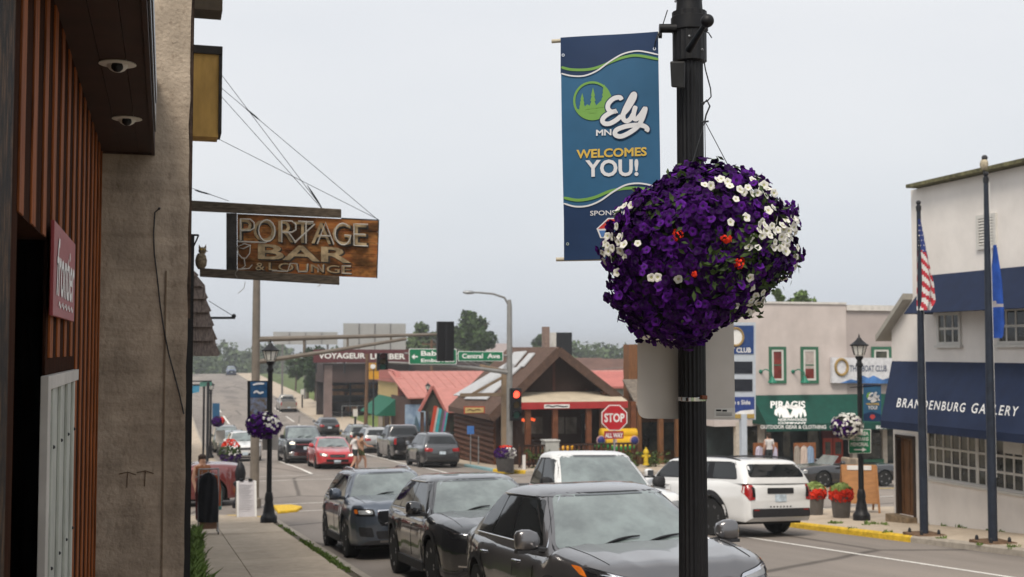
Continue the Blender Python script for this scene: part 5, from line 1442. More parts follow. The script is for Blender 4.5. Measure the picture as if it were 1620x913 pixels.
GP = 'cars parked along the kerb'
PK = 'vehicles driving along the street'
make_car('parked_car', 'gunmetal crossover with silver mirror caps and amber lamp, parked right behind the near lamp post', 4.13, 11.15, 180, pt_rogue, GP, front='rogue', wb=2.6, L=4.36, rt=.95, rb=.3, W=1.8, H=1.55, rails=False, nose=.92, hood=1.02, cowl=1.06, belt=.99, roofw=.64, ws0=1.12, ws1=1.98, spokes=5)
make_car('parked_car', 'glossy black crossover parked between the gunmetal crossover and the slate blue one', 4.36, 17.15, 180, pt_black, GP, front='cx', L=4.55, W=1.85, H=1.52, rails=False, nose=.85, hood=.97, cowl=1.04, belt=.98, roofw=.62, ws0=1.32, ws1=2.15, rt=.75, spokes=5)
make_car('parked_car', 'slate blue compact crossover with chrome roof rails and round-badged grille', 4.02, 22.75, 180, pt_blue, GP, front='volvo', L=4.35, W=1.83, H=1.52, rails='chrome', nose=.92, hood=1.01, cowl=1.06, belt=1.0, roofw=.63, ws0=1.18, ws1=1.88, rt=.5, fcorner=.75, spokes=5)
make_car('pickup_truck', 'white pickup truck driving behind the gunmetal crossover', 7.28, 20.6, 180, pt_white, PK, cat='pickup truck', front='truck', L=5.3, W=1.9, H=1.80, wb=3.2, fo=.95, r=.38, belt=1.15, cowl=1.20, nose=1.08, hood=1.16, ws0=1.35, ws1=2.15, rb=2.05, rt=2.25, bed=1.12, fcorner=.5, clad=False, rails=False, glass=((.03, .47), (.53, .97)), roofw=.72)
make_car('off_roader', 'white boxy off-road wagon with black wheel flares pulling out of a kerb space', 12.12, 25.55, -12, pt_white, PK, cat='car', front='runner', L=4.95, W=1.95, H=1.69, wb=2.85, fo=.95, r=.41, sill=.34, belt=1.20, cowl=1.22, nose=1.08, hood=1.16, tail=1.16, ws0=1.35, ws1=1.95, rt=.35, rb=.05, fcorner=.4, roofw=.78, spokes=6, dark_rim=True, rails=True, flare=.05, glass=((.02, .35), (.365, .63), (.70, .955)))
make_car('sedan', 'bright red sedan with lit headlights coming through the junction', 7.65, 57.8, 180, pt_red, PK, L=5.05, W=1.85, H=1.45, kind='sedan', belt=.95, cowl=.98, nose=.76, hood=.90, tail=1.0, ws0=1.55, ws1=2.35, rt=1.45, rb=.75, r=.33, sill=.2, clad=False, rails=False, lit=True, roofw=.68, glass=((.03, .46), (.48, .93)))
make_car('pickup_truck', 'dark navy full-size pickup following the red sedan', 7.1, 65.8, 180, pt_navy, PK, cat='pickup truck', front='truck', L=5.9, W=2.05, H=1.95, wb=3.7, fo=1.0, r=.42, belt=1.28, cowl=1.32, nose=1.22, hood=1.30, ws0=1.5, ws1=2.3, rb=2.2, rt=2.4, bed=1.32, fcorner=.4, clad=False, rails=False, lit=True, roofw=.74, glass=((.03, .47), (.53, .97)))
GF = 'cars parked up the far street'
make_car('parked_car', 'dark grey sport utility car parked nearest the log restaurant', 12.95, 59.4, 0, pt_grey, GF, L=4.9, W=1.92, H=1.72, spokes=8, rails=True)
make_car('pickup_truck', 'black pickup parked in front of the dark grey sport utility car', 13.2, 69.0, 0, pt_black, GF, cat='pickup truck', front='truck', L=5.8, W=2.03, H=1.95, wb=3.6, fo=1.0, r=.41, belt=1.28, cowl=1.32, nose=1.2, hood=1.28, ws0=1.5, ws1=2.3, rb=2.0, rt=2.2, bed=1.32, fcorner=.4, clad=False, rails=False, roofw=.74, glass=((.03, .47), (.53, .97)))
make_car('parked_car', 'silver crossover parked between the black pickup and a grey-green car', 13.15, 78.6, 0, pt_silver, GF, L=4.6, W=1.85, H=1.66)
make_car('parked_car', 'grey-green crossover parked past the silver crossover', 13.2, 85.5, 0, pt_green, GF, L=4.6, W=1.85, H=1.68)
make_car('parked_car', 'small black hatchback parked alone at the kerb before the lumber yard', 13.3, 103, 0, pt_black, GF, L=4.3, W=1.8, H=1.48, belt=.98, cowl=1.0, nose=.8, hood=.92, tail=1.0, r=.32, clad=False, rails=False, rt=.8)
make_car('pickup_truck', 'old tan and silver pickup parked highest up the hill', 13.2, 137, 0, paint_mat('tan_silver_paint', (.26, .24, .21), .4), GF, cat='pickup truck', front='truck', L=5.4, W=1.95, H=1.8, wb=3.3, bed=1.2, belt=1.2, cowl=1.22, nose=1.1, hood=1.18, rb=2.2, rt=2.4, ws0=1.4, ws1=2.1, clad=False, rails=False, glass=((.03, .9),))
make_car('parked_car', 'white crossover facing the junction, first in the row past the red geranium pot', 4.35, 70.5, 180, pt_white, GF, L=4.6, W=1.85, H=1.66, front='generic')
make_car('parked_car', 'pale blue-grey car parked directly behind the white crossover', 4.2, 77.5, 180, paint_mat('pale_blue_paint', (.24, .28, .31), .4), GF, L=4.7, W=1.85, H=1.6)
make_car('parked_car', 'silver-green car parked last behind the pale blue-grey one', 4.1, 84.5, 180, pt_green, GF, L=4.7, W=1.85, H=1.75)
make_car('pickup_truck', 'maroon pickup nosing out of the side street behind the clothes rack', -.55, 39.4, 90, pt_maroon, PK, cat='pickup truck', front='truck', L=5.9, W=2.03, H=1.92, wb=3.7, fo=.95, r=.41, belt=1.26, cowl=1.3, nose=1.2, hood=1.28, ws0=1.5, ws1=2.3, rb=2.2, rt=2.4, bed=1.3, fcorner=.5, clad=False, rails=False, spokes=7, glass=((.03, .47), (.53, .97)), roofw=.74)
make_car('pickup_truck', 'small distant blue pickup cresting the hill at the end of the street', 13.0, 252, 180, paint_mat('distant_blue_paint', (.06, .10, .22), .3), PK, cat='pickup truck', front='truck', detail=False, L=5.4, W=1.95, H=1.85, wb=3.3, bed=1.2, belt=1.2, cowl=1.22, nose=1.1, hood=1.18, rb=2.2, rt=2.4, ws0=1.4, ws1=2.1, clad=False, rails=False, glass=((.03, .9),))
cv = make_car('convertible', 'black open-top convertible parked across from the green-awning shop', 25.9, 42.6, -90, pt_black, PK, cat='car', kind='open', L=4.4, W=1.75, H=1.25, belt=.82, cowl=.86, nose=.68, hood=.80, tail=.84, ws0=1.5, ws1=2.0, r=.31, sill=.17, clad=False, rails=False)
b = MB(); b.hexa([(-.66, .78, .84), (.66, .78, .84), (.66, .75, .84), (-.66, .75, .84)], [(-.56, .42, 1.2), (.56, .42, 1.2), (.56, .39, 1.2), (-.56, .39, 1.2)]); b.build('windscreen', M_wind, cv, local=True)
b = MB(); b.box(-.66, .66, -1.0, .7, .80, .848); b.build('cockpit', M_plast, cv, local=True)
for sx in (-.34, .34):
    b = MB(); b.box(sx - .25, sx + .25, -.55, -.38, .6, 1.1); b.build('seat', mat('tan_seat', (.30, .24, .18), .7), cv, local=True, bevel=.05)
# ================================================================== white gallery (wall plane X = 16.8)
XG = 16.8
def PG(px, py, o=0): return PX(px, py, XG + o)
M_gal = mat('gallery_white_wall', (.78, .735, .69), .75, .05, 1.5, bump=.12, bscale=25)
rampmix(M_gal, noise_tex(M_gal, .8, (1, 1, .4)), [(.3, (.9, .89, .88)), (.6, (1.02, 1.02, 1.02))])
M_navy = mat('awning_navy', (.0085, .017, .048), .75, .12, 3)
M_frame = mat('window_frame_white', (.60, .58, .54), .5, .06, 5)
M_pane = mat('shop_pane', (.02, .026, .026), .06, .5, 1.1, spec=.6, col2=(.12, .115, .085), lo=.42, hi=.72)  # mottled colour stands in for reflections and things inside
ga = thing('gallery_building', 'white two-storey gallery with navy awnings and many-paned shop window', 'building', (XG, 21, GS(XG, 21)))
yU = PG(1443, 420).y; yC = PG(1414, 750).y      # ends of the upper floor and of the ground floor
zE = PG(1443, 304).z; zr0 = PG(1432, 303).z; zr1 = PG(1620, 262).z; yr1 = PG(1620, 262).y; yr0 = PG(1432, 303).y
def zroof(y): return zr0 + (zr1 - zr0) * (yr0 - y) / (yr0 - yr1) 
zA0 = PG(1500, 572).z                            # top of the lower awning
zD0, zD1 = PG(1432, 690).z, PG(1432, 815).z; yD0, yD1 = PG(1448, 750).y, PG(1419, 750).y
yW0 = 12.0; yW1 = PG(1466, 720).y; zW1 = PG(1466, 683).z; zW0 = PG(1466, 754).z
b = MB()      # wall with door and shop-window openings
cols = sorted({12.0, yW1, yD0, yD1, yC})
zs_ = sorted({-5.2, zW0, zW1, zD1, zD0, 0.35})
for i in range(len(cols) - 1):
    for j in range(len(zs_) - 1):
        ym, zm = (cols[i] + cols[i + 1]) / 2, (zs_[j] + zs_[j + 1]) / 2
        if ym < yW1 and zW0 < zm < zW1: continue
        if yD0 < ym < yD1 and zD1 < zm < zD0: continue
        b.box(XG, XG + .25, cols[i], cols[i + 1], zs_[j], zs_[j + 1])
b.prism([(XG, 12, .35), (XG, yU, .35), (XG, yU, zroof(yU)), (XG, 12, zroof(12))], (.25, 0, 0))
zl_ = lambda y: PG(1399, 540).z + (PG(1443, 474).z - PG(1399, 540).z) * (PG(1399, 540).y - y) / (PG(1399, 540).y - PG(1443, 474).y)
b.prism([(XG, yU, .35), (XG, yC, .35), (XG, yC, max(.36, zl_(yC) + .03)), (XG, yU, zl_(yU) + .03)], (.25, 0, 0))
b.box(XG + .25, XG + 6, yC - .2, yC, -5.2, .6); b.box(XG + .25, XG + 6, yU - .2, yU, .6, zroof(yU))
b.build('wall', M_gal, ga)
b = MB(); b.box(XG + .7, XG + 5, 12, yC - .3, -4.6, 3); b.build('interior', mat('shop_interior', (.05, .05, .045), .9, .5, 2), ga)
M_moss = mat('mossy_roof_edge', (.13, .12, .06), .9, .5, 8, bump=.4)
ye_ = PX(1433, 303, XG - .25).y; b = MB(); b.prism([(XG - .25, 12, zroof(12) + .02), (XG - .25, ye_, zroof(ye_) + .02), (XG - .25, ye_, zroof(ye_) + .10), (XG - .25, 12, zroof(12) + .10)], (7, 0, 0)); b.build('roof', M_moss, ga)
a0, a1 = PG(1399, 540), PG(1443, 474)
b = MB(); b.hexa([(XG - .25, a0.y, a0.z), (XG - .25, a1.y, a1.z), (XG + 6, a1.y, a1.z), (XG + 6, a0.y, a0.z)], [(XG - .25, a0.y, a0.z + .14), (XG - .25, a1.y, a1.z + .14), (XG + 6, a1.y, a1.z + .14), (XG + 6, a0.y, a0.z + .14)]); b.build('lean_to_roof', mat('grey_fascia', (.34, .32, .28), .7, .1, 4), ga)
# door
b = MB(); b.box(XG + .09, XG + .13, yD0 + .05, yD1 - .05, zD1, zD0 - .05); M_door = mat('stained_door', (.16, .075, .03), .45, .35, 4, stretch=(6, 6, .6)); d_ = b.build('door', M_door, ga)
b = MB()
for k_ in range(3):
    yy = yD0 + .12 + k_ * (yD1 - yD0 - .24) / 2; b.box(XG + .07, XG + .09, yy - .04, yy + .04, zD1 + .08, zD0 - .12)
b.build('door_stile', M_door, d_)
b = MB(); b.ball((XG + .06, yD0 + .14, (zD0 + zD1) / 2), .03, 8, 6); b.build('door_knob', mat('brass', (.45, .33, .12), .3, metal=.9), d_)
b = MB(); b.box(XG - .03, XG + .1, yD0 - .02, yD0 + .05, zD1, zD0); b.box(XG - .03, XG + .1, yD1 - .05, yD1 + .02, zD1, zD0); b.box(XG - .03, XG + .1, yD0 - .02, yD1 + .02, zD0 - .048, zD0 + .02); b.build('door_frame', mat('dark_brown_frame', (.05, .03, .02), .6), ga)
b = MB(); b.box(XG - .28, XG - .002, yD0 - .05, yD1 + .08, zD1 - .4, zD1); b.build('door_step', mat('worn_step', (.22, .16, .10), .85, .3, 9), ga)
# many-paned shop window: frame bars + panes
npc = 17; cw = (yW1 - 12.0) / 0  if False else (PG(1466, 720).y - PG(1620, 720).y) / 11.2
b = MB(); rows_ = 3; rh = (zW1 - zW0) / rows_
ncol_ = int((yW1 - 12.0) / cw)
for j in range(rows_ + 1): b.box(XG + .02, XG + .08, 12.0, yW1, zW0 + rh * j - .025, zW0 + rh * j + .025)
for i in range(ncol_ + 1):
    yy = yW1 - i * cw; t_ = .05 if i % 6 == 0 else .02; b.box(XG + .024, XG + .076, yy - t_, yy + t_, zW0, zW1)
b.box(XG - .05, XG + .02, 12, yW1 + .03, zW0 - .08, zW0 - .026)
wf = b.build('window_frame', M_frame, ga)
for i in range(ncol_):
    for j in range(rows_):
        p = MB(); y1 = yW1 - i * cw - .021; y0 = y1 - cw + .042; z0 = zW0 + rh * j + .026; z1 = zW0 + rh * (j + 1) - .026
        tl = random.uniform(-.003, .003); p.hexa([(XG + .045 + tl, y0, z0), (XG + .045, y1, z0), (XG + .05, y1, z0), (XG + .05 + tl, y0, z0)], [(XG + .045, y0, z1), (XG + .045 + tl, y1, z1), (XG + .05 + tl, y1, z1), (XG + .05, y0, z1)])
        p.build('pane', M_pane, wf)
b = MB()
# lower awning: sloping face, end, valance
zA1 = PX(1395, 666, XG - .95).z; yA1 = PG(1412, 572).y; yA1b = PX(1394, 668, XG - .95).y
T0, T1 = Vector((XG, 12, zA0)), Vector((XG, yA1, PG(1412, 572).z)); B0, B1 = Vector((XG - .95, 12, zA1)), Vector((XG - .95, yA1b, zA1))
T1.z = T0.z = PG(1412, 572).z
nA = (T1 - T0).cross(B0 - T0).normalized(); nA = nA if nA.x < 0 else -nA
b.slab([T0, T1, B1, B0], nA * .02); b.prism([T1 + Vector((.002, -.01, 0)), B1 + Vector((0, -.01, 0)), Vector((XG, yA1b - .01, zA1))], (0, -.02, 0))
aw = b.build('awning', M_navy, ga)
b = MB(); b.box(XG - .965, XG - .95, 12, yA1b, zA1 - .16, zA1 + .01); b.build('valance', M_navy, aw)
b = MB(); pa = B1 + nA * .024
def PA(px, py): return PP(px, py, pa, nA)
def PAt(u, v): return PA(u, v)
fit_text(b, 'BRANDENBURG', 1418, 1528, 644, 629.5, lambda u, v: PA(u, v + (u - 1418) * .076), bold=.005, shear=.35, space=1.25); b.build('lettering', M_white, aw); b = MB()
fit_text(b, 'GALLERY', 1537, 1612, 644.3, 628.5, lambda u, v: PA(u, v + (u - 1418) * .076), bold=.005, shear=.35, space=1.25)
b.build('lettering', M_white, aw)
# upper awning
zu0, zu1 = PG(1560, 428).z, PX(1560, 491, XG - .7).z; yu = PG(1474, 435).y
T0, T1 = Vector((XG, 12, zu0)), Vector((XG, yu, zu0)); B0, B1 = Vector((XG - .7, 12, zu1)), Vector((XG - .7, yu + .05, zu1))
n2 = (T1 - T0).cross(B0 - T0).normalized(); n2 = n2 if n2.x < 0 else -n2
b = MB(); b.slab([T0, T1, B1, B0], n2 * .02); b.prism([T1, B1, Vector((XG, yu, zu1))], (0, -.02, 0)); b.build('upper_awning', M_navy, ga)
# upper windows
for (u0, u1, v0, v1, nc_) in ((1484, 1521, 494, 546, 3), (1579, 1640, 486, 545, 4)):
    y1, y0 = PG(u0, 520).y, PG(u1, 520).y; z1, z0 = PG((u0 + u1) / 2, v0).z, PG((u0 + u1) / 2, v1).z
    w_ = MB(); w_.box(XG - .04, XG + .0, y0, y0 + .07, z0, z1); w_.box(XG - .04, XG, y1 - .07, y1, z0, z1); w_.box(XG - .04, XG, y0 + .07, y1 - .07, z0, z0 + .07); w_.box(XG - .04, XG, y0 + .07, y1 - .07, z1 - .07, z1)
    w_.box(XG - .08, XG, y0 - .05, y1 + .05, z0 - .06, z0 - .002)
    w_.box(XG - .03, XG - .002, y0 + .07, y1 - .07, (z0 + z1) / 2 - .025, (z0 + z1) / 2 + .025)
    for i in range(1, nc_): yy = y0 + (y1 - y0) * i / nc_; w_.box(XG - .028, XG - .003, yy - .02, yy + .02, z0 + .07, z1 - .07)
    wo_ = w_.build('window', M_frame, ga)
    for i in range(nc_):
        for (za_, zb_) in ((z0 + .07, (z0 + z1) / 2 - .026), ((z0 + z1) / 2 + .026, z1 - .07)):
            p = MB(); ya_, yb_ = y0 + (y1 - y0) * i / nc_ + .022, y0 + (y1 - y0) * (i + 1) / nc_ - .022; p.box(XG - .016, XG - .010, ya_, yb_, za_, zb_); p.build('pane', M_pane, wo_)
# louvre vent
y1, y0 = PG(1547, 370).y, PG(1578, 370).y; z1, z0 = PG(1562, 339).z, PG(1562, 394).z
w_ = MB(); w_.box(XG - .05, XG, y0, y0 + .08, z0, z1); w_.box(XG - .05, XG, y1 - .08, y1, z0, z1); w_.box(XG - .05, XG, y0 + .08, y1 - .08, z1 - .08, z1); w_.box(XG - .05, XG, y0 + .08, y1 - .08, z0, z0 + .08); w_.box(XG - .02, XG - .001, y0 + .08, y1 - .08, z0 + .08, z1 - .08)
vt = w_.build('louvre_vent', M_frame, ga)
for i in range(9):
    z = z0 + .1 + (z1 - z0 - .2) * i / 8.5; s = MB(); s.hexa([(XG - .05, y0 + .085, z), (XG - .05, y1 - .085, z), (XG - .022, y1 - .085, z + .035), (XG - .022, y0 + .085, z + .035)], [(XG - .045, y0 + .085, z + .012), (XG - .045, y1 - .085, z + .012), (XG - .022, y1 - .085, z + .048), (XG - .022, y0 + .085, z + .048)]); s.build('slat', M_frame, vt)
b = MB(); p = PG(1608, 705); b.box(XG - .12, XG - .02, p.y - .3, p.y + .25, PG(1608, 718).z, PG(1608, 690).z); b.build('vent_box', M_frame, ga)

# flagpoles and flags
M_pole = mat('flagpole_dark', (.02, .026, .04), .45, .2, 6)
def flagpole(px, py, X, ytop, label):
    p = PX(px, py, X); z = GS(p.x, p.y); t = thing('flagpole', label, 'flagpole', (p.x, p.y, z), 'flagpoles before the white gallery')
    zt_ = PY(px, ytop, p.y).z
    b = MB(); b.lathe([(.085, 0), (.082, 2.2), (.06, (zt_ - z) * .75), (.04, zt_ - z)], (p.x, p.y, z), 14); b.build('pole', M_pole, t, smooth=True)
    b = MB(); b.box(p.x - .3, p.x + .3, p.y - .3, p.y + .3, z - .02, z + .04); b.build('base_plate', mat('rusty_plate', (.14, .085, .05), .8, .3, 9), t, bevel=.01)
    for sx in (-.2, .2):
        for sy in (-.2, .2): b = MB(); b.lathe([(.02, .04), (.035, .04), (.03, .10), (.012, .13)], (p.x + sx, p.y + sy, z), 8); b.build('anchor_bolt', M_iron, t)
    b = MB(); b.ball((p.x, p.y, zt_ + .05), .05, 10, 8); b.lathe([(.05, -.12), (.055, -.02), (.02, 0)], (p.x, p.y, zt_), 10); b.build('truck', M_iron, t, smooth=True)
    b = MB(); b.tube([(p.x + .09, p.y - .02, z + 1.2), (p.x + .06, p.y - .02, zt_ - .1)], .006, 5); b.build('halyard', M_white, t)
    return p, z, zt_
pA, zA_, zAt = flagpole(1462, 842, 14.75, 325, 'dark flagpole flying the striped American flag in front of the gallery')
pB, zB_, zBt = flagpole(1571, 853, 14.75, 280, 'dark flagpole flying the plain blue flag in front of the gallery')
M_fr, M_fw, M_fb = mat('flag_red', (.42, .03, .045), .8, .12, 6), mat('flag_white', (.62, .60, .58), .8, .06, 6), mat('flag_blue', (.035, .055, .20), .8, .12, 6)
M_fs = mat('state_flag_blue', (.018, .07, .33), .8, .25, 3)
def drape(mb, outline, Y, nu, nv, colour, amp=.10):
    """limp flag: outline(t)->(left px, right px) between y rows; folds in depth"""
    (ya_, yb_), fn = outline; vs = []
    for i in range(nv + 1):
        t = i / nv; py = ya_ + (yb_ - ya_) * t; l, r = fn(t)
        for j in range(nu + 1):
            s = j / nu; p = PY(l + (r - l) * s, py, Y); p.y += amp * sin(s * 7 + t * 2.2) * (.3 + .7 * t) - .07
            vs.append(p)
    o = len(mb.v); mb.v += [tuple(v) for v in vs]
    for i in range(nv):
        for j in range(nu):
            a = o + i * (nu + 1) + j; mb.f.append((a, a + 1, a + nu + 2, a + nu + 1)); mb.mi.append(colour((j + .5) / nu, (i + .5) / nv))
fl = thing('flag', 'limp American flag with red and white stripes hanging on the flagpole', 'flag', PY(1452, 490, pA.y), 'flags on the gallery flagpoles')
def colA(s, t):
    if t < .43 - .12 * (1 - s): return 2
    return int((t - .3 * s + 1) * 15) % 2
b = MB()
drape(b, ((347, 491), lambda t: (1450 + 1 * t, float(np.interp(t, [0, .1, .4, .7, .9, 1], [1452, 1456, 1467, 1477, 1479, 1470])))), pA.y, 14, 44, colA)
b.build('cloth', [M_fr, M_fw, M_fb], fl, smooth=True, angle=80)
b = MB()
for i in range(6):
    for j in range(5):
        t = .07 + i * .055; l, r = 1451, float(np.interp(t, [0, .1, .4], [1452, 1456, 1467])); s = (j + .5 + .5 * (i % 2)) / 5.5; py = 347 + 144 * t; px_ = l + (r - l) * s
        p = PY(px_, py, pA.y); p.y += .10 * sin(s * 7 + t * 2.2) * (.3 + .7 * t) - .085
        b.add([p + Vector((.016 * cos(a), 0, .016 * sin(a))) for a in np.linspace(0, 2 * pi, 6)[:-1]], [(0, 1, 2, 3, 4)])
b.build('stars', M_fw, fl)
fl2 = thing('flag', 'limp plain royal blue flag with pale band hanging on the second flagpole', 'flag', PY(1575, 530, pB.y), 'flags on the gallery flagpoles')
b = MB(); drape(b, ((388, 535), lambda t: (float(np.interp(t, [0, .3, .6, 1], [1569, 1566, 1567, 1572])), float(np.interp(t, [0, .15, .4, .65, .85, .97, 1], [1571, 1576, 1585, 1589, 1589, 1584, 1578])))), pB.y, 12, 30, lambda s, t: 1 if (.60 + .06 * s < t < .66 + .02 * s) else 0, .13)
b.build('cloth', [M_fs, mat('flag_pale_band', (.34, .32, .34), .8)], fl2, smooth=True, angle=80)
# bird on top of the second pole
bp = Vector((pB.x, pB.y, zBt + .09)); q = PY(1557, 272, pB.y); bird = thing('bird', 'grey gull-like bird perched on top of the taller flagpole', 'bird', bp)
b = MB(); c = Vector((q.x, pB.y, PY(1557, 260, pB.y).z)); b.ball(c, .085, 12, 9, sc=(.8, 1.1, 1.35)); b.build('body', mat('bird_body', (.42, .36, .26), .8, .4, 12), bird, smooth=True)
b = MB(); b.ball(c + Vector((0, -.02, .12)), .055, 10, 8); b.tube([c + Vector((0, -.06, .12)), c + Vector((.0, -.12, .11))], [.014, .003], 6); b.build('head', mat('bird_head', (.05, .05, .055), .8), bird, smooth=True)
b = MB(); b.tube([c + Vector((-.02, 0, -.1)), c + Vector((-.01, 0, -.16))], .008, 5); b.tube([c + Vector((.02, 0, -.1)), c + Vector((.01, 0, -.16))], .008, 5); b.build('leg', M_iron, bird)

# ================================================================== outfitters' building, facade plane Y = 50.6
YO = 51.5
def PO(px, py, o=0): return PY(px, py, YO + o)
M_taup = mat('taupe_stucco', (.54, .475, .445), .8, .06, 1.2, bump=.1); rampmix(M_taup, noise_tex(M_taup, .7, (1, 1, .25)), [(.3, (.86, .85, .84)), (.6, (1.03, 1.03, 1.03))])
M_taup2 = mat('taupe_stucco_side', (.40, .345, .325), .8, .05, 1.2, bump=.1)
M_green = mat('awning_green', (.003, .052, .037), .7, .15, 3)
M_gtrim = mat('green_trim', (.035, .13, .075), .6, .1, 5)
ob = thing('outfitters_shop', 'taupe stucco shop with a wide dark green lettered awning', 'building', PO(1290, 745))
x0, x1, x2 = PO(1130, 600).x, PO(1340, 600).x, PO(1475, 600).x; zt1 = PO(1270, 481).z; zt2 = PO(1390, 487).z
b = MB(); b.box(x0, x1, YO, YO + 3, PO(1290, 672).z, zt1); b.build('wall', M_taup, ob)
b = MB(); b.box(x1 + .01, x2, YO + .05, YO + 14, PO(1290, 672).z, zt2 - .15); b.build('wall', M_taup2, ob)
b = MB(); b.box(x0, x1, YO - .06, YO + 3, zt1 + .002, zt1 + .1); b.box(x1 + .01, x2, YO - .08, YO + 14, zt2 - .148, zt2 + .12); b.build('coping', mat('cream_coping', (.60, .57, .53), .7), ob)
p = PO(1218, 470); b = MB(); b.box(p.x - .35, p.x + .35, YO + 2, YO + 2.7, zt1, PO(1218, 460).z + .3); b.build('chimney', mat('pale_brick', (.36, .27, .23), .85, .2, 8), ob)
for (u0, u1, red) in ((1216, 1243.5, 0), (1266, 1294.5, 1), (1378, 1410, 2)):
    a, c = PO(u0, 548.5), PO(u1, 606.5)
    w_ = MB(); fw_ = .14
    w_.box(a.x, c.x, YO - .06, YO, a.z - fw_, a.z); w_.box(a.x, c.x, YO - .06, YO, c.z, c.z + fw_); w_.box(a.x, a.x + fw_, YO - .06, YO, c.z + fw_, a.z - fw_); w_.box(c.x - fw_, c.x, YO - .06, YO, c.z + fw_, a.z - fw_)
    wo_ = w_.build('window', M_gtrim, ob)
    w_ = MB(); e_ = fw_ + .001; g = .09
    w_.box(a.x + e_, c.x - e_, YO - .045, YO - .01, a.z - e_ - g, a.z - e_); w_.box(a.x + e_, c.x - e_, YO - .045, YO - .01, c.z + e_, c.z + e_ + g); w_.box(a.x + e_, a.x + e_ + g, YO - .045, YO - .01, c.z + e_ + g, a.z - e_ - g); w_.box(c.x - e_ - g, c.x - e_, YO - .045, YO - .01, c.z + e_ + g, a.z - e_ - g)
    w_.build('sash', M_frame, wo_)
    p_ = MB(); p_.box(a.x + e_ + g, c.x - e_ - g, YO - .012, YO - .004, c.z + e_ + g, a.z - e_ - g); p_.build('pane', auto_glass('dark_red_blind', (.16, .025, .022), .1, 1.5) if red < 2 else M_pane, wo_)
    if red == 1:
        p_ = MB(); zm = c.z + (a.z - c.z) * .4
        for k_ in range(5): xx = a.x + e_ + g + (c.x - a.x - 2 * e_ - 2 * g) * (k_ + .5) / 5; p_.box(xx - .05, xx + .05, YO - .022, YO - .014, zm, a.z - e_ - g - .01)
        p_.build('blind', mat('pale_blind', (.42, .36, .33), .7), wo_)
    p_ = MB(); p_.box(a.x + e_ + g, c.x - e_ - g, YO - .03, YO - .016, (a.z + c.z) / 2 - .03, (a.z + c.z) / 2 + .03); p_.build('meeting_rail', M_gtrim if red < 2 else M_frame, wo_)
for u, v in ((1208, 588), (1259, 588)):
    c = PO(u, v); l = MB(); l.tube([c + Vector((-.15, 0, .0)), c + Vector((-.1, -.4, .12)), c + Vector((.1, -.6, .0)), c + Vector((.12, -.62, -.2))], .03, 6); l.lathe([(.05, -.2), (.09, -.3), (.22, -.5)], c + Vector((.12, -.62, 0)), 12); l.ball(c + Vector((-.15, 0, 0)), .1, 8, 6)
    l.build('gooseneck_lamp', mat('green_enamel', (.01, .16, .10), .4), ob, smooth=True)
# storefront recess
zg = GS(26, YO) - .1; zA = PO(1290, 676).z
b = MB(); b.box(x0, x2, YO + 1.2, YO + 1.3, zg, zA + .4); b.build('shopfront', mat('shopfront_dark', (.022, .03, .03), .4, .5, 1.5), ob)
for u in (1168, 1206, 1352, 1400, 1425): b = MB(); q = PO(u, 700); b.box(q.x - .12, q.x + .12, YO - .02, YO + .25, zg, zA + .3); b.build('column', mat('cream_column', (.50, .45, .38), .7), ob)
a, c = PO(1366, 727), PO(1398, 746); b = MB(); b.box(a.x, c.x, YO - .03, YO + .1, c.z, a.z); g_ = b.build('stall_riser', M_gtrim, ob)
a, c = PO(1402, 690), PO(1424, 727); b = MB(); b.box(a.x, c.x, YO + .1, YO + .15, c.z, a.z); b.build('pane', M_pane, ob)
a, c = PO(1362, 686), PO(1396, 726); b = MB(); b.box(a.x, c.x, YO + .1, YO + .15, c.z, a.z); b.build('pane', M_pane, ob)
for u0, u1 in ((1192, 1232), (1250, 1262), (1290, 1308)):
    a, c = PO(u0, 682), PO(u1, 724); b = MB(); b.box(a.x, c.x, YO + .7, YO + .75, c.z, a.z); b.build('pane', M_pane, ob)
for u0, u1 in ((1311, 1326), (1327, 1343)):
    a, c = PO(u0, 694), PO(u1, 738); b = MB(); b.box(a.x, c.x, YO + .5, YO + .58, zg, a.z); d_ = b.build('door', mat('red_door', (.40, .05, .025), .5, .15, 5), ob)
    b = MB(); b.box(a.x + .1, c.x - .1, YO + .49, YO + .498, (zg + a.z) / 2 - .1, a.z - .2); b.build('pane', M_pane, d_)
    b = MB(); b.box(a.x + .1, c.x - .1, YO + .485, YO + .498, zg + .2, (zg + a.z) / 2 - .2); b.build('door_panel', mat('red_door2', (.34, .04, .02), .5), d_)
a, c = PO(1309, 678), PO(1345, 694); b = MB(); b.box(a.x, c.x, YO + .5, YO + .58, c.z, a.z); b.build('transom', mat('dark_red_sign', (.09, .015, .02), .5), ob)
# green awning: sloping sheet
ta, tb_ = PO(1190, 625.5), PO(1470, 629); ya = YO - 1.4
zb0 = PY(1300, 671, ya).z
b = MB(); xa, xb = PO(1190, 650).x, x2
b.hexa([(xa, ya, zb0), (xb, ya, zb0), (xb, YO - .01, ta.z - .03), (xa, YO - .01, ta.z - .03)], [(xa, ya, zb0 + .03), (xb, ya, zb0 + .03), (xb, YO - .01, ta.z), (xa, YO - .01, ta.z)])
b.prism([(xa, ya, zb0), (xa, YO - .01, ta.z - .03), (xa, YO - .01, zb0)], (.02, 0, 0))
ag = b.build('awning', M_green, ob)
b = MB(); b.box(xa, xb, ya - .012, ya - .002, zb0 - .30, zb0 + .02); b.build('valance', M_green, ag)
nG = Vector((0, -(ta.z - zb0), -(YO - ya) * -1)).normalized(); nG = Vector((0, -(ta.z - zb0), (YO - ya))).normalized()
pG = Vector((xa, ya, zb0 + .03)) + nG * .015
def PGn(px, py): return PP(px, py, pG, nG)
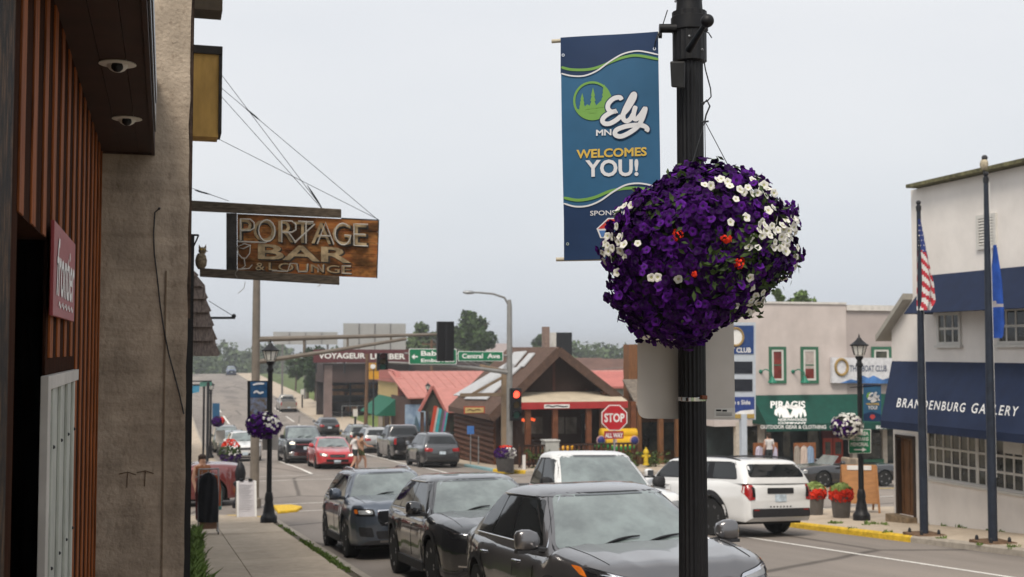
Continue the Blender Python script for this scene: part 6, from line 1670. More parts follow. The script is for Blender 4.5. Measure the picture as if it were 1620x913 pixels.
b = MB(); fit_text(b, 'PIRAGIS', 1219, 1274, 646, 634.5, PGn, bold=.028); b.build('lettering', M_white, ag); b = MB()
fit_text(b, 'OUTDOOR GEAR & CLOTHING', 1203, 1307, 678.5, 672.5, lambda u, v: PY(u, v, ya - .02), bold=.028); b.build('lettering', M_white, ag); b = MB()
fit_text(b, 'BOUNDARY WATERS', 1386, 1470, 678.5, 673, lambda u, v: PY(u, v, ya - .02), bold=.028); b.build('lettering', M_white, ag); b = MB()
fit_text(b, 'NORTHWOODS', 1231, 1276, 666, 662, PGn, bold=.028); b.build('lettering', M_white, ag); b = MB(); fit_text(b, 'COMPANY', 1231, 1276, 671, 667.5, PGn, bold=.028); b.build('lettering', M_white, ag); b = MB()
lo = [(1225, 655), (1226, 648), (1234, 643), (1250, 640.5), (1266, 643), (1274, 649), (1276, 657), (1272, 661), (1232, 661)]
cen = (1250, 652); b.add([PGn(*p) for p in lo] + [PGn(*cen)], [(i, (i + 1) % 9, 9) for i in range(9)]); b.build('lettering', M_white, ag)
b = MB(); pG2 = pG + nG * .02
for tr in ([(1244, 645), (1254, 648), (1250, 657), (1247, 650)], [(1229, 661), (1231, 652), (1233, 661)], [(1234, 661), (1236, 655), (1238, 661)], [(1262, 661), (1264, 653), (1266, 661)], [(1268, 661), (1270, 651), (1273, 661)], [(1254, 661), (1256, 657), (1258, 661)]):
    b.add([PP(u, v, pG2, nG) for u, v in tr], [tuple(range(len(tr)))])
b.build('tree_print', M_green, ag)
# boat-club wall sign
bs = thing('wall_sign', 'white boat club wall sign with gold ring and blue mountains', 'sign', PO(1365, 608))
b = MB(); flat(b, ((1317, 606), (1317, 565.5), (1412, 566.5), (1412, 607)), YO - .25, th=.2); b.build('panel', mat('sign_white', (.60, .60, .62), .5), bs)
b = MB(); flat(b, ((1330, 606), (1346, 600), (1355, 602), (1365, 594), (1374, 598), (1382, 594), (1396, 601), (1412, 596), (1412, 607)), YO - .262, th=.008); b.build('mountains', mat('mountain_blue', (.05, .14, .34), .6, .6, 1.5), bs)
b = MB(); fit_text(b, 'BOAT CLUB', 1364, 1403, 588, 578, lambda u, v: PY(u, v, YO - .262), bold=.02); b.build('lettering', mat('slate_lettering', (.06, .08, .13), .6), bs); b = MB(); fit_text(b, 'THE', 1344, 1359, 588, 578, lambda u, v: PY(u, v, YO - .262), bold=.02); b.build('lettering', mat('slate_lettering', (.06, .08, .13), .6), bs)
b = MB(); c = PY(1331.5, 581, YO - .27); rr = (PY(1341, 581, YO - .27) - c).length; rz = (PY(1331.5, 568.5, YO - .27) - c).length
b.tube([c + Vector((rr * cos(a), 0, rz * sin(a))) for a in np.linspace(0, 2 * pi, 25)], .07, 6); b.build('ring', mat('gold_ring', (.30, .20, .07), .5), bs, smooth=True)

# boat-club pylon sign
YB = 45.0
py_ = thing('pylon_sign', 'tall white pole sign with blue boat club panel and two blank black boards', 'sign', PY(1176, 745, YB))
M_pyl = mat('pylon_pale', (.46, .50, .55), .5, .06, 4)
b = MB(); q = PY(1176, 700, YB); b.box(q.x - .12, q.x + .12, YB - .1, YB + .12, GS(q.x, YB) - .2, PY(1176, 655, YB).z); b.build('post', M_pyl, py_)
b = MB(); flat(b, ((1110, 664), (1110, 510), (1195.5, 510), (1195.5, 664)), YB, th=.3); b.build('cabinet', M_pyl, py_)
for q, nm, m_ in ((((1114, 560), (1114, 515), (1192.5, 515), (1192.5, 560)), 'blue_panel', mat('boat_blue', (.018, .05, .17), .5)), (((1118, 591), (1118, 572), (1190.5, 572), (1190.5, 591)), 'letter_board', mat('board_black', (.014, .016, .024), .4)), (((1118, 619), (1118, 600), (1190.5, 600), (1190.5, 619)), 'letter_board', MATS['board_black']), (((1114, 662), (1114, 628), (1193.5, 628), (1193.5, 662)), 'lower_panel', mat('lower_blue', (.025, .05, .20), .5))):
    b = MB(); flat(b, q, YB - .03, th=.028); o_ = b.build(nm, m_, py_)
    if nm == 'blue_panel':
        b = MB(); fit_text(b, 'THE BOAT CLUB', 1118, 1188, 558, 550, lambda u, v: PY(u, v, YB - .034), bold=.028); b.build('lettering', M_white, o_); b = MB(); c = PY(1164, 533, YB - .034); b.add([c + Vector((.32 * cos(a), 0, .34 * sin(a))) for a in np.linspace(0, 2 * pi, 25)[:-1]], [tuple(range(24))]); b.build('emblem_disc', M_white, o_)
        b = MB(); c = PY(1164, 533, YB - .04); b.tube([c + Vector((.34 * cos(a), 0, .36 * sin(a))) for a in np.linspace(0, 2 * pi, 25)], .05, 6); b.build('ring', MATS['gold_ring'], o_)
    if nm == 'lower_panel':
        b = MB(); flat(b, ((1114, 662), (1114, 655), (1193.5, 655), (1193.5, 662)), YB - .036, th=.005); b.build('gold_stripe', mat('gold_stripe', (.38, .26, .07), .6), o_)
        b = MB(); fit_text(b, 'e s Side', 1160, 1187, 640, 633, lambda u, v: PY(u, v, YB - .036), bold=.02); b.build('lettering', M_white, o_); b = MB(); flat(b, ((1160, 655), (1172, 650), (1193, 648), (1193, 655)), YB - .036, th=.005); b.build('white_shore', M_white, o_)

# ================================================================== brown timber building behind the near pole
tbd = thing('timber_building', 'brown timber-clad building with shingled porch roof beside the log restaurant', 'building', PY(1075, 735, 58))
M_cedar = mat('cedar_siding', (.19, .085, .035), .7, .25, 3, stretch=(6, 6, .6), bump=.2)
YT = 58.0
a = PY(995, 545, YT); x1t = PY(1155, 600, YT).x
b = MB(); b.box(a.x, x1t, YT, YT + .8, GS(24, YT) - .5, a.z); b.build('wall', M_cedar, tbd)
b = MB(); q0, q1 = PY(990, 652, YT - 2.2), PY(985, 600, YT); b.hexa([(q1.x, YT - 2.2, q0.z), (x1t, YT - 2.2, q0.z), (x1t, YT, q1.z - .1), (q1.x, YT, q1.z - .1)], [(q1.x, YT - 2.2, q0.z + .12), (x1t, YT - 2.2, q0.z + .12), (x1t, YT, q1.z), (q1.x, YT, q1.z)]); b.build('porch_roof', mat('shingle_grey', (.17, .145, .12), .9, .3, 6, bump=.4), tbd)
b = MB()
for u in (1010, 1045, 1072, 1110, 1140): q = PY(u, 700, YT - 2); b.box(q.x - .12, q.x + .12, YT - 2.1, YT - 1.86, GS(q.x, YT) - .1, q0.z + .02)
b.build('porch_post', M_cedar, tbd)
for u0, u1 in ((1016, 1040), (1050, 1068), (1148, 1153)):
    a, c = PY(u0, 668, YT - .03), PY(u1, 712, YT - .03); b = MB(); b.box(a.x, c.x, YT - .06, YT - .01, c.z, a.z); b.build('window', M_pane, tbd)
b = MB(); a = PY(1149, 700, YT - 2.2); b.box(a.x - .14, a.x + .14, YT - 2.2, YT - 2.15, a.z - .35, a.z + .35); b.build('notice', M_white, tbd)

# ================================================================== log restaurant, gable plane Y = 57
YR_ = 57.0
def PR(px, py, o=0): return PY(px, py, YR_ + o)
lr = thing('log_restaurant', 'dark brown log restaurant with steep gable and red-edged cream awning', 'building', PR(850, 738))
M_log = mat('dark_log', (.085, .034, .017), .7, .35, 4, stretch=(.6, .6, 5), bump=.3)
M_brn = mat('dark_brown_boards', (.032, .017, .012), .8, .3, 5, stretch=(8, 8, .6))
M_shing = mat('brown_shingle_roof', (.10, .06, .044), .9, .3, 7, bump=.4)
apx = PR(884, 549, -.8); eL_ = PR(776, 656, -.8); eR_ = PR(990, 632, -.8)
DB = 9.0
# roof slabs (overhang toward the street)
for e_, nm in ((eL_, 'roof'), (eR_, 'roof')):
    b = MB(); th = Vector((0, 0, -.28)); b.slab([(apx.x, apx.y, apx.z), (e_.x, apx.y, e_.z), (e_.x, apx.y + DB, e_.z), (apx.x, apx.y + DB, apx.z)], th); ro = b.build(nm, M_shing, lr)
    if e_ is eL_: roofL = ro
b = MB(); d = (eL_ - apx).normalized(); b.beam(apx + Vector((0, -.03, -.2)), eL_ + Vector((0, -.03, -.2)), .08, .42); b.beam(apx + Vector((0, -.034, -.2)), eR_ + Vector((0, -.034, -.2)), .08, .42); b.build('bargeboard', mat('barge_brown', (.085, .05, .036), .7, .2, 5), lr)
b = MB(); b.prism([(apx.x, YR_, apx.z - .3), (eL_.x + .5, YR_, eL_.z + .1), (eL_.x + .5, YR_, GS(15, YR_) - .3), (eR_.x - .4, YR_, GS(20, YR_) - .3), (eR_.x - .4, YR_, eR_.z + .1)], (0, .3, 0)); b.build('gable_wall', M_brn, lr)
for i in range(3):
    xx = apx.x + (i - 1) * 1.7; b = MB(); b.box(xx - .07, xx + .07, YR_ - .03, YR_ - .002, PR(880, 618).z, apx.z - .5 - abs(i - 1) * 1.6); b.build('gable_strip', mat('strip_red_brown', (.075, .03, .02), .8), lr)
for sx in (eL_.x + 1.3, eR_.x - 1.1): b = MB(); zz_ = eL_.z + 1.0; b.beam((sx, YR_ - .8, zz_), (sx, YR_ + .05, zz_ - .05), .18, .2); b.build('purlin_end', M_log, lr)
# side wall of logs
x_w = eL_.x + .5; zg_ = GS(x_w, 60) - .3
for i in range(14):
    z = zg_ + .25 + i * .27
    if z > eL_.z: break
    b = MB(); b.cyl((x_w, YR_ + .02, z), (x_w, YR_ + DB - .6, z), .15, n=8); b.build('log', M_log, lr, smooth=True)
# skylights / solar sheets on the street-side slope
M_solar = mat('pale_roof_sheet', (.42, .42, .42), .3, .08, 2)
u_ = (eL_ - apx); wv = Vector((0, 1, 0)); nr = Vector((-(apx.z - eL_.z), 0, (apx.x - eL_.x))).normalized(); nr = nr if nr.z > 0 else -nr
def on_roof(px, py): return PP(px, py, apx + nr * .04, nr)
for q in (((718, 626), (802, 549.5 + 26), (817, 578), (755, 630)), ((792, 590), (814, 558), (834, 556.5), (812, 583)), ((819, 581), (838, 560), (847, 559.5), (829, 581)), ((735, 632), (803, 586), (826, 580), (770, 633))):
    p = [on_roof(*c) for c in q]; b = MB(); b.slab(p, nr * .06); b.build('roof_sheet', M_solar, roofL)
# awning
za_, zb_ = PR(880, 621).z, PY(880, 637, YR_ - 1.6).z; xl, xr = PR(826, 621).x, PR(972, 621).x; xl2, xr2 = PY(822, 637, YR_ - 1.6).x, PY(993, 637, YR_ - 1.6).x
b = MB(); b.slab([(xl, YR_ - .02, za_), (xr, YR_ - .02, za_), (xr2, YR_ - 1.6, zb_), (xl2, YR_ - 1.6, zb_)], (0, 0, .03)); ca = b.build('awning', mat('cream_canvas', (.48, .41, .31), .8, .08, 2), lr)
b = MB(); zv = PY(880, 647, YR_ - 1.62).z; b.box(xl2, xr2, YR_ - 1.63, YR_ - 1.6, zv, zb_ + .03); b.build('valance', mat('valance_red', (.36, .03, .03), .7, .1, 3), ca)
b = MB(); a, c = PY(861, 640, YR_ - 1.64), PY(901, 645.5, YR_ - 1.64); b.box(a.x, c.x, YR_ - 1.645, YR_ - 1.632, c.z, a.z); o_ = b.build('valance_sign', M_white, ca)
b = MB(); fit_text(b, 'RESTAURANT', 863, 899, 644.8, 641, lambda u, v: PY(u, v, YR_ - 1.65)) if False else v
v, f = stroke([(863, 643), (868, 642), (874, 643.5), (881, 642), (890, 643.4), (899, 642.6)], 2.0, 3); b.add([PY(x, y, YR_ - 1.65) for x, y in v], f); b.build('lettering', M_iron, o_)
# shop windows, posts and door
for (u0, u1, v0, v1) in ((826, 858, 660, 686), (874, 892, 660, 686), (894, 912, 660, 686)):
    a, c = PR(u0, v0), PR(u1, v1); b = MB(); b.box(a.x, c.x, YR_ - .05, YR_ - .004, c.z, a.z); b.build('window', auto_glass('warm_pane', (.10, .085, .07), .1, 1.5), lr)
b = MB()
for u in (822, 864, 916, 938, 962, 985): q = PR(u, 690); b.box(q.x - .13, q.x + .13, YR_ - 1.5, YR_ - 1.3, GS(q.x, YR_) - .2, zb_)
b.build('porch_post', mat('post_red_brown', (.14, .05, .022), .7, .25, 5), lr)
a, c = PR(920, 655), PR(936, 700); b = MB(); b.box(a.x, c.x, YR_ - .06, YR_ - .005, GS(18, YR_), a.z); d_ = b.build('door', mat('door_dark_blue', (.018, .022, .026), .4), lr)
b = MB(); q = PR(929, 676); b.box(q.x - .14, q.x + .14, YR_ - .075, YR_ - .062, q.z - .12, q.z + .16); b.build('notice', M_white, d_)
b = MB(); q = PR(834, 664, -.3); b.tube([PR(826, 664, -.3), PR(832, 666, -.3), PR(838, 662, -.3), PR(846, 665, -.3)], .07, 6); b.build('neon_light', mat('neon_orange', (1, .12, .03), .5, emit=.8), lr)
a, c = PY(735, 645, YR_ + .0), PY(770, 653, YR_)
# porch railing
rl_ = thing('porch_railing', 'dark wooden railing along the front of the log restaurant terrace', 'railing', PR(900, 735, -3))
b = MB(); g0 = GS(18, YR_ - 3); xs_ = [PR(u, 700, -3).x for u in (822, 1000)]
b.box(xs_[0], xs_[1], YR_ - 3.05, YR_ - 2.95, g0 + 1.0, g0 + 1.08); b.box(xs_[0], xs_[1], YR_ - 3.04, YR_ - 2.96, g0 + .15, g0 + .22); b.build('rail', M_brn, rl_)
for i in range(26): xx = xs_[0] + (xs_[1] - xs_[0]) * i / 25; b = MB(); b.box(xx - .05, xx + .05, YR_ - 3.03, YR_ - 2.97, g0 - .1, g0 + 1.0); b.build('baluster', M_log, rl_)
# hanging board sign at the eave, chimney stack, roof unit
hs = thing('hanging_sign', 'small yellow and red board sign under the log restaurant eave', 'sign', PY(752, 655, 56.5))
b = MB(); flat(b, ((734, 655), (734, 643), (767, 643), (767, 654)), 56.5, th=.06); b.build('border', mat('sign_border_red', (.35, .06, .03), .6), hs)
b = MB(); flat(b, ((736, 653.5), (736, 645), (765, 645), (765, 652.5)), 56.47, th=.02); p_ = b.build('panel', mat('sign_yellow', (.50, .38, .16), .6), hs)
b = MB(); v, f = stroke([(739, 650), (744, 648), (749, 650), (755, 648), (761, 649.5)], 1.8, 3); b.add([PY(x, y, 56.46) for x, y in v], f); b.build('lettering', mat('brown_print', (.10, .05, .02), .6), p_)
b = MB(); q = PY(865, 530, 67); b.box(q.x - .18, q.x + .18, 67, 67.4, -1, PY(865, 517, 67).z); b.build('chimney', mat('chimney_brick', (.24, .17, .14), .9, .2, 8), lr)
b = MB(); a, c = PY(880, 526, 68), PY(905, 552, 68); b.box(a.x, c.x, 68, 69.5, c.z - 1, a.z); b.build('roof_unit', M_iron, lr); b = MB(); b.box(a.x - .3, a.x - .002, 68, 69.5, c.z - 1, a.z); b.build('roof_unit_panel', M_frame, lr)

# ================================================================== weathered fence by the restaurant side
fe = thing('picket_fence', 'grey weathered board fence along the side of the log restaurant', 'fence', (15.6, 63, GS(15.6, 63)))
M_fence = mat('fence_grey_wood', (.20, .155, .13), .9, .25, 5, stretch=(6, 6, .7))
for i in range(34):
    yy = 58.2 + i * .31; b = MB(); z = GS(15.7, yy); b.box(15.7, 15.74, yy, yy + .27, z, z + 1.15 + random.uniform(-.03, .03)); b.build('picket', M_fence, fe)
b = MB(); b.hexa([(15.745, 58.2, GS(15.7, 58.2) + .3), (15.79, 58.2, GS(15.7, 58.2) + .3), (15.79, 68.7, GS(15.7, 68.7) + .3), (15.745, 68.7, GS(15.7, 68.7) + .3)], [(15.745, 58.2, GS(15.7, 58.2) + .4), (15.79, 58.2, GS(15.7, 58.2) + .4), (15.79, 68.7, GS(15.7, 68.7) + .4), (15.745, 68.7, GS(15.7, 68.7) + .4)]); b.build('rail', M_fence, fe)

# ================================================================== pink-roofed shop row (faces the street, X = 18.2)
XK = 18.2
pk = thing('pink_roofed_shop', 'low shop with broad salmon pink metal roof and blue mural', 'building', (XK, 80, GS(XK, 80)))
M_pink = mat('salmon_metal_roof', (.44, .175, .145), .6, .1, 2)
M_pinkw = mat('pink_wall', (.38, .13, .11), .7, .1, 3)
YE, YI_ = 89.0, 97.5
zev = PY(655, 631, YE).z; zrg = PY(690, 589, YI_).z; xk0, xk1 = 17.55, 46.0
b = MB(); b.slab([(xk0, YE, zev), (xk1, YE, zev), (xk1, YI_, zrg), (xk0, YI_, zrg)], (0, 0, .1)); pr = b.build('roof', M_pink, pk)
for i in range(40):
    xx = xk0 + .2 + i * .7; b = MB(); b.slab([(xx, YE, zev + .102), (xx + .05, YE, zev + .102), (xx + .05, YI_, zrg + .102), (xx, YI_, zrg + .102)], (0, 0, .025)); b.build('roof_rib', M_pink, pr)
M_brw = mat('brown_wall', (.075, .04, .03), .8, .2, 3)
b = MB(); b.box(xk0 + .3, xk1, YE + .5, YI_, GS(XK, 92) - .8, zev + .02); b.build('wall', M_brw, pk)
YM = YE + .42; a, c = PY(641, 640, YM), PY(673, 683, YM)
b = MB(); b.box(a.x, c.x, YM, YM + .07, c.z, a.z); mu = b.build('mural', mat('mural_sky', (.05, .16, .40), .6, .5, .5, col2=(.42, .52, .62)), pk)
w_, h_ = c.x - a.x, a.z - c.z
b = MB(); b.prism([(a.x + w_ * u, YM - .01, c.z + h_ * v) for u, v in ((0, 0), (1, 0), (1, .22), (.7, .16), (.62, .45), (.52, .62), (.46, .3), (.25, .12), (0, .2))], (0, .008, 0)); b.build('mural_print', mat('mural_dark', (.05, .09, .12), .7, .4, 1), mu)
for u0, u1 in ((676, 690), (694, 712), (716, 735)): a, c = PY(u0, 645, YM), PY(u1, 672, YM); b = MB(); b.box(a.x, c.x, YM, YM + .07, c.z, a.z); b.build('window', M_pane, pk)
# nearer low annexe with its own pink slope and dark porch gable
an = thing('pink_roofed_annexe', 'small low annexe with pink roof and dark pointed porch beside the log restaurant', 'building', PY(710, 705, 76))
za0, za1 = PY(720, 653, 75).z, PY(720, 616, 80).z; x0a, x1a = PY(703, 653, 75).x, 30.0
b = MB(); b.slab([(x0a, 75, za0), (x1a, 75, za0), (x1a, 80, za1), (PY(687, 616, 80).x, 80, za1)], (0, 0, .1)); b.build('roof', M_pink, an)
b = MB(); b.box(x0a + .3, x1a, 75.6, 80, GS(20, 76) - .6, za0 + .05); b.build('wall', M_brw, an)
b = MB(); b.prism([PY(684, 612, 74.8), PY(664, 650, 74.8), PY(706, 653, 74.8)], (0, .3, 0)); b.build('porch_gable', mat('gable_dark', (.045, .04, .03), .8), an)
b = MB(); b.beam(PY(684, 611, 74.7), PY(706, 654, 74.7), .3, .14); b.beam(PY(684, 611, 74.72), PY(663, 651, 74.72), .3, .14); b.build('bargeboard', M_pinkw, an)
for u in (668, 702): b = MB(); q = PY(u, 652, 74.9); b.box(q.x - .1, q.x + .1, 74.8, 75.0, GS(q.x, 75), q.z); b.build('porch_post', M_brw, an)
a, c = PY(712, 660, 75.5), PY(730, 690, 75.5); b = MB(); b.box(a.x, c.x, 75.5, 75.58, c.z, a.z); b.build('window', M_pane, an)
# yellow false front
yf = thing('yellow_shop', 'narrow yellow false-front shop with pink parapet and green entrance awning', 'building', (XK, 99, GS(XK, 99)))
M_yw = mat('yellow_wall', (.50, .36, .16), .75, .08, 3)
XY = XK - .25; ya_, yb_ = PX(629, 640, XY).y, PX(598, 640, XY).y
zt_ = PX(612, 603, XY).z
b = MB(); b.box(XY, XY + .5, ya_, yb_, GS(XK, 95) - .8, zt_); b.build('wall', M_yw, yf)
b = MB(); b.box(XY - .25, XY + .6, ya_ - .25, yb_ + .2, zt_ + .002, zt_ + .35); zq = PX(615, 588, XY).z; ym_ = (ya_ + yb_) / 2
b.prism([(XY - .1, ya_, zt_ + .35), (XY - .1, ya_ + 1.2, zt_ + .9), (XY - .1, ym_, zq + .2), (XY - .1, yb_ - 1.2, zt_ + .9), (XY - .1, yb_, zt_ + .35)], (.4, 0, 0)); b.build('parapet', M_pinkw, yf)
b = MB(); b.box(XY + .01, XY + .75, ya_ - .06, ya_ - .004, GS(XK, 90) - .5, zt_); b.build('side_wall', M_pinkw, yf)
aT, aB = PX(613, 628, XY), PX(590, 655, XY - 1.6)
b = MB(); b.slab([(XY, ya_ + .4, aT.z), (XY, yb_ - .4, aT.z), (XY - 1.6, yb_ - .4, aT.z - 1.35), (XY - 1.6, ya_ + .4, aT.z - 1.35)], (0, 0, .06)); b.prism([(XY, ya_ + .4, aT.z), (XY - 1.6, ya_ + .4, aT.z - 1.35), (XY, ya_ + .4, aT.z - 1.35)], (0, .05, 0)); b.build('awning', mat('green_canvas', (.008, .11, .065), .7), yf)
for i, (t0, t1) in enumerate(((.08, .32), (.40, .62), (.70, .94))):
    b = MB(); ya2, yb2 = ya_ + (yb_ - ya_) * t0, ya_ + (yb_ - ya_) * t1; b.box(XY - .06, XY - .003, ya2, yb2, GS(XK, 95), aT.z - 1.6); b.build('door' if i == 1 else 'window', mat('brown_shop_door', (.10, .045, .025), .6) if i == 1 else M_pane, yf)
# ================================================================== lumber yard, billboards, far buildings
YV = 122.0
def PV(px, py, o=0): return PY(px, py, YV + o)
lv = thing('lumber_shed', 'long dark brown open lumber shed under a maroon sign band', 'building', PV(575, 665))
zgv = G(18, YV) - .3
x0, x1 = PV(513, 600).x, PV(770, 600).x
b = MB(); b.box(x0, x1, YV + 6, YV + 6.5, zgv, PV(570, 577).z); b.build('wall', mat('shed_dark', (.035, .026, .024), .9, .3, .8), lv)
b = MB(); b.box(x0 - .1, x1, YV, YV + 6.5, PV(570, 605).z, PV(570, 577).z + .1); b.build('fascia', mat('shed_fascia', (.055, .035, .032), .8, .15, .6), lv)
b = MB(); q = PV(519, 620); b.box(q.x - .4, q.x + .4, YV - .1, YV + .5, zgv, PV(519, 578).z); b.build('end_wall', mat('shed_end', (.17, .125, .115), .85, .15, 1), lv)
M_lum = mat('stacked_lumber', (.26, .13, .06), .85, .35, 3)
for k_, (v0, v1) in enumerate(((606, 612), (616, 622), (627, 633), (640, 648))):
    b = MB(); z0, z1 = PV(560, v1, 3).z, PV(560, v0, 3).z
    b.box(x0 + 1, x1 - .5, YV + 2.5, YV + 6, z0 - .35, z0 - .2); b.build('rack_shelf', mat('rack_dark', (.05, .04, .035), .8), lv)
    xx = x0 + 1.3
    while xx < x0 + 11:
        wd = random.uniform(.8, 1.8)
        if random.random() < .72:
            b = MB(); b.box(xx, xx + wd, YV + 2.8, YV + 5.5, z0 - .19, z0 - .19 + (z1 - z0) * random.uniform(.5, 1)); tag(b.build('lumber_pack', M_lum), 'banded pack of brown timber on the racks of the lumber shed', 'lumber', 'lumber packs in the shed')
        xx += wd + .3
b = MB()
for i in range(8): xx = x0 + 1 + i * 2.0; b.box(xx - .08, xx + .08, YV + 2.3, YV + 2.45, zgv, PV(560, 600).z)
b.build('rack_post', M_iron, lv)
sb_ = thing('shop_sign', 'maroon sign band with white serif lumber yard lettering on posts', 'sign', PV(575, 575, -.6))
b = MB(); flat(b, ((496, 573.5), (496, 553), (652, 553), (652, 573.5)), YV - .6, th=.3); b.build('board', mat('maroon_board', (.10, .022, .026), .7, .12, 1), sb_)
for u in (500, 545, 600, 648): b = MB(); q = PV(u, 573, -.4); b.box(q.x - .08, q.x + .08, YV - .5, YV - .35, PV(u, 590).z, q.z); b.build('sign_post', M_iron, sb_)
b = MB(); fit_text(b, 'VOYAGEUR', 504, 578, 567.5, 558.5, lambda u, v: PV(u, v, -.63), bold=.03); b.build('lettering', M_white, sb_)
b = MB(); fit_text(b, 'LUMBER', 586, 641, 568.5, 559.5, lambda u, v: PV(u, v, -.63), bold=.03); b.build('lettering', M_white, sb_)
b = MB()
for i in range(10): xx = x0 + 1.5 + i * 1.5; b.tube([(xx, YV - 2.2, zgv), (xx, YV - 2.2, zgv + 1.8)], .03, 5)
b.tube([(x0 + 1.5, YV - 2.2, zgv + 1.78), (x0 + 15, YV - 2.2, zgv + 1.78)], .025, 5); tag(b.build('chain_fence', M_steel), 'thin steel post and rail fence in front of the lumber shed', 'fence')

M_bill = mat('billboard_back', (.36, .35, .345), .7, .06, .8); M_billp = mat('billboard_rib', (.14, .13, .13), .7)
def billboard(Y, q, n, label):
    (u0, u1, v0, v1) = q; t = thing('billboard', label, 'billboard', PY((u0 + u1) / 2, 620, Y), 'billboards above the lumber yard')
    a, c = PY(u0, v0, Y), PY(u1, v1, Y); w_ = (c.x - a.x) / n
    for i in range(n):
        b = MB(); b.box(a.x + i * w_ + .02, a.x + (i + 1) * w_ - .02, Y, Y + .12, c.z, a.z); b.build('panel', M_bill, t)
    b = MB()
    for i in range(1, n): b.box(a.x + i * w_ - .05, a.x + i * w_ + .05, Y - .1, Y - .002, c.z, a.z)
    b.build('rib', M_billp, t)
    b = MB()
    for i in range(3): xx = a.x + (c.x - a.x) * (.15 + .35 * i); b.box(xx - .12, xx + .12, Y + .13, Y + .4, G(a.x, Y) - .3, a.z - .2)
    b.build('post', M_billp, t)
billboard(158, (432, 534, 525, 545), 4, 'low wide grey billboard back nearest the corner mast arm pole')
billboard(152, (543, 642, 511.5, 558), 4, 'tall grey billboard back above the maroon lumber sign')

# grass bank with shrubs left of the shed
struct(sheet('grass_bank', [(y, 18.4, 26) for y in np.arange(106, 175, 4.0)], 3, lambda x, y: GS(x, y) + .02 + .06 * (x - 18.4), mat('lawn', (.13, .17, .045), .95, .25, 1.2)))
struct(sheet('grass_bank', [(y, 18.4, 60) for y in np.arange(86.5, 92, 1.0)], 3, lambda x, y: G(x, y) + .03, MATS['lawn']))

# distant houses
def house(x, y, wx, wy, zb_, zw, zr, wall, roof, label, ridge='x', name='house'):
    t = thing(name, label, 'house', (x, y, zb_))
    b = MB(); b.box(x - wx / 2, x + wx / 2, y - wy / 2, y + wy / 2, zb_ - 2, zw); b.build('wall', wall, t)
    b = MB()
    if ridge == 'x':
        for s in (-1, 1): b.slab([(x - wx / 2 - .4, y + s * (wy / 2 + .4), zw - .1), (x + wx / 2 + .4, y + s * (wy / 2 + .4), zw - .1), (x + wx / 2 + .4, y, zr), (x - wx / 2 - .4, y, zr)], (0, 0, .15))
        b.prism([(x - wx / 2, y - wy / 2, zw - .05), (x - wx / 2, y + wy / 2, zw - .05), (x - wx / 2, y, zr - .1)], (wx, 0, 0))
    else:
        for s in (-1, 1): b.slab([(x + s * (wx / 2 + .4), y - wy / 2 - .4, zw - .1), (x + s * (wx / 2 + .4), y + wy / 2 + .4, zw - .1), (x, y + wy / 2 + .4, zr), (x, y - wy / 2 - .4, zr)], (0, 0, .15))
        b.prism([(x - wx / 2, y - wy / 2, zw - .05), (x + wx / 2, y - wy / 2, zw - .05), (x, y - wy / 2, zr - .1)], (0, wy, 0))
    b.build('roof', roof, t)
    for i in range(3):
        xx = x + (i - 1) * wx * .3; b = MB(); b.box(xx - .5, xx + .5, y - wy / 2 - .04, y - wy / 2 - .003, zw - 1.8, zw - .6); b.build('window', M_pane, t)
    return t
M_rbr = mat('far_brown_roof', (.13, .075, .06), .9, .2, 1); M_rpk = mat('far_pink_roof', (.42, .14, .12), .7, .1, 1); M_wgr = mat('far_pale_wall', (.38, .37, .35), .8, .1, 1); M_wbr = mat('far_brick_wall', (.20, .10, .075), .85, .2, 2)
q = PY(955, 585, 110); house(q.x, 114, 11, 9, -7, PY(955, 596, 110).z, PY(955, 570, 114).z, M_wbr, M_rbr, 'brown-roofed house behind the log restaurant and the timber building')
q = PY(962, 600, 84); house(q.x, 86, 7, 5, -7, PY(962, 612, 84).z, PY(962, 591, 86).z, M_wgr, M_rpk, 'pale house with low pink roof beside the brown-roofed house')
q = PY(915, 585, 140); house(q.x, 145, 9, 9, -7, PY(915, 590, 140).z, PY(915, 568, 145).z, M_wbr, M_rbr, 'small dark house furthest back behind the log restaurant roof')
q = PY(700, 565, 165); house(q.x, 170, 22, 10, -7, PY(700, 572, 165).z, PY(700, 545, 170).z, mat('far_dark_wall', (.14, .12, .12), .9), mat('far_grey_roof', (.30, .25, .24), .85), 'long grey-roofed building behind the green street name sign')
# left far shopfronts: white gabled shop
wl = thing('white_shop', 'small white clapboard shop along the pavement past the maroon pickup', 'building', (-2, 60, GS(0, 60)))
b = MB(); b.box(-7, -.7, 51.5, 88, GS(0, 60) - 1, PY(318, 575, 58).z); b.build('wall', mat('cream_clapboard', (.50, .47, .41), .8, .08, 2), wl)
b = MB(); b.box(-7.2, -.4, 51.3, 88, PY(318, 575, 58).z + .002, PY(318, 570, 58).z + .3); b.build('cornice', mat('grey_cornice', (.30, .29, .27), .8), wl)
for i in range(5): b = MB(); yy = 57 + i * 6; b.box(-.7, -.62, yy, yy + 3.4, GS(0, yy) + .6, GS(0, yy) + 2.6); b.build('window', M_pane, wl)
b = MB(); b.hexa([(-.7, 55.2, GS(0, 56) + 3.1), (1.2, 55.2, GS(0, 56) + 2.6), (1.2, 64, GS(0, 64) + 2.6), (-.7, 64, GS(0, 64) + 3.1)], [(-.7, 55.2, GS(0, 56) + 3.5), (1.2, 55.2, GS(0, 56) + 2.75), (1.2, 64, GS(0, 64) + 2.75), (-.7, 64, GS(0, 64) + 3.5)]); b.build('awning', mat('striped_awning', (.40, .13, .09), .8, .6, 4, col2=(.5, .45, .38), stretch=(1, 3, 1)), wl)
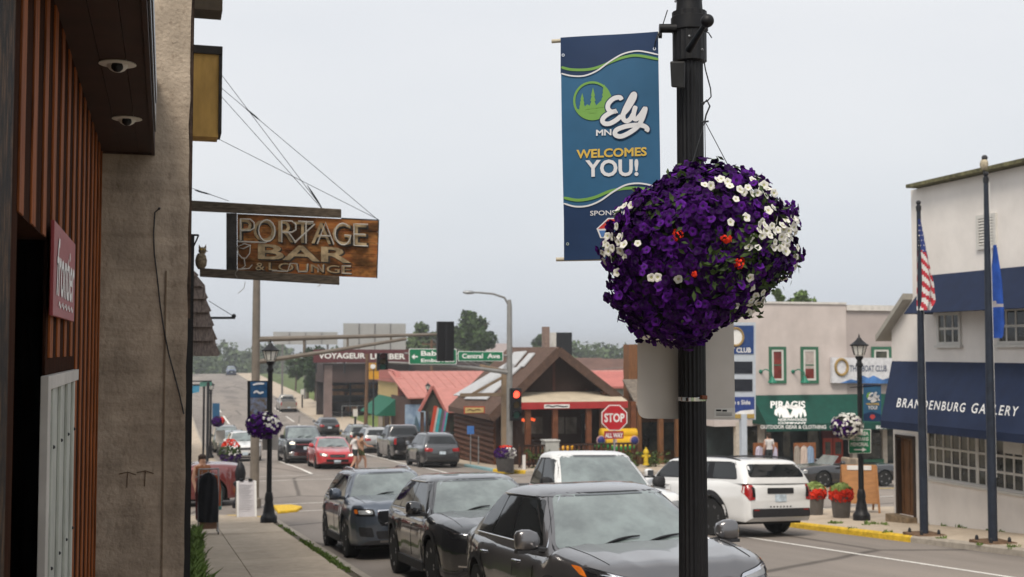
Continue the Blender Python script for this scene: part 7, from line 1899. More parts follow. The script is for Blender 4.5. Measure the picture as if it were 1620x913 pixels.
def hang_sign(q, Y, m1, label):
    t = thing('hanging_sign', label, 'sign', PY(q[0][0], q[0][1], Y)); b = MB(); flat(b, q, Y, th=.06); b.build('panel', m1, t)
    b = MB(); a = PY(q[1][0], q[1][1], Y); b.tube([(-.6, Y, a.z + .05), (PY(q[2][0], q[2][1], Y).x, Y, a.z + .05)], .03, 5); b.build('bracket', M_iron, t)
hang_sign(((302, 623), (303, 611), (316, 608), (315, 620)), 52.5, mat('sign_teal', (.06, .22, .34), .6, .3, 3), 'pale blue hanging shop sign past the side street')
hang_sign(((316, 612), (316, 605), (335, 602), (335, 610)), 54, mat('sign_greenblue', (.10, .24, .20), .6, .4, 3), 'green and red hanging shop sign past the side street')

# ================================================================== trees
def leafball(mb, c, rx, rz, n, s, rnd, m=0, clumps=14):
    cs = []
    for i in range(clumps):
        d = Vector(rnd.normal(0, 1, 3)).normalized(); k_ = rnd.uniform(.35, .95); cs.append((c + Vector((d.x * rx, d.y * rx, d.z * rz)) * k_, rnd.uniform(.28, .5) * min(rx, rz)))
    for i in range(n):
        cc, r_ = cs[rnd.randint(len(cs))]; d = Vector(rnd.normal(0, 1, 3)).normalized(); p = cc + d * r_ * rnd.uniform(.55, 1.05)
        R = basis(d + Vector(rnd.normal(0, .7, 3)), rnd.uniform(0, 6)); w_ = s * rnd.uniform(.6, 1.3)
        mb.add([p + R @ (Vector(q) * w_) for q in ((0, -.6, 0), (.42, 0, .1), (0, .7, 0), (-.42, 0, -.1))], [(0, 1, 2, 3)], rnd.randint(3))
TREE_N = [0]
def tree_mats(base):
    n = 'leaf_%.3f' % base[1]
    return [mat(n + 'a', base, .8, .2, 3), mat(n + 'b', tuple(c * .65 for c in base), .8, .2, 3), mat(n + 'c', tuple(min(1, c * 1.4) for c in base), .8, .2, 3)]
M_bark = mat('bark', (.09, .07, .055), .9, .3, 6, bump=.4)
def tree(x, y, zb_, h, rx, base, label, n=2600, s=.35, group='trees behind the street', clumps=16, name='tree', rz=None, low=.3):
    TREE_N[0] += 1; rnd = np.random.RandomState(TREE_N[0] * 13 + 1); t = thing(name, label, 'tree', (x, y, zb_), group)
    b = MB(); b.tube([(x, y, zb_ - .5), (x + .1, y, zb_ + h * .4), (x - .05, y, zb_ + h * .8)], [h * .03, h * .022, h * .008], 8)
    for i in range(6):
        a = 2 * pi * i / 6 + .4; z0 = zb_ + h * (.3 + .07 * i); b.tube([(x, y, z0), (x + rx * .35 * cos(a), y + rx * .35 * sin(a), z0 + h * .13), (x + rx * .7 * cos(a), y + rx * .7 * sin(a), z0 + h * .22)], [h * .012, h * .008, h * .003], 5)
    b.build('trunk', M_bark, t, smooth=True)
    zc_ = zb_ + h * (low + (1 - low) / 2); b = MB(); leafball(b, Vector((x, y, zc_)), rx, rz or h * (1 - low) / 2, n, s, rnd, clumps=clumps); b.build('crown', tree_mats(base), t)
    return t
g_ = (.045, .075, .022)
def tree_px(u, vtop, vbase_z, Y, wpx, base, label, **k):
    top = PY(u, vtop, Y); r_ = wpx / 2 / F * Y * 1.02
    return tree(top.x, Y, vbase_z, top.z - vbase_z, r_, base, label, **k)
tree_px(748, 488, -7, 150, 84, g_, 'big dark rounded tree behind the green street name signs', n=5200, s=.5, clumps=26, low=.28)
tree_px(690, 505, -7, 155, 78, (.06, .09, .03), 'lighter tree partly hidden by the mast arm signal', n=3400, s=.5, clumps=18)
tree_px(655, 515, -7, 165, 50, (.062, .092, .031), 'lower pale tree beside the tall billboard', n=2200, s=.5)
tree_px(500, 546, -5.5, 140, 46, (.026, .048, .016), 'dark spruce at the end of the lumber shed', n=2600, s=.35, low=.05)
tree_px(487, 548, -5.5, 147, 36, (.028, .05, .017), 'second dark spruce on the grass bank', n=2200, s=.35, low=.05)
tree_px(522, 585, -6, 132, 26, (.042, .072, .021), 'small round shrub beside the dark spruce', n=1200, s=.25, low=.05)
tree_px(468, 560, -5.5, 175, 26, (.041, .071, .021), 'small tree on the grass bank above the parked tan pickup', n=1200, s=.35, low=.15)
tree_px(1232, 448, -5, 72, 34, (.09, .14, .035), 'bright green treetop behind the chimney of the outfitters shop', n=1500, s=.28)
tree_px(1272, 452, -5, 74, 62, (.091, .141, .036), 'wide bright treetop above the outfitters parapet', n=2600, s=.28, low=.45)
tree_px(850, 528, -6, 190, 40, (.043, .073, .022), 'distant tree left of the restaurant chimney', n=1500, s=.55)
def wood(name, spots, base, label, s):
    b = MB(); rnd = np.random.RandomState(99)
    for (x, y, z, h, r_) in spots:
        leafball(b, Vector((x, y, z + h * .55)), r_, h * .5, int(420), s, rnd, clumps=9)
    o = b.build(name, tree_mats(base)); return tag(o, label, 'trees', kind='stuff')
rnd_ = np.random.RandomState(21); sp = []
for i in range(34):
    u = rnd_.uniform(290, 470); Y = rnd_.uniform(330, 420); v = rnd_.uniform(540, 556); p = PY(u, v, Y); zb_ = -15; sp.append((p.x, Y, zb_, p.z - zb_, rnd_.uniform(4, 7)))
wood('treeline', sp, (.072, .098, .046), 'hazy green wood filling the end of the street beyond the crest', 1.1)
sp = []
for i in range(40):
    u = rnd_.uniform(890, 1080); Y = rnd_.uniform(260, 330); v = rnd_.uniform(537, 556) if u > 905 else 552; p = PY(u, v, Y); zb_ = -12; sp.append((p.x, Y, zb_, p.z - zb_, rnd_.uniform(4, 7)))
for i in range(16):
    u = rnd_.uniform(520, 900); Y = rnd_.uniform(260, 330); v = rnd_.uniform(550, 562); p = PY(u, v, Y); zb_ = -12; sp.append((p.x, Y, zb_, p.z - zb_, rnd_.uniform(4, 7)))
wood('treeline', sp, (.062, .091, .038), 'green wooded ridge behind the rooftops', .9)
# ================================================================== signals and masts
M_mast = mat('mast_brown_grey', (.17, .145, .12), .6, .12, 4)
M_mast2 = mat('mast_tan', (.24, .175, .115), .6, .12, 4)
M_redlamp = mat('red_signal_lit', (1.0, .07, .035), .4, emit=2.6)
M_gsign = MATS['sign_green']
def signal_head(t, c, w_, h_, facing, lit=None):
    """facing -1: lenses toward the camera (-Y), +1: seen from behind"""
    b = MB(); b.box(c.x - w_ / 2, c.x + w_ / 2, c.y - .05, c.y + .15, c.z - h_ / 2, c.z + h_ / 2); hd = b.build('signal_head', M_black, t, bevel=.02)
    if facing > 0:
        b = MB(); b.box(c.x - .03, c.x + .03, c.y - .09, c.y - .052, c.z - h_ * .45, c.z + h_ * .45); b.build('back_rib', M_iron, hd)
    for i in range(3):
        z = c.z + (1 - i) * h_ * .31; y0 = c.y - .06 if facing < 0 else c.y + .16
        b = MB(); d = -1 if facing < 0 else 1
        b.tube([(c.x, y0, z), (c.x, y0 + d * .02, z)], w_ * .30, 16); b.build('lens', M_redlamp if (lit == i) else (mat('lens_dark_%d' % i, ((.08, .01, .01), (.08, .05, .01), (.01, .07, .05))[i], .3)), hd)
        b = MB(); pts = [(c.x + w_ * .34 * cos(a), z + w_ * .34 * sin(a)) for a in np.linspace(-.4, pi + .4, 14)]
        vs = [(p[0], y0 - d * .01, p[1]) for p in pts] + [(p[0], y0 + d * .2, p[1]) for p in pts]; b.add(vs, [(i_, i_ + 1, 15 + i_, 14 + i_) for i_ in range(13)]); b.build('visor', M_black, hd)
    return hd
# near-left mast: arm over the street, signal seen from behind
ML = PY(401.5, 802, 37.4); ML = Vector((ML.x, 37.4, GS(ML.x, 37.4) - .1))
ML.x = PY(404, 640, 37.4).x
m1 = thing('signal_mast', 'brown steel mast with long double arm over the street and signal seen from behind', 'traffic signal', ML)
b = MB(); b.lathe([(.20, 0), (.20, .25), (.14, .3), (.13, 3.0), (.115, 6.2), (.09, 8.4)], ML, 12); b.build('pole', M_mast, m1, smooth=True)
zA = PY(412, 537, 37.4).z; tip = PY(692, 529, 37.4); zB = PY(412, 573, 37.4).z; br = PY(643, 536, 37.4)
b = MB(); b.tube([(ML.x, 37.4, zA), tip], [.085, .045], 8); b.build('arm', M_mast, m1, smooth=True)
b = MB(); b.tube([(ML.x, 37.4, zB), PY(520, 556, 37.4), br], [.075, .06, .05], 8); b.build('brace', M_mast, m1, smooth=True)
b = MB()
for u, v0, v1 in ((481, 537, 562), (550, 533, 548), (619, 531, 540)): b.tube([PY(u, v0, 37.4), PY(u, v1, 37.4)], .035, 6)
b.build('strut', M_mast, m1)
signal_head(m1, PY(705, 540, 37.3), .54, 1.26, 1)
# far-right mast with lamp, signs and a lit red signal
MR = PY(806, 746, 52.0); MR = Vector((PY(806, 600, 52.0).x, 52.0, GS(14.8, 52) - .1))
m2 = thing('signal_mast', 'grey steel mast with curved lamp arm, red light and green street signs on its arm', 'traffic signal', MR)
zt_ = PY(808, 474, 52).z
b = MB(); b.lathe([(.22, 0), (.22, .3), (.15, .35), (.14, 3), (.12, zt_ - MR.z - .3), (.07, zt_ - MR.z)], MR, 12); b.build('pole', mat('mast_grey', (.23, .225, .215), .5, .1, 5, metal=.3), m2, smooth=True)
b = MB(); b.tube([(MR.x, 52, zt_ - .3), PY(798, 471, 52), PY(780, 465, 52), PY(758, 463, 52), PY(745, 462.5, 52)], [.06, .05, .045, .04, .035], 6); b.build('lamp_arm', MATS['mast_grey'], m2, smooth=True)
b = MB(); q = PY(742, 462.5, 52); b.ball(q, .3, 10, 6, sc=(1, .5, .3)); b.build('lamp_head', M_steel, m2, smooth=True)
b = MB(); b.tube([(MR.x, 52, PY(806, 590, 52).z), PY(750, 582, 52), PY(690, 577, 52), PY(604, 573, 52)], [.10, .08, .065, .05], 8); b.tube([(MR.x, 52, PY(806, 563, 52).z), PY(722, 561, 52), PY(640, 559, 52)], [.06, .05, .04], 8); b.build('arm', MATS['mast_grey'], m2, smooth=True)
signal_head(m2, PY(605, 572, 51.9), .48, .72, -1)
signal_head(m2, PY(816, 640, 51.6), .52, 1.45, -1, lit=0)
def green_sign(q, Y, lines, label, arrow=None):
    t = thing('street_name_sign', label, 'street sign', PY(q[0], q[3], Y)); u0, u1, v0, v1 = q
    b = MB(); b.prism([PY(u, v, Y) for u, v in rpoly([(u0, v1), (u0, v0), (u1, v0 + .6), (u1, v1)], 2)], (0, .02, 0)); b.build('plate', M_white, t)
    b = MB(); b.prism([PY(u, v, Y - .012) for u, v in rpoly([(u0 + 1, v1 - 1), (u0 + 1, v0 + 1), (u1 - 1, v0 + 1.6), (u1 - 1, v1 - 1)], 2)], (0, .01, 0)); b.build('face', M_gsign, t)
    for (s, a0, a1, c0, c1) in lines: b = MB(); fit_text(b, s, a0, a1, c1, c0, lambda u, v: PY(u, v, Y - .018), bold=.028); b.build('lettering', M_white, t)
    if arrow:
        b = MB(); x, y = arrow; b.add([PY(u, v, Y - .018) for u, v in ((x, y), (x + 5, y - 4.5), (x + 5, y - 1.2), (x + 10, y - 1.2), (x + 10, y + 1.2), (x + 5, y + 1.2), (x + 5, y + 4.5))], [(0, 6, 1), (2, 5, 4, 3)]); b.build('arrow', M_white, t)
green_sign((647, 722.5, 551.5, 576.5), 51.8, [('Babbitt', 666, 715, 555, 563), ('Embarrass', 666, 719, 567.5, 573)], 'two-line green place sign with white arrow on the far mast arm', (651, 564.5))
green_sign((724.5, 796, 555.5, 571.5), 51.8, [('Central', 731, 764, 559.5, 567), ('Ave', 771, 791, 559.5, 567)], 'single-line green street name sign beside the two-line place sign')
# tan post with bracket arms
TP = Vector((PY(798, 660, 53.2).x, 53.2, GS(14.9, 53.2) - .1))
m3 = thing('bracket_post', 'tan square post with horizontal arm and diagonal brace beside the grey mast', 'post', TP)
b = MB(); zt3 = PY(798, 590, 53.2).z; b.box(TP.x - .12, TP.x + .12, 53.1, 53.34, TP.z, zt3); b.build('post', M_mast2, m3)
b = MB(); b.beam(PY(797, 624, 53.2), PY(728, 625, 53.2), .12, .16); b.build('arm', M_mast2, m3); b = MB(); b.beam(PY(795, 597, 53.2), PY(748, 623, 53.2), .1, .12); b.build('brace', M_mast2, m3)
b = MB(); b.beam((MR.x, 52.0, PY(808, 588, 52).z), PY(760, 578, 53.2), .1, .1); b.build('upper_arm', M_mast2, m3)
# STOP / ALL WAY
YST = 45.5
ss = thing('stop_sign', 'red octagonal stop sign with an all way plate on a thin steel post', 'stop sign', PY(972, 740, YST))
g_st = G(17.3, YST)
b = MB(); q = PY(972, 700, YST + .05); b.box(q.x - .03, q.x + .03, YST + .03, YST + .08, GS(q.x, YST) - .3, PY(972, 645, YST).z); b.build('post', M_steel, ss)
oc = [(972 + 20.3 * cos(pi / 8 + i * pi / 4) / cos(pi / 8), 661 + 20.3 * sin(pi / 8 + i * pi / 4) / cos(pi / 8)) for i in range(8)]; oc2 = [(972 + (u - 972) * .93, 661 + (v - 661) * .93) for u, v in oc]
b = MB(); b.prism([PY(u, v, YST) for u, v in oc], (0, .02, 0)); b.build('border', M_white, ss)
M_stop = mat('stop_red', (.42, .012, .02), .4, .08, 3)
b = MB(); b.prism([PY(u, v, YST - .012) for u, v in oc2], (0, .01, 0)); b.build('face', M_stop, ss)
b = MB(); fit_text(b, 'STOP', 956, 988, 668, 654, lambda u, v: PY(u, v, YST - .018), bold=.028); b.build('lettering', M_white, ss)
b = MB(); flat(b, ((956, 695), (956, 682), (986.5, 682), (986.5, 694)), YST - .005, th=.015); p_ = b.build('all_way_plate', mat('plate_red', (.30, .02, .03), .5), ss)
b = MB(); fit_text(b, 'ALL WAY', 957.5, 985.5, 692.5, 685, lambda u, v: PY(u, v, YST - .012), bold=.028); b.build('lettering', M_white, p_)
# utility cabinet, bollard, inflatables, planters near the far corner
def gz(u, v): return None
YQ = 54.2
q = PY(874, 745, YQ); uc = thing('utility_cabinet', 'pale grey utility cabinet on the corner in front of the log restaurant', 'utility cabinet', (q.x, YQ, GS(q.x, YQ)))
a, c = PY(860, 698, YQ), PY(882, 730, YQ)
b = MB(); b.box(a.x, c.x, YQ - .3, YQ + .4, GS(q.x, YQ) - .05, a.z); b.build('body', mat('cabinet_grey', (.40, .40, .38), .6, .06, 3), uc, bevel=.03)
b = MB(); b.box(a.x - .04, c.x + .04, YQ - .34, YQ + .44, a.z + .002, a.z + .06); b.build('lid', mat('cabinet_lid', (.46, .46, .44), .6), uc, bevel=.01)
inf = thing('inflatable', 'yellow inflatable toy with blue-ended tubes and green base in the restaurant garden', 'inflatable', PY(980, 722, 55.5))
YI = 55.5; M_iy, M_ib, M_ig = mat('inflatable_yellow', (.65, .38, .015), .35, .08, 3), mat('inflatable_blue', (.03, .035, .16), .35), mat('inflatable_green', (.03, .22, .05), .35, .2, 3)
def tubex(mb, u0, u1, v, r, Y): mb.tube([PY(u0, v, Y), PY(u0 + 1.2, v, Y), PY(u1 - 1.2, v, Y), PY(u1, v, Y)], [r * .7, r, r, r * .7], 14)
b = MB(); tubex(b, 949, 1007, 686, .26, YI); tubex(b, 955, 1003, 700, .32, YI - .15); tubex(b, 957, 1000, 708, .22, YI - .3); b.build('body', M_iy, inf, smooth=True)
for u in (951, 1004):
    b = MB(); c = PY(u, 697, YI - .5); b.ball(c, .20, 12, 8, sc=(1, .6, 1)); b.build('end_ball', M_ib, inf, smooth=True); b = MB(); b.tube([c + Vector((.2 * cos(a), .02, .2 * sin(a))) for a in np.linspace(0, 2 * pi, 15)], .04, 6); b.build('end_ring', mat('inflatable_pink', (.5, .3, .28), .4), inf, smooth=True)
b = MB(); b.tube([PY(942, 708, YI - .5), PY(950, 703, YI - .5), PY(960, 706, YI - .5), PY(972, 710, YI - .5), PY(990, 710, YI - .5), PY(1003, 707, YI - .5)], [.12, .14, .14, .13, .13, .1], 10); b.build('base', M_ig, inf, smooth=True)
b = MB(); flat(b, ((970, 707), (970, 695), (976, 695), (976, 707)), YI - .55, th=.02); b.build('patch', mat('patch_pink', (.55, .4, .38), .6), inf)
it = thing('inflatable', 'low orange inflatable animal lying on the terrace wall behind the cabinet', 'inflatable', PY(897, 716, 54.8))
b = MB(); b.tube([PY(884, 713, 54.8), PY(890, 710, 54.8), PY(898, 711, 54.8), PY(905, 708, 54.8), PY(909, 712, 54.8)], [.06, .15, .2, .17, .08], 10); b.tube([PY(903, 709, 54.8), PY(903, 704, 54.8)], [.1, .05], 8); b.build('body', mat('inflatable_orange', (.62, .30, .01), .35), it, smooth=True)
yh = thing('fire_hydrant', 'small yellow hydrant on the lawn beside the timber porch', 'hydrant', PY(1022, 733, 54.0))
q = PY(1022, 733, 53.2); zq = GS(q.x, 53.2)
b = MB(); b.lathe([(.16, 0), (.16, .05), (.11, .07), (.11, .55), (.14, .57), (.14, .62), (.10, .72), (.04, .78), (.03, .84)], (q.x, 53.2, zq + .1), 14); b.tube([(q.x - .2, 53.2, zq + .52), (q.x + .2, 53.2, zq + .52)], .06, 8); yh.location = (q.x, 53.2, zq); b.build('body', mat('hydrant_yellow', (.55, .38, .02), .5), yh, smooth=True)
b = MB(); rnd2 = np.random.RandomState(8)
for i in range(46):
    u = rnd2.uniform(828, 1060); p = PY(u, 735, rnd2.uniform(52.8, 54.2)); z = GS(p.x, p.y)
    leafball(b, Vector((p.x, p.y, z + .35)), .4, .45, 42, .12, rnd2, clumps=4)
tag(b.build('garden_foliage', tree_mats((.055, .085, .02))), 'green garden planting along the front of the restaurant terrace', 'plants', kind='stuff')
def pot(u, v, Y, r, h, fl_col, label, hf=.22, extra=None, dark=(.07, .065, .062)):
    q = PY(u, v, Y); z = GS(q.x, Y); t = thing('flower_pot', label, 'flower pot', (q.x, Y, z), 'flower pots on the pavements')
    b = MB(); b.lathe([(r * .78, 0), (r * .85, h * .1), (r, h * .92), (r * 1.06, h * .93), (r * 1.06, h), (r * .9, h), (r * .88, h * .9)], (q.x, Y, z), 18); b.build('pot', mat('pot_%.2f' % dark[0], dark, .7, .15, 6), t, smooth=True, angle=30)
    b = MB(); rnd = np.random.RandomState(int(u)); 
    for i in range(420):
        d = Vector(rnd.normal(0, 1, 3)).normalized(); p = Vector((q.x, Y, z + h + hf * .25)) + Vector((d.x * r * 1.15, d.y * r * 1.15, d.z * hf)); mi = fl_col(d, rnd)
        R = basis(d + Vector(rnd.normal(0, .5, 3)), rnd.uniform(0, 6)); s = .05 * rnd.uniform(.7, 1.3); b.add([p + R @ Vector((s * cos(a), s * sin(a), 0)) for a in np.linspace(0, 2 * pi, 6)[:-1]], [(0, 1, 2, 3, 4)], mi)
    b.build('flowers', [M_pp[0], M_pr, M_pw, M_leaf, mat('lime_leaf', (.20, .26, .07), .7, .3, 8)], t, kind='stuff')
    return t
pot(1331, 820, 26.9, .25, .52, lambda d, r: 1 if d.z < .45 else 4, 'round grey pot with red flowers beside the plywood sandwich board', .26, dark=(.10, .09, .082))
pot(1289, 815, 28.2, .25, .52, lambda d, r: 1 if d.z < .45 else 4, 'round grey pot with red flowers half hidden by the white wagon', .26, dark=(.10, .09, .082))
pot(799, 744, 51.4, .42, .7, lambda d, r: (2 if d.x > 0 and r.rand() < .7 else 0) if d.z < .8 else 1, 'dark pot with purple and white petunias at the foot of the grey mast', .34)
pot(364, 742, 50.0, .36, .8, lambda d, r: (0 if d.z < -.1 else (1 if d.z > .5 else 3)), 'large pot with red geranium top in front of the parked white crossover', .55)
# plywood sandwich board on the gallery corner
def sandwich(u0, u1, v0, v1, Y, m_face, label, m_leg, leg=.12, spread=.5):
    a, c = PY(u0, v0, Y), PY(u1, v1, Y); t = thing('sandwich_board', label, 'sandwich board', ((a.x + c.x) / 2, Y, c.z)); zg = GS((a.x + c.x) / 2, Y)
    for s in (-1, 1):
        y0, y1 = Y + s * .02, Y + s * spread
        b = MB(); zl = zg + (a.z - zg) * leg
        yl = y0 + (y1 - y0) * (1 - leg)
        b.hexa([(a.x, yl, zl), (c.x, yl, zl), (c.x, yl + .02, zl), (a.x, yl + .02, zl)], [(a.x + .04, y0, a.z), (c.x - .04, y0, a.z), (c.x - .04, y0 + .02, a.z), (a.x + .04, y0 + .02, a.z)]); b.build('board', m_face, t)
        for xx in (a.x + .03, c.x - .03):
            b = MB(); b.beam((xx, y1, zg), (xx, y0 + s * .03, a.z - .02), .05, .04); b.build('leg', m_leg, t)
    return t, a, c
M_ply = mat('plywood_orange', (.34, .16, .06), .7, .15, 4, stretch=(1, 5, 5))
tpl, a, c = sandwich(1334, 1384, 736, 815, 28.9, M_ply, 'blank orange plywood sandwich board on the gallery corner pavement', M_ply, .22, .55); tpl.rotation_euler = (0, 0, radians(-24))
b = MB(); p0, p1 = PY(1344, 737, 28.84), PY(1378, 743, 28.8); b.box(p0.x, p1.x, 28.80, 28.84, p1.z, p0.z); b.build('torn_paper', M_white, tpl)
yw = 33.0
twb, a, c = sandwich(374, 405, 761, 811, yw, mat('sandwich_white', (.56, .54, .56), .5, .05, 3), 'white sandwich board covered in small print on the corner pavement', M_white, .03, .35)
b = MB()
for i in range(15):
    v = 768 + i * 2.6; v_, f_ = stroke([(378.5, v), (385, v - .3), (392, v + .2), (400.5 - (i % 3) * 3, v)], .75, 2)
    zt0 = a.z; fr = lambda u, vv: (lambda p: Vector((p.x, yw - .02 - .35 * max(0, (a.z - p.z)) / (a.z - c.z) - .012, p.z)))(PY(u, vv, yw - .15))
    b.add([fr(*p) for p in v_], f_)
b.build('small_print', mat('print_grey', (.25, .24, .25), .8), twb)
for s in (-1, 1): b = MB(); q = PY(389 + s * 7, 761, yw); b.box(q.x - .05, q.x + .05, yw - .05, yw + .05, q.z, q.z + .06); b.build('clip', M_black, twb)
# hydrant-like black bollard by the maroon pickup
q = PY(380, 772, 36.2); t = thing('bollard', 'black cast-iron post with ringed top beside the sandwich board', 'bollard', (q.x, 36.2, GS(q.x, 36.2)))
b = MB(); zz_ = GS(q.x, 36.2); h = PY(380, 731, 36.2).z - zz_; b.lathe([(.22, 0), (.22, .15), (.15, .25), (.13, h * .45), (.2, h * .5), (.2, h * .55), (.13, h * .6), (.16, h * .75), (.12, h * .9), (.04, h)], (q.x, 36.2, zz_), 14); b.build('body', M_black, t, smooth=True, angle=30)

# ================================================================== clothes rack with garments
YK = 27.2
c0 = PY(330, 838, YK); zk = GS(c0.x, YK)
rk = thing('clothes_rack', 'wheeled clothes rack on the pavement outside the bar', 'clothes rack', (c0.x, YK, zk))
xa, xb = PY(314, 800, YK).x, PY(345, 800, YK).x; ztp = PY(330, 742, YK).z
b = MB()
for xx in (xa, xb): b.tube([(xx, YK, zk + .08), (xx, YK, ztp)], .016, 6); b.tube([(xx, YK - .28, zk + .08), (xx, YK + .28, zk + .08)], .016, 6)
b.tube([(xa, YK, ztp), (xb, YK, ztp)], .016, 6); b.tube([(xa, YK, zk + .2), (xb, YK, zk + .2)], .014, 6); b.build('frame', M_steel, rk)
for xx in (xa, xb):
    for yy in (-.28, .28): b = MB(); b.tube([(xx - .015, YK + yy, zk + .035), (xx + .015, YK + yy, zk + .035)], .035, 10); b.build('caster', M_black, rk)
b = MB(); b.box(xa + .03, xb - .03, YK - .2, YK + .2, zk + .13, zk + .28); b.build('shelf_box', mat('cardboard', (.20, .11, .07), .8), rk)
def garment(name, label, u0, u1, v0, v1, Y, m, sleeves=True):
    t = thing(name, label, 'garment', PY((u0 + u1) / 2, v1, Y), 'garments on the pavement rack'); W_ = u1 - u0; um = (u0 + u1) / 2
    outl = [(um - W_ * .12, v0), (um - W_ * .42, v0 + (v1 - v0) * .10), (u0, v0 + (v1 - v0) * .45), (u0 + W_ * .02, v1 - 2), (um - W_ * .2, v1), (um + W_ * .2, v1 - 1), (u1 - W_ * .02, v1 - 2), (u1, v0 + (v1 - v0) * .45), (um + W_ * .42, v0 + (v1 - v0) * .10), (um + W_ * .12, v0)]
    n = 15; vs = []; rows = 14
    for s in (-1, 1):
        for i in range(rows + 1):
            v = v0 + (v1 - v0) * i / rows; ts = [p[1] for p in outl[:4]]; l = float(np.interp(v, [outl[0][1], outl[1][1], outl[2][1], outl[3][1]], [outl[0][0], outl[1][0], outl[2][0], outl[3][0]])); r = 2 * um - l
            for j in range(n + 1):
                q = j / n; p = PY(l + (r - l) * q, v, Y); p.y += s * (.09 * sin(pi * q) ** .5 + .02 * sin(q * 17 + i * .3)) ; vs.append(p)
    N = (rows + 1) * (n + 1); fs = []
    for s in range(2):
        for i in range(rows):
            for j in range(n): a_ = s * N + i * (n + 1) + j; fs.append((a_, a_ + 1, a_ + n + 2, a_ + n + 1))
    for i in range(rows):
        for e_ in (0, n): a_ = i * (n + 1) + e_; fs.append((a_, a_ + n + 1, N + a_ + n + 1, N + a_))
    b = MB(); b.add(vs, fs); b.build('cloth', m, t, smooth=True, angle=70)
    b = MB(); p = PY(um, v0, Y); b.tube([p + Vector((-.14, 0, -.05)), p + Vector((0, 0, .02)), p + Vector((.14, 0, -.05))], .008, 5); b.tube([p + Vector((0, 0, .02)), p + Vector((0, 0, .10))], .006, 5); b.build('hanger', M_steel, t)
    return t
garment('jacket', 'long black jacket hung on the pavement clothes rack', 313, 346, 748, 826, YK - .16, mat('black_cloth', (.014, .014, .016), .9, .2, 8))
garment('coat', 'rust-orange coat behind the black jacket on the clothes rack', 322, 350, 750, 800, YK + .05, mat('rust_cloth', (.32, .075, .03), .9, .2, 8))
garment('shirt', 'teal shirt at the back of the clothes rack', 326, 351, 754, 806, YK + .22, mat('teal_cloth', (.10, .26, .24), .9, .2, 8))
garment('dress', 'dark red dress hanging behind the black jacket', 309, 330, 752, 822, YK + .14, mat('dark_red_cloth', (.13, .03, .03), .9, .2, 8))
# shop racks outside the outfitters
for u0, u1, cols in ((1192, 1230, ((1195, 1207, (.55, .50, .60)), (1207, 1216, (.10, .02, .03)), (1216, 1230, (.58, .54, .66)))), (1256, 1290, ((1256, 1266, (.30, .26, .22)), (1266, 1278, (.52, .42, .36)), (1276, 1288, (.22, .30, .42))))):
    YZ = 49.6; a = PY(u0, 701, YZ); c = PY(u1, 740, YZ); t = thing('display_rack', 'wooden display rack with %s outside the green-awning shop' % ('white and purple shirts' if u0 < 1220 else 'pastel shirts'), 'display rack', ((a.x + c.x) / 2, YZ, GS(a.x, YZ)))
    b = MB(); b.box(a.x, c.x, YZ - .05, YZ + .05, a.z - .2, a.z); b.box(a.x, a.x + .1, YZ - .05, YZ + .05, GS(a.x, YZ), a.z - .2); b.box(c.x - .1, c.x, YZ - .05, YZ + .05, GS(a.x, YZ), a.z - .2); b.build('frame', mat('rack_wood', (.24, .09, .035), .7), t)
    for (g0, g1, col_) in cols:
        garment('shirt', 'shirt in %s on a wooden rack outside the green-awning shop' % ('pale lilac' if col_[2] > .58 else 'dark maroon' if col_[0] < .15 else 'grey brown' if col_[0] == .30 else 'peach' if col_[0] == .52 else 'sky blue'), g0, g1, 706, 738, YZ - .1, mat('shirt_%.2f_%.2f' % (col_[0], col_[2]), col_, .9, .1, 5))

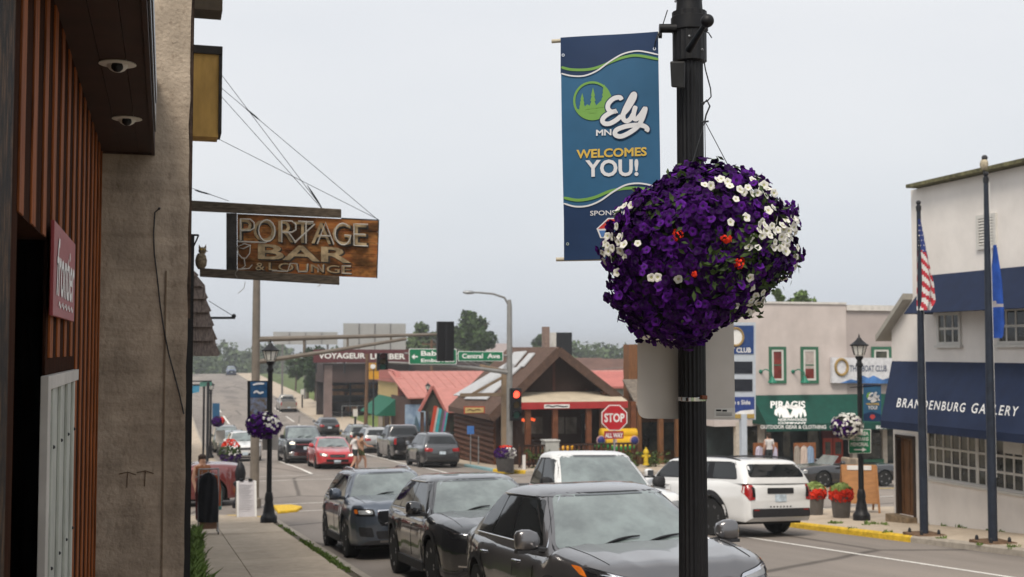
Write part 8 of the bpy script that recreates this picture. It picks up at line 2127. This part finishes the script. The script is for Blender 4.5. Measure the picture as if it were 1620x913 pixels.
# ================================================================== people
M_skin = mat('skin', (.46, .26, .18), .55, .08, 8)
M_hair = mat('dark_hair', (.03, .018, .012), .7, .3, 20)
def person(name, label, x, y, z, h, heading, pose, mats_, group=None):
    """pose: dict of joint offsets (forward, side, up) in fractions of height; one continuous body skinned along a skeleton"""
    t = thing(name, label, 'person', (x, y, z), group); hd = radians(heading)
    def W(f, s, u): return Vector((f * sin(hd) + s * cos(hd), f * cos(hd) - s * sin(hd), u)) * h
    P0 = dict(pel=(0, 0, .53), wai=(0, 0, .61), che=(.01, 0, .73), shc=(.01, 0, .80), nec=(.012, 0, .845), hea=(.02, 0, .92), top=(.015, 0, .965),
              shl=(.01, -.105, .80), ell=(-.01, -.135, .63), wrl=(.05, -.13, .50), hal=(.065, -.125, .455), shr=(.01, .105, .80), elr=(-.01, .135, .63), wrr=(.05, .13, .50), har=(.065, .125, .455),
              hil=(0, -.055, .50), knl=(.02, -.06, .28), anl=(-.01, -.06, .045), tol=(.08, -.065, .02), hir=(0, .055, .50), knr=(.02, .06, .28), anr=(-.01, .06, .045), tor=(.08, .065, .02))
    P0.update(pose)
    R_ = dict(pel=.085, wai=.072, che=.088, shc=.07, nec=.035, hea=.058, top=.035, shl=.042, ell=.029, wrl=.020, hal=.022, shr=.042, elr=.029, wrr=.020, har=.022, hil=.062, knl=.040, anl=.026, tol=.022, hir=.062, knr=.040, anr=.026, tor=.022)
    E = ['pel wai', 'wai che', 'che shc', 'shc nec', 'nec hea', 'hea top', 'shc shl', 'shl ell', 'ell wrl', 'wrl hal', 'shc shr', 'shr elr', 'elr wrr', 'wrr har', 'pel hil', 'hil knl', 'knl anl', 'anl tol', 'pel hir', 'hir knr', 'knr anr', 'anr tor']
    ks = list(P0); me = bpy.data.meshes.new('body'); me.from_pydata([tuple(W(*P0[k_])) for k_ in ks], [tuple(ks.index(q) for q in e_.split()) for e_ in E], [])
    o = bpy.data.objects.new('body', me); COL.objects.link(o); md = o.modifiers.new('skin', 'SKIN'); sv = me.skin_vertices[0].data
    for i, k_ in enumerate(ks): sv[i].radius = (R_[k_] * h, R_[k_] * h * (.75 if k_ in ('pel', 'wai', 'che') else 1)); sv[i].use_root = (k_ == 'pel')
    o.modifiers.new('sub', 'SUBSURF').levels = 2; o.modifiers['sub'].render_levels = 2
    bpy.context.view_layer.update(); m2_ = bpy.data.meshes.new_from_object(o.evaluated_get(bpy.context.evaluated_depsgraph_get())); bpy.data.objects.remove(o)
    m2_.materials.clear(); order = list(mats_.items())
    for nm, mm in order: m2_.materials.append(mm)
    names_ = [nm for nm, _ in order]
    for p in m2_.polygons:
        u = p.center.z / h; r_ = sqrt(p.center.x ** 2 + p.center.y ** 2) / h; c = 'skin'
        arm = max(0, 1)
        side = abs(p.center.x * cos(hd) - p.center.y * sin(hd)) / h
        if u < .055: c = 'shoe'
        elif u < .57 and side < .115: c = 'leg' if u < .40 else 'short'
        elif u < .83 and side < (.125 if u > .7 else .098): c = 'shirt'
        p.material_index = names_.index(c) if c in names_ else names_.index('skin'); p.use_smooth = True
    bo = bpy.data.objects.new('body', m2_); COL.objects.link(bo); bo.parent = t
    hc = W(*P0['hea']); b = MB(); up_ = Vector((0, 0, 1))
    b.ball(hc + Vector((0, 0, .03 * h)) - W(.012, 0, 0), .060 * h, 14, 8, sc=(1, 1, .85)); b.ball(hc - W(.03, 0, 0) + Vector((0, 0, -.005 * h)), .050 * h, 12, 7, sc=(1, 1, 1.2))
    if 'hat' in mats_: b.tube([hc + W(.02, 0, .028), hc + W(.10, 0, .022)], [.055 * h, .045 * h], 8)
    b.build('cap' if 'hat' in mats_ else 'hair', mats_.get('hat', M_hair), t, smooth=True, local=True)
    for s in (-1, 1):
        wr, ha = Vector(W(*P0['wrl' if s < 0 else 'wrr'])), Vector(W(*P0['hal' if s < 0 else 'har'])); d = (ha - wr).normalized(); sd = d.cross(Vector((0, 0, 1))); sd = sd.normalized() if sd.length > .01 else W(0, 1, 0).normalized()
        b = MB()
        for k_ in range(4): b.tube([ha + sd * (.0075 * h * (k_ - 1.5)) , ha + sd * (.008 * h * (k_ - 1.5)) + d * .022 * h, ha + sd * (.008 * h * (k_ - 1.5)) + d * (.040 - .004 * abs(k_ - 1.3)) * h + Vector((0, 0, -.006 * h))], [.0055 * h, .005 * h, .0035 * h], 5)
        b.tube([wr + d * .02 * h + sd * .015 * h, ha + sd * .024 * h + d * .012 * h], [.006 * h, .0045 * h], 5); b.build('hand', M_skin, t, smooth=True, local=True)
    b = MB(); fc = hc + W(.050, 0, -.004)
    b.ball(fc + W(.006, 0, -.006), .010 * h, 6, 5)
    b.build('nose', M_skin, t, smooth=True, local=True)
    b = MB()
    for s in (-1, 1): b.ball(fc + W(-.002, s * .02, .008), .006 * h, 6, 5)
    b.build('eyes', M_iron, t, smooth=True, local=True)
    return t
c_w, c_d, c_g, c_n = mat('cloth_white', (.60, .57, .55), .9), mat('cloth_dark', (.025, .03, .03), .9), mat('cloth_green', (.07, .085, .03), .9), mat('cloth_navy', (.03, .035, .05), .9)
walkA = dict(knl=(.10, -.055, .29), anl=(.10, -.055, .06), tol=(.18, -.06, .035), knr=(-.02, .055, .28), anr=(-.15, .055, .09), tor=(-.10, .06, .03), ell=(-.08, -.13, .64), wrl=(-.06, -.13, .52), hal=(-.05, -.13, .475), elr=(.06, .13, .64), wrr=(.14, .12, .56), har=(.17, .115, .53))
pq = PY(561, 752, 54.0); person('person', 'person in white tank top, dark shorts and cap crossing the junction', pq.x, 54.0, G(pq.x, 54.0), 1.72, 72, walkA, {'skin': M_skin, 'shirt': c_w, 'short': c_d, 'leg': M_skin, 'shoe': c_w, 'hat': c_d}, 'people crossing the street')
walkB = dict(walkA); walkB.update(knl=(.0, -.055, .28), anl=(-.14, -.055, .09), tol=(-.09, -.06, .03), knr=(.10, .055, .29), anr=(.11, .055, .06), tor=(.19, .06, .035), elr=(.10, .135, .66), wrr=(.24, .13, .64), har=(.28, .13, .635))
pq = PY(571, 752, 54.6); person('person', 'person with dark hair and green shorts crossing with one arm held out', pq.x, 54.6, G(pq.x, 54.6), 1.70, 80, walkB, {'skin': M_skin, 'shirt': mat('cloth_tan', (.38, .22, .13), .9), 'short': c_g, 'leg': M_skin, 'shoe': c_d}, 'people crossing the street')
pq = PY(319, 760, 31.5); person('person', 'person in rust-brown top and dark trousers standing at the shop corner by the clothes rack', pq.x, 31.6, GS(pq.x, 31.6), 1.70, 150, {}, {'skin': M_skin, 'shirt': mat('cloth_rust', (.22, .085, .035), .9), 'short': c_d, 'leg': c_d, 'shoe': c_d})
pq = PY(1217, 740, 49.0); person('person', 'person in white t-shirt with back turned outside the green-awning shop', pq.x, 49.0, GS(pq.x, 49.0), 1.74, 0, {}, {'skin': M_skin, 'shirt': c_w, 'short': c_d, 'leg': c_d, 'shoe': c_d})
# ================================================================== posts and smaller street furniture
def post(u, v, Y, vtop, r, label, m=M_iron, name='post', on=GS):
    q = PY(u, v, Y); z = on(q.x, Y); t = thing(name, label, 'post', (q.x, Y, z)); b = MB(); b.tube([(q.x, Y, z - .1), (q.x, Y, PY(u, vtop, Y).z)], r, 8); b.build('shaft', m, t, smooth=True); return t, q
post(328, 720, 48.9, 605, .055, 'dark sign post past the side street nearest the maroon pickup')
post(322, 680, 56, 605, .05, 'dark sign post beside the white clapboard shop')
t, q = post(757, 742, 57.6, 690, .03, 'thin steel post with small blue parking plate behind the dark grey car', M_steel)
b = MB(); flat(b, ((739, 687), (739, 674), (750, 674), (750, 687)), 57.5, th=.02); tag(b.build('parking_sign', mat('sign_small_blue', (.06, .17, .45), .5)), 'small blue parking plate at the kerb by the dark grey car', 'sign')
q = PY(744.5, 738, 57.55); b = MB(); b.tube([(q.x, 57.56, GS(q.x, 57.5)), (q.x, 57.56, PY(744, 674, 57.5).z)], .025, 6); tag(b.build('sign_post', M_steel), 'thin steel post carrying the small blue parking plate', 'post')
t, q = post(829, 745, 52.6, 720, .08, 'short white bollard beside the grey mast', M_white, 'bollard')
for u, v0, v1 in ((478, 650, 625), (562, 664, 634)): 
    Y = 118 if u < 500 else 96; X = 15.3; az = PX(u, v0, X); t = thing('parking_meter', 'short dark post with pale box along the far pavement by the %s' % ('grass bank' if u < 500 else 'lumber yard drive'), 'post', (X, az.y, GS(X, az.y)))
    b = MB(); z = GS(X, az.y); b.tube([(X, az.y, z), (X, az.y, z + 1.5)], .09, 8); b.build('shaft', M_black, t); b = MB(); b.box(X - .18, X + .18, az.y - .1, az.y + .1, z + 1.5, z + 2.1); b.build('box', M_frame, t)
# yellow-brown warning sign near the lumber yard, and timber utility pole
ws_ = thing('warning_sign', 'orange board sign with white bear-like emblem plate above on a dark post', 'sign', PY(592, 640, 88))
b = MB(); flat(b, ((583.5, 600), (583.5, 587), (599.5, 587), (599.5, 600)), 88, th=.05); b.build('plate', mat('warning_orange', (.55, .27, .02), .6), ws_)
b = MB(); flat(b, ((583.5, 586), (583.5, 574), (596, 574), (596, 586)), 88, th=.05); p_ = b.build('top_plate', mat('warning_brown', (.42, .22, .03), .6), ws_)
b = MB(); c = PY(590, 580, 87.95); b.ball(c, .2, 10, 6, sc=(1, .05, .9)); b.build('emblem', M_white, p_)
q = PY(591, 600, 88); b = MB(); b.tube([(q.x, 88.05, G(q.x, 88)), (q.x, 88.05, PY(591, 575, 88).z)], .06, 6); b.build('post', M_iron, ws_)
up_ = PY(578, 690, 92); t = thing('utility_pole', 'brown wooden utility pole in front of the lumber shed', 'utility pole', (up_.x, 92, G(up_.x, 92)))
b = MB(); b.tube([(up_.x, 92, G(up_.x, 92) - .2), (PY(581, 560, 92).x, 92, PY(581, 560, 92).z)], [.16, .12], 8); b.build('pole', mat('pole_wood', (.13, .075, .045), .9, .25, 6), t, smooth=True)
# colourful beach towels / flags outside the pink shop
hw_ = thing('towel_display', 'tall rack of bright striped towels and surfboards outside the pink-roofed shop', 'display', PX(692, 690, 16.6))
M_tw = [mat('towel_%d' % i, c, .8, .1, 3) for i, c in enumerate(((.48, .06, .03), (.55, .5, .48), (.06, .36, .40), (.10, .11, .11), (.34, .14, .32), (.12, .30, .12)))]
YH = 68.0
for i, (u0, u1, s) in enumerate(((679, 684, 0), (683, 687, 1), (686, 692, 2), (691, 697, 3), (696, 700, 4), (699, 703, 2))):
    b = MB(); b.prism([PY(u0 - 1, 693, YH + i * .03), PY(u0 + 8 - i * .4, 642 + i * 2, YH + i * .03), PY(u1 + 8 - i * .4, 643 + i * 2, YH + i * .03), PY(u1 - 1, 693, YH + i * .03)], (0, .06, 0)); b.build('towel', M_tw[s], hw_)
b = MB(); b.box(PY(674, 690, YH + .5).x, PY(706, 690, YH + .5).x, YH + .4, YH + .5, GS(17, YH), GS(17, YH) + 1.0); b.build('stand', M_iron, hw_)
# overhead wires crossing behind the restaurant
def wire(p, q, sag, r=.02):
    b = MB(); p, q = Vector(p), Vector(q); pts = [p.lerp(q, t_) - Vector((0, 0, sag * 4 * t_ * (1 - t_))) for t_ in np.linspace(0, 1, 12)]; b.tube(pts, r, 4); return b
pw = thing('utility_pole', 'wooden utility pole with cross arm behind the green street signs', 'utility pole', (PY(683, 560, 120).x, 120, -7))
b = MB(); q = PY(683, 538, 120); b.tube([(q.x, 120, -7.5), (q.x, 120, q.z)], .15, 8); b.box(q.x - 1, q.x + 1, 119.9, 120.1, q.z - .5, q.z - .35); b.build('pole', MATS['pole_wood'], pw)
pe = thing('utility_pole', 'wooden utility pole among the roofs right of the restaurant gable', 'utility pole', (PY(1130, 560, 95).x, 95, -6))
b = MB(); q2 = PY(1128, 545, 95); b.tube([(q2.x, 95, -6.5), (q2.x, 95, q2.z)], .15, 8); b.build('pole', MATS['pole_wood'], pe)
for i in range(4):
    a = PY(683 + i * 3, 536 + i * 3, 120); c = PY(1128, 548 + i * 12, 95); tag(wire(a, c, 2.6 + .4 * i, .022).build('overhead_wire', mat('wire_grey', (.20, .20, .20), .7)), 'thin overhead wire sagging behind the log restaurant roof', 'wire', 'overhead wires')
# ================================================================== summer haze
hz = bpy.data.materials.new('haze_air'); hz.use_nodes = True; ht = hz.node_tree; ht.nodes.clear()
pv = ht.nodes.new('ShaderNodeVolumePrincipled'); pv.inputs['Color'].default_value = (.86, .89, .93, 1); pv.inputs['Density'].default_value = .00075; pv.inputs['Anisotropy'].default_value = .2
oh = ht.nodes.new('ShaderNodeOutputMaterial'); ht.links.new(pv.outputs[0], oh.inputs['Volume'])
b = MB(); b.box(-1600, 1600, -80, 3100, -60, 14); ho = b.build('haze', hz); tag(ho, 'pale summer haze in the air over the street', 'haze', kind='stuff')
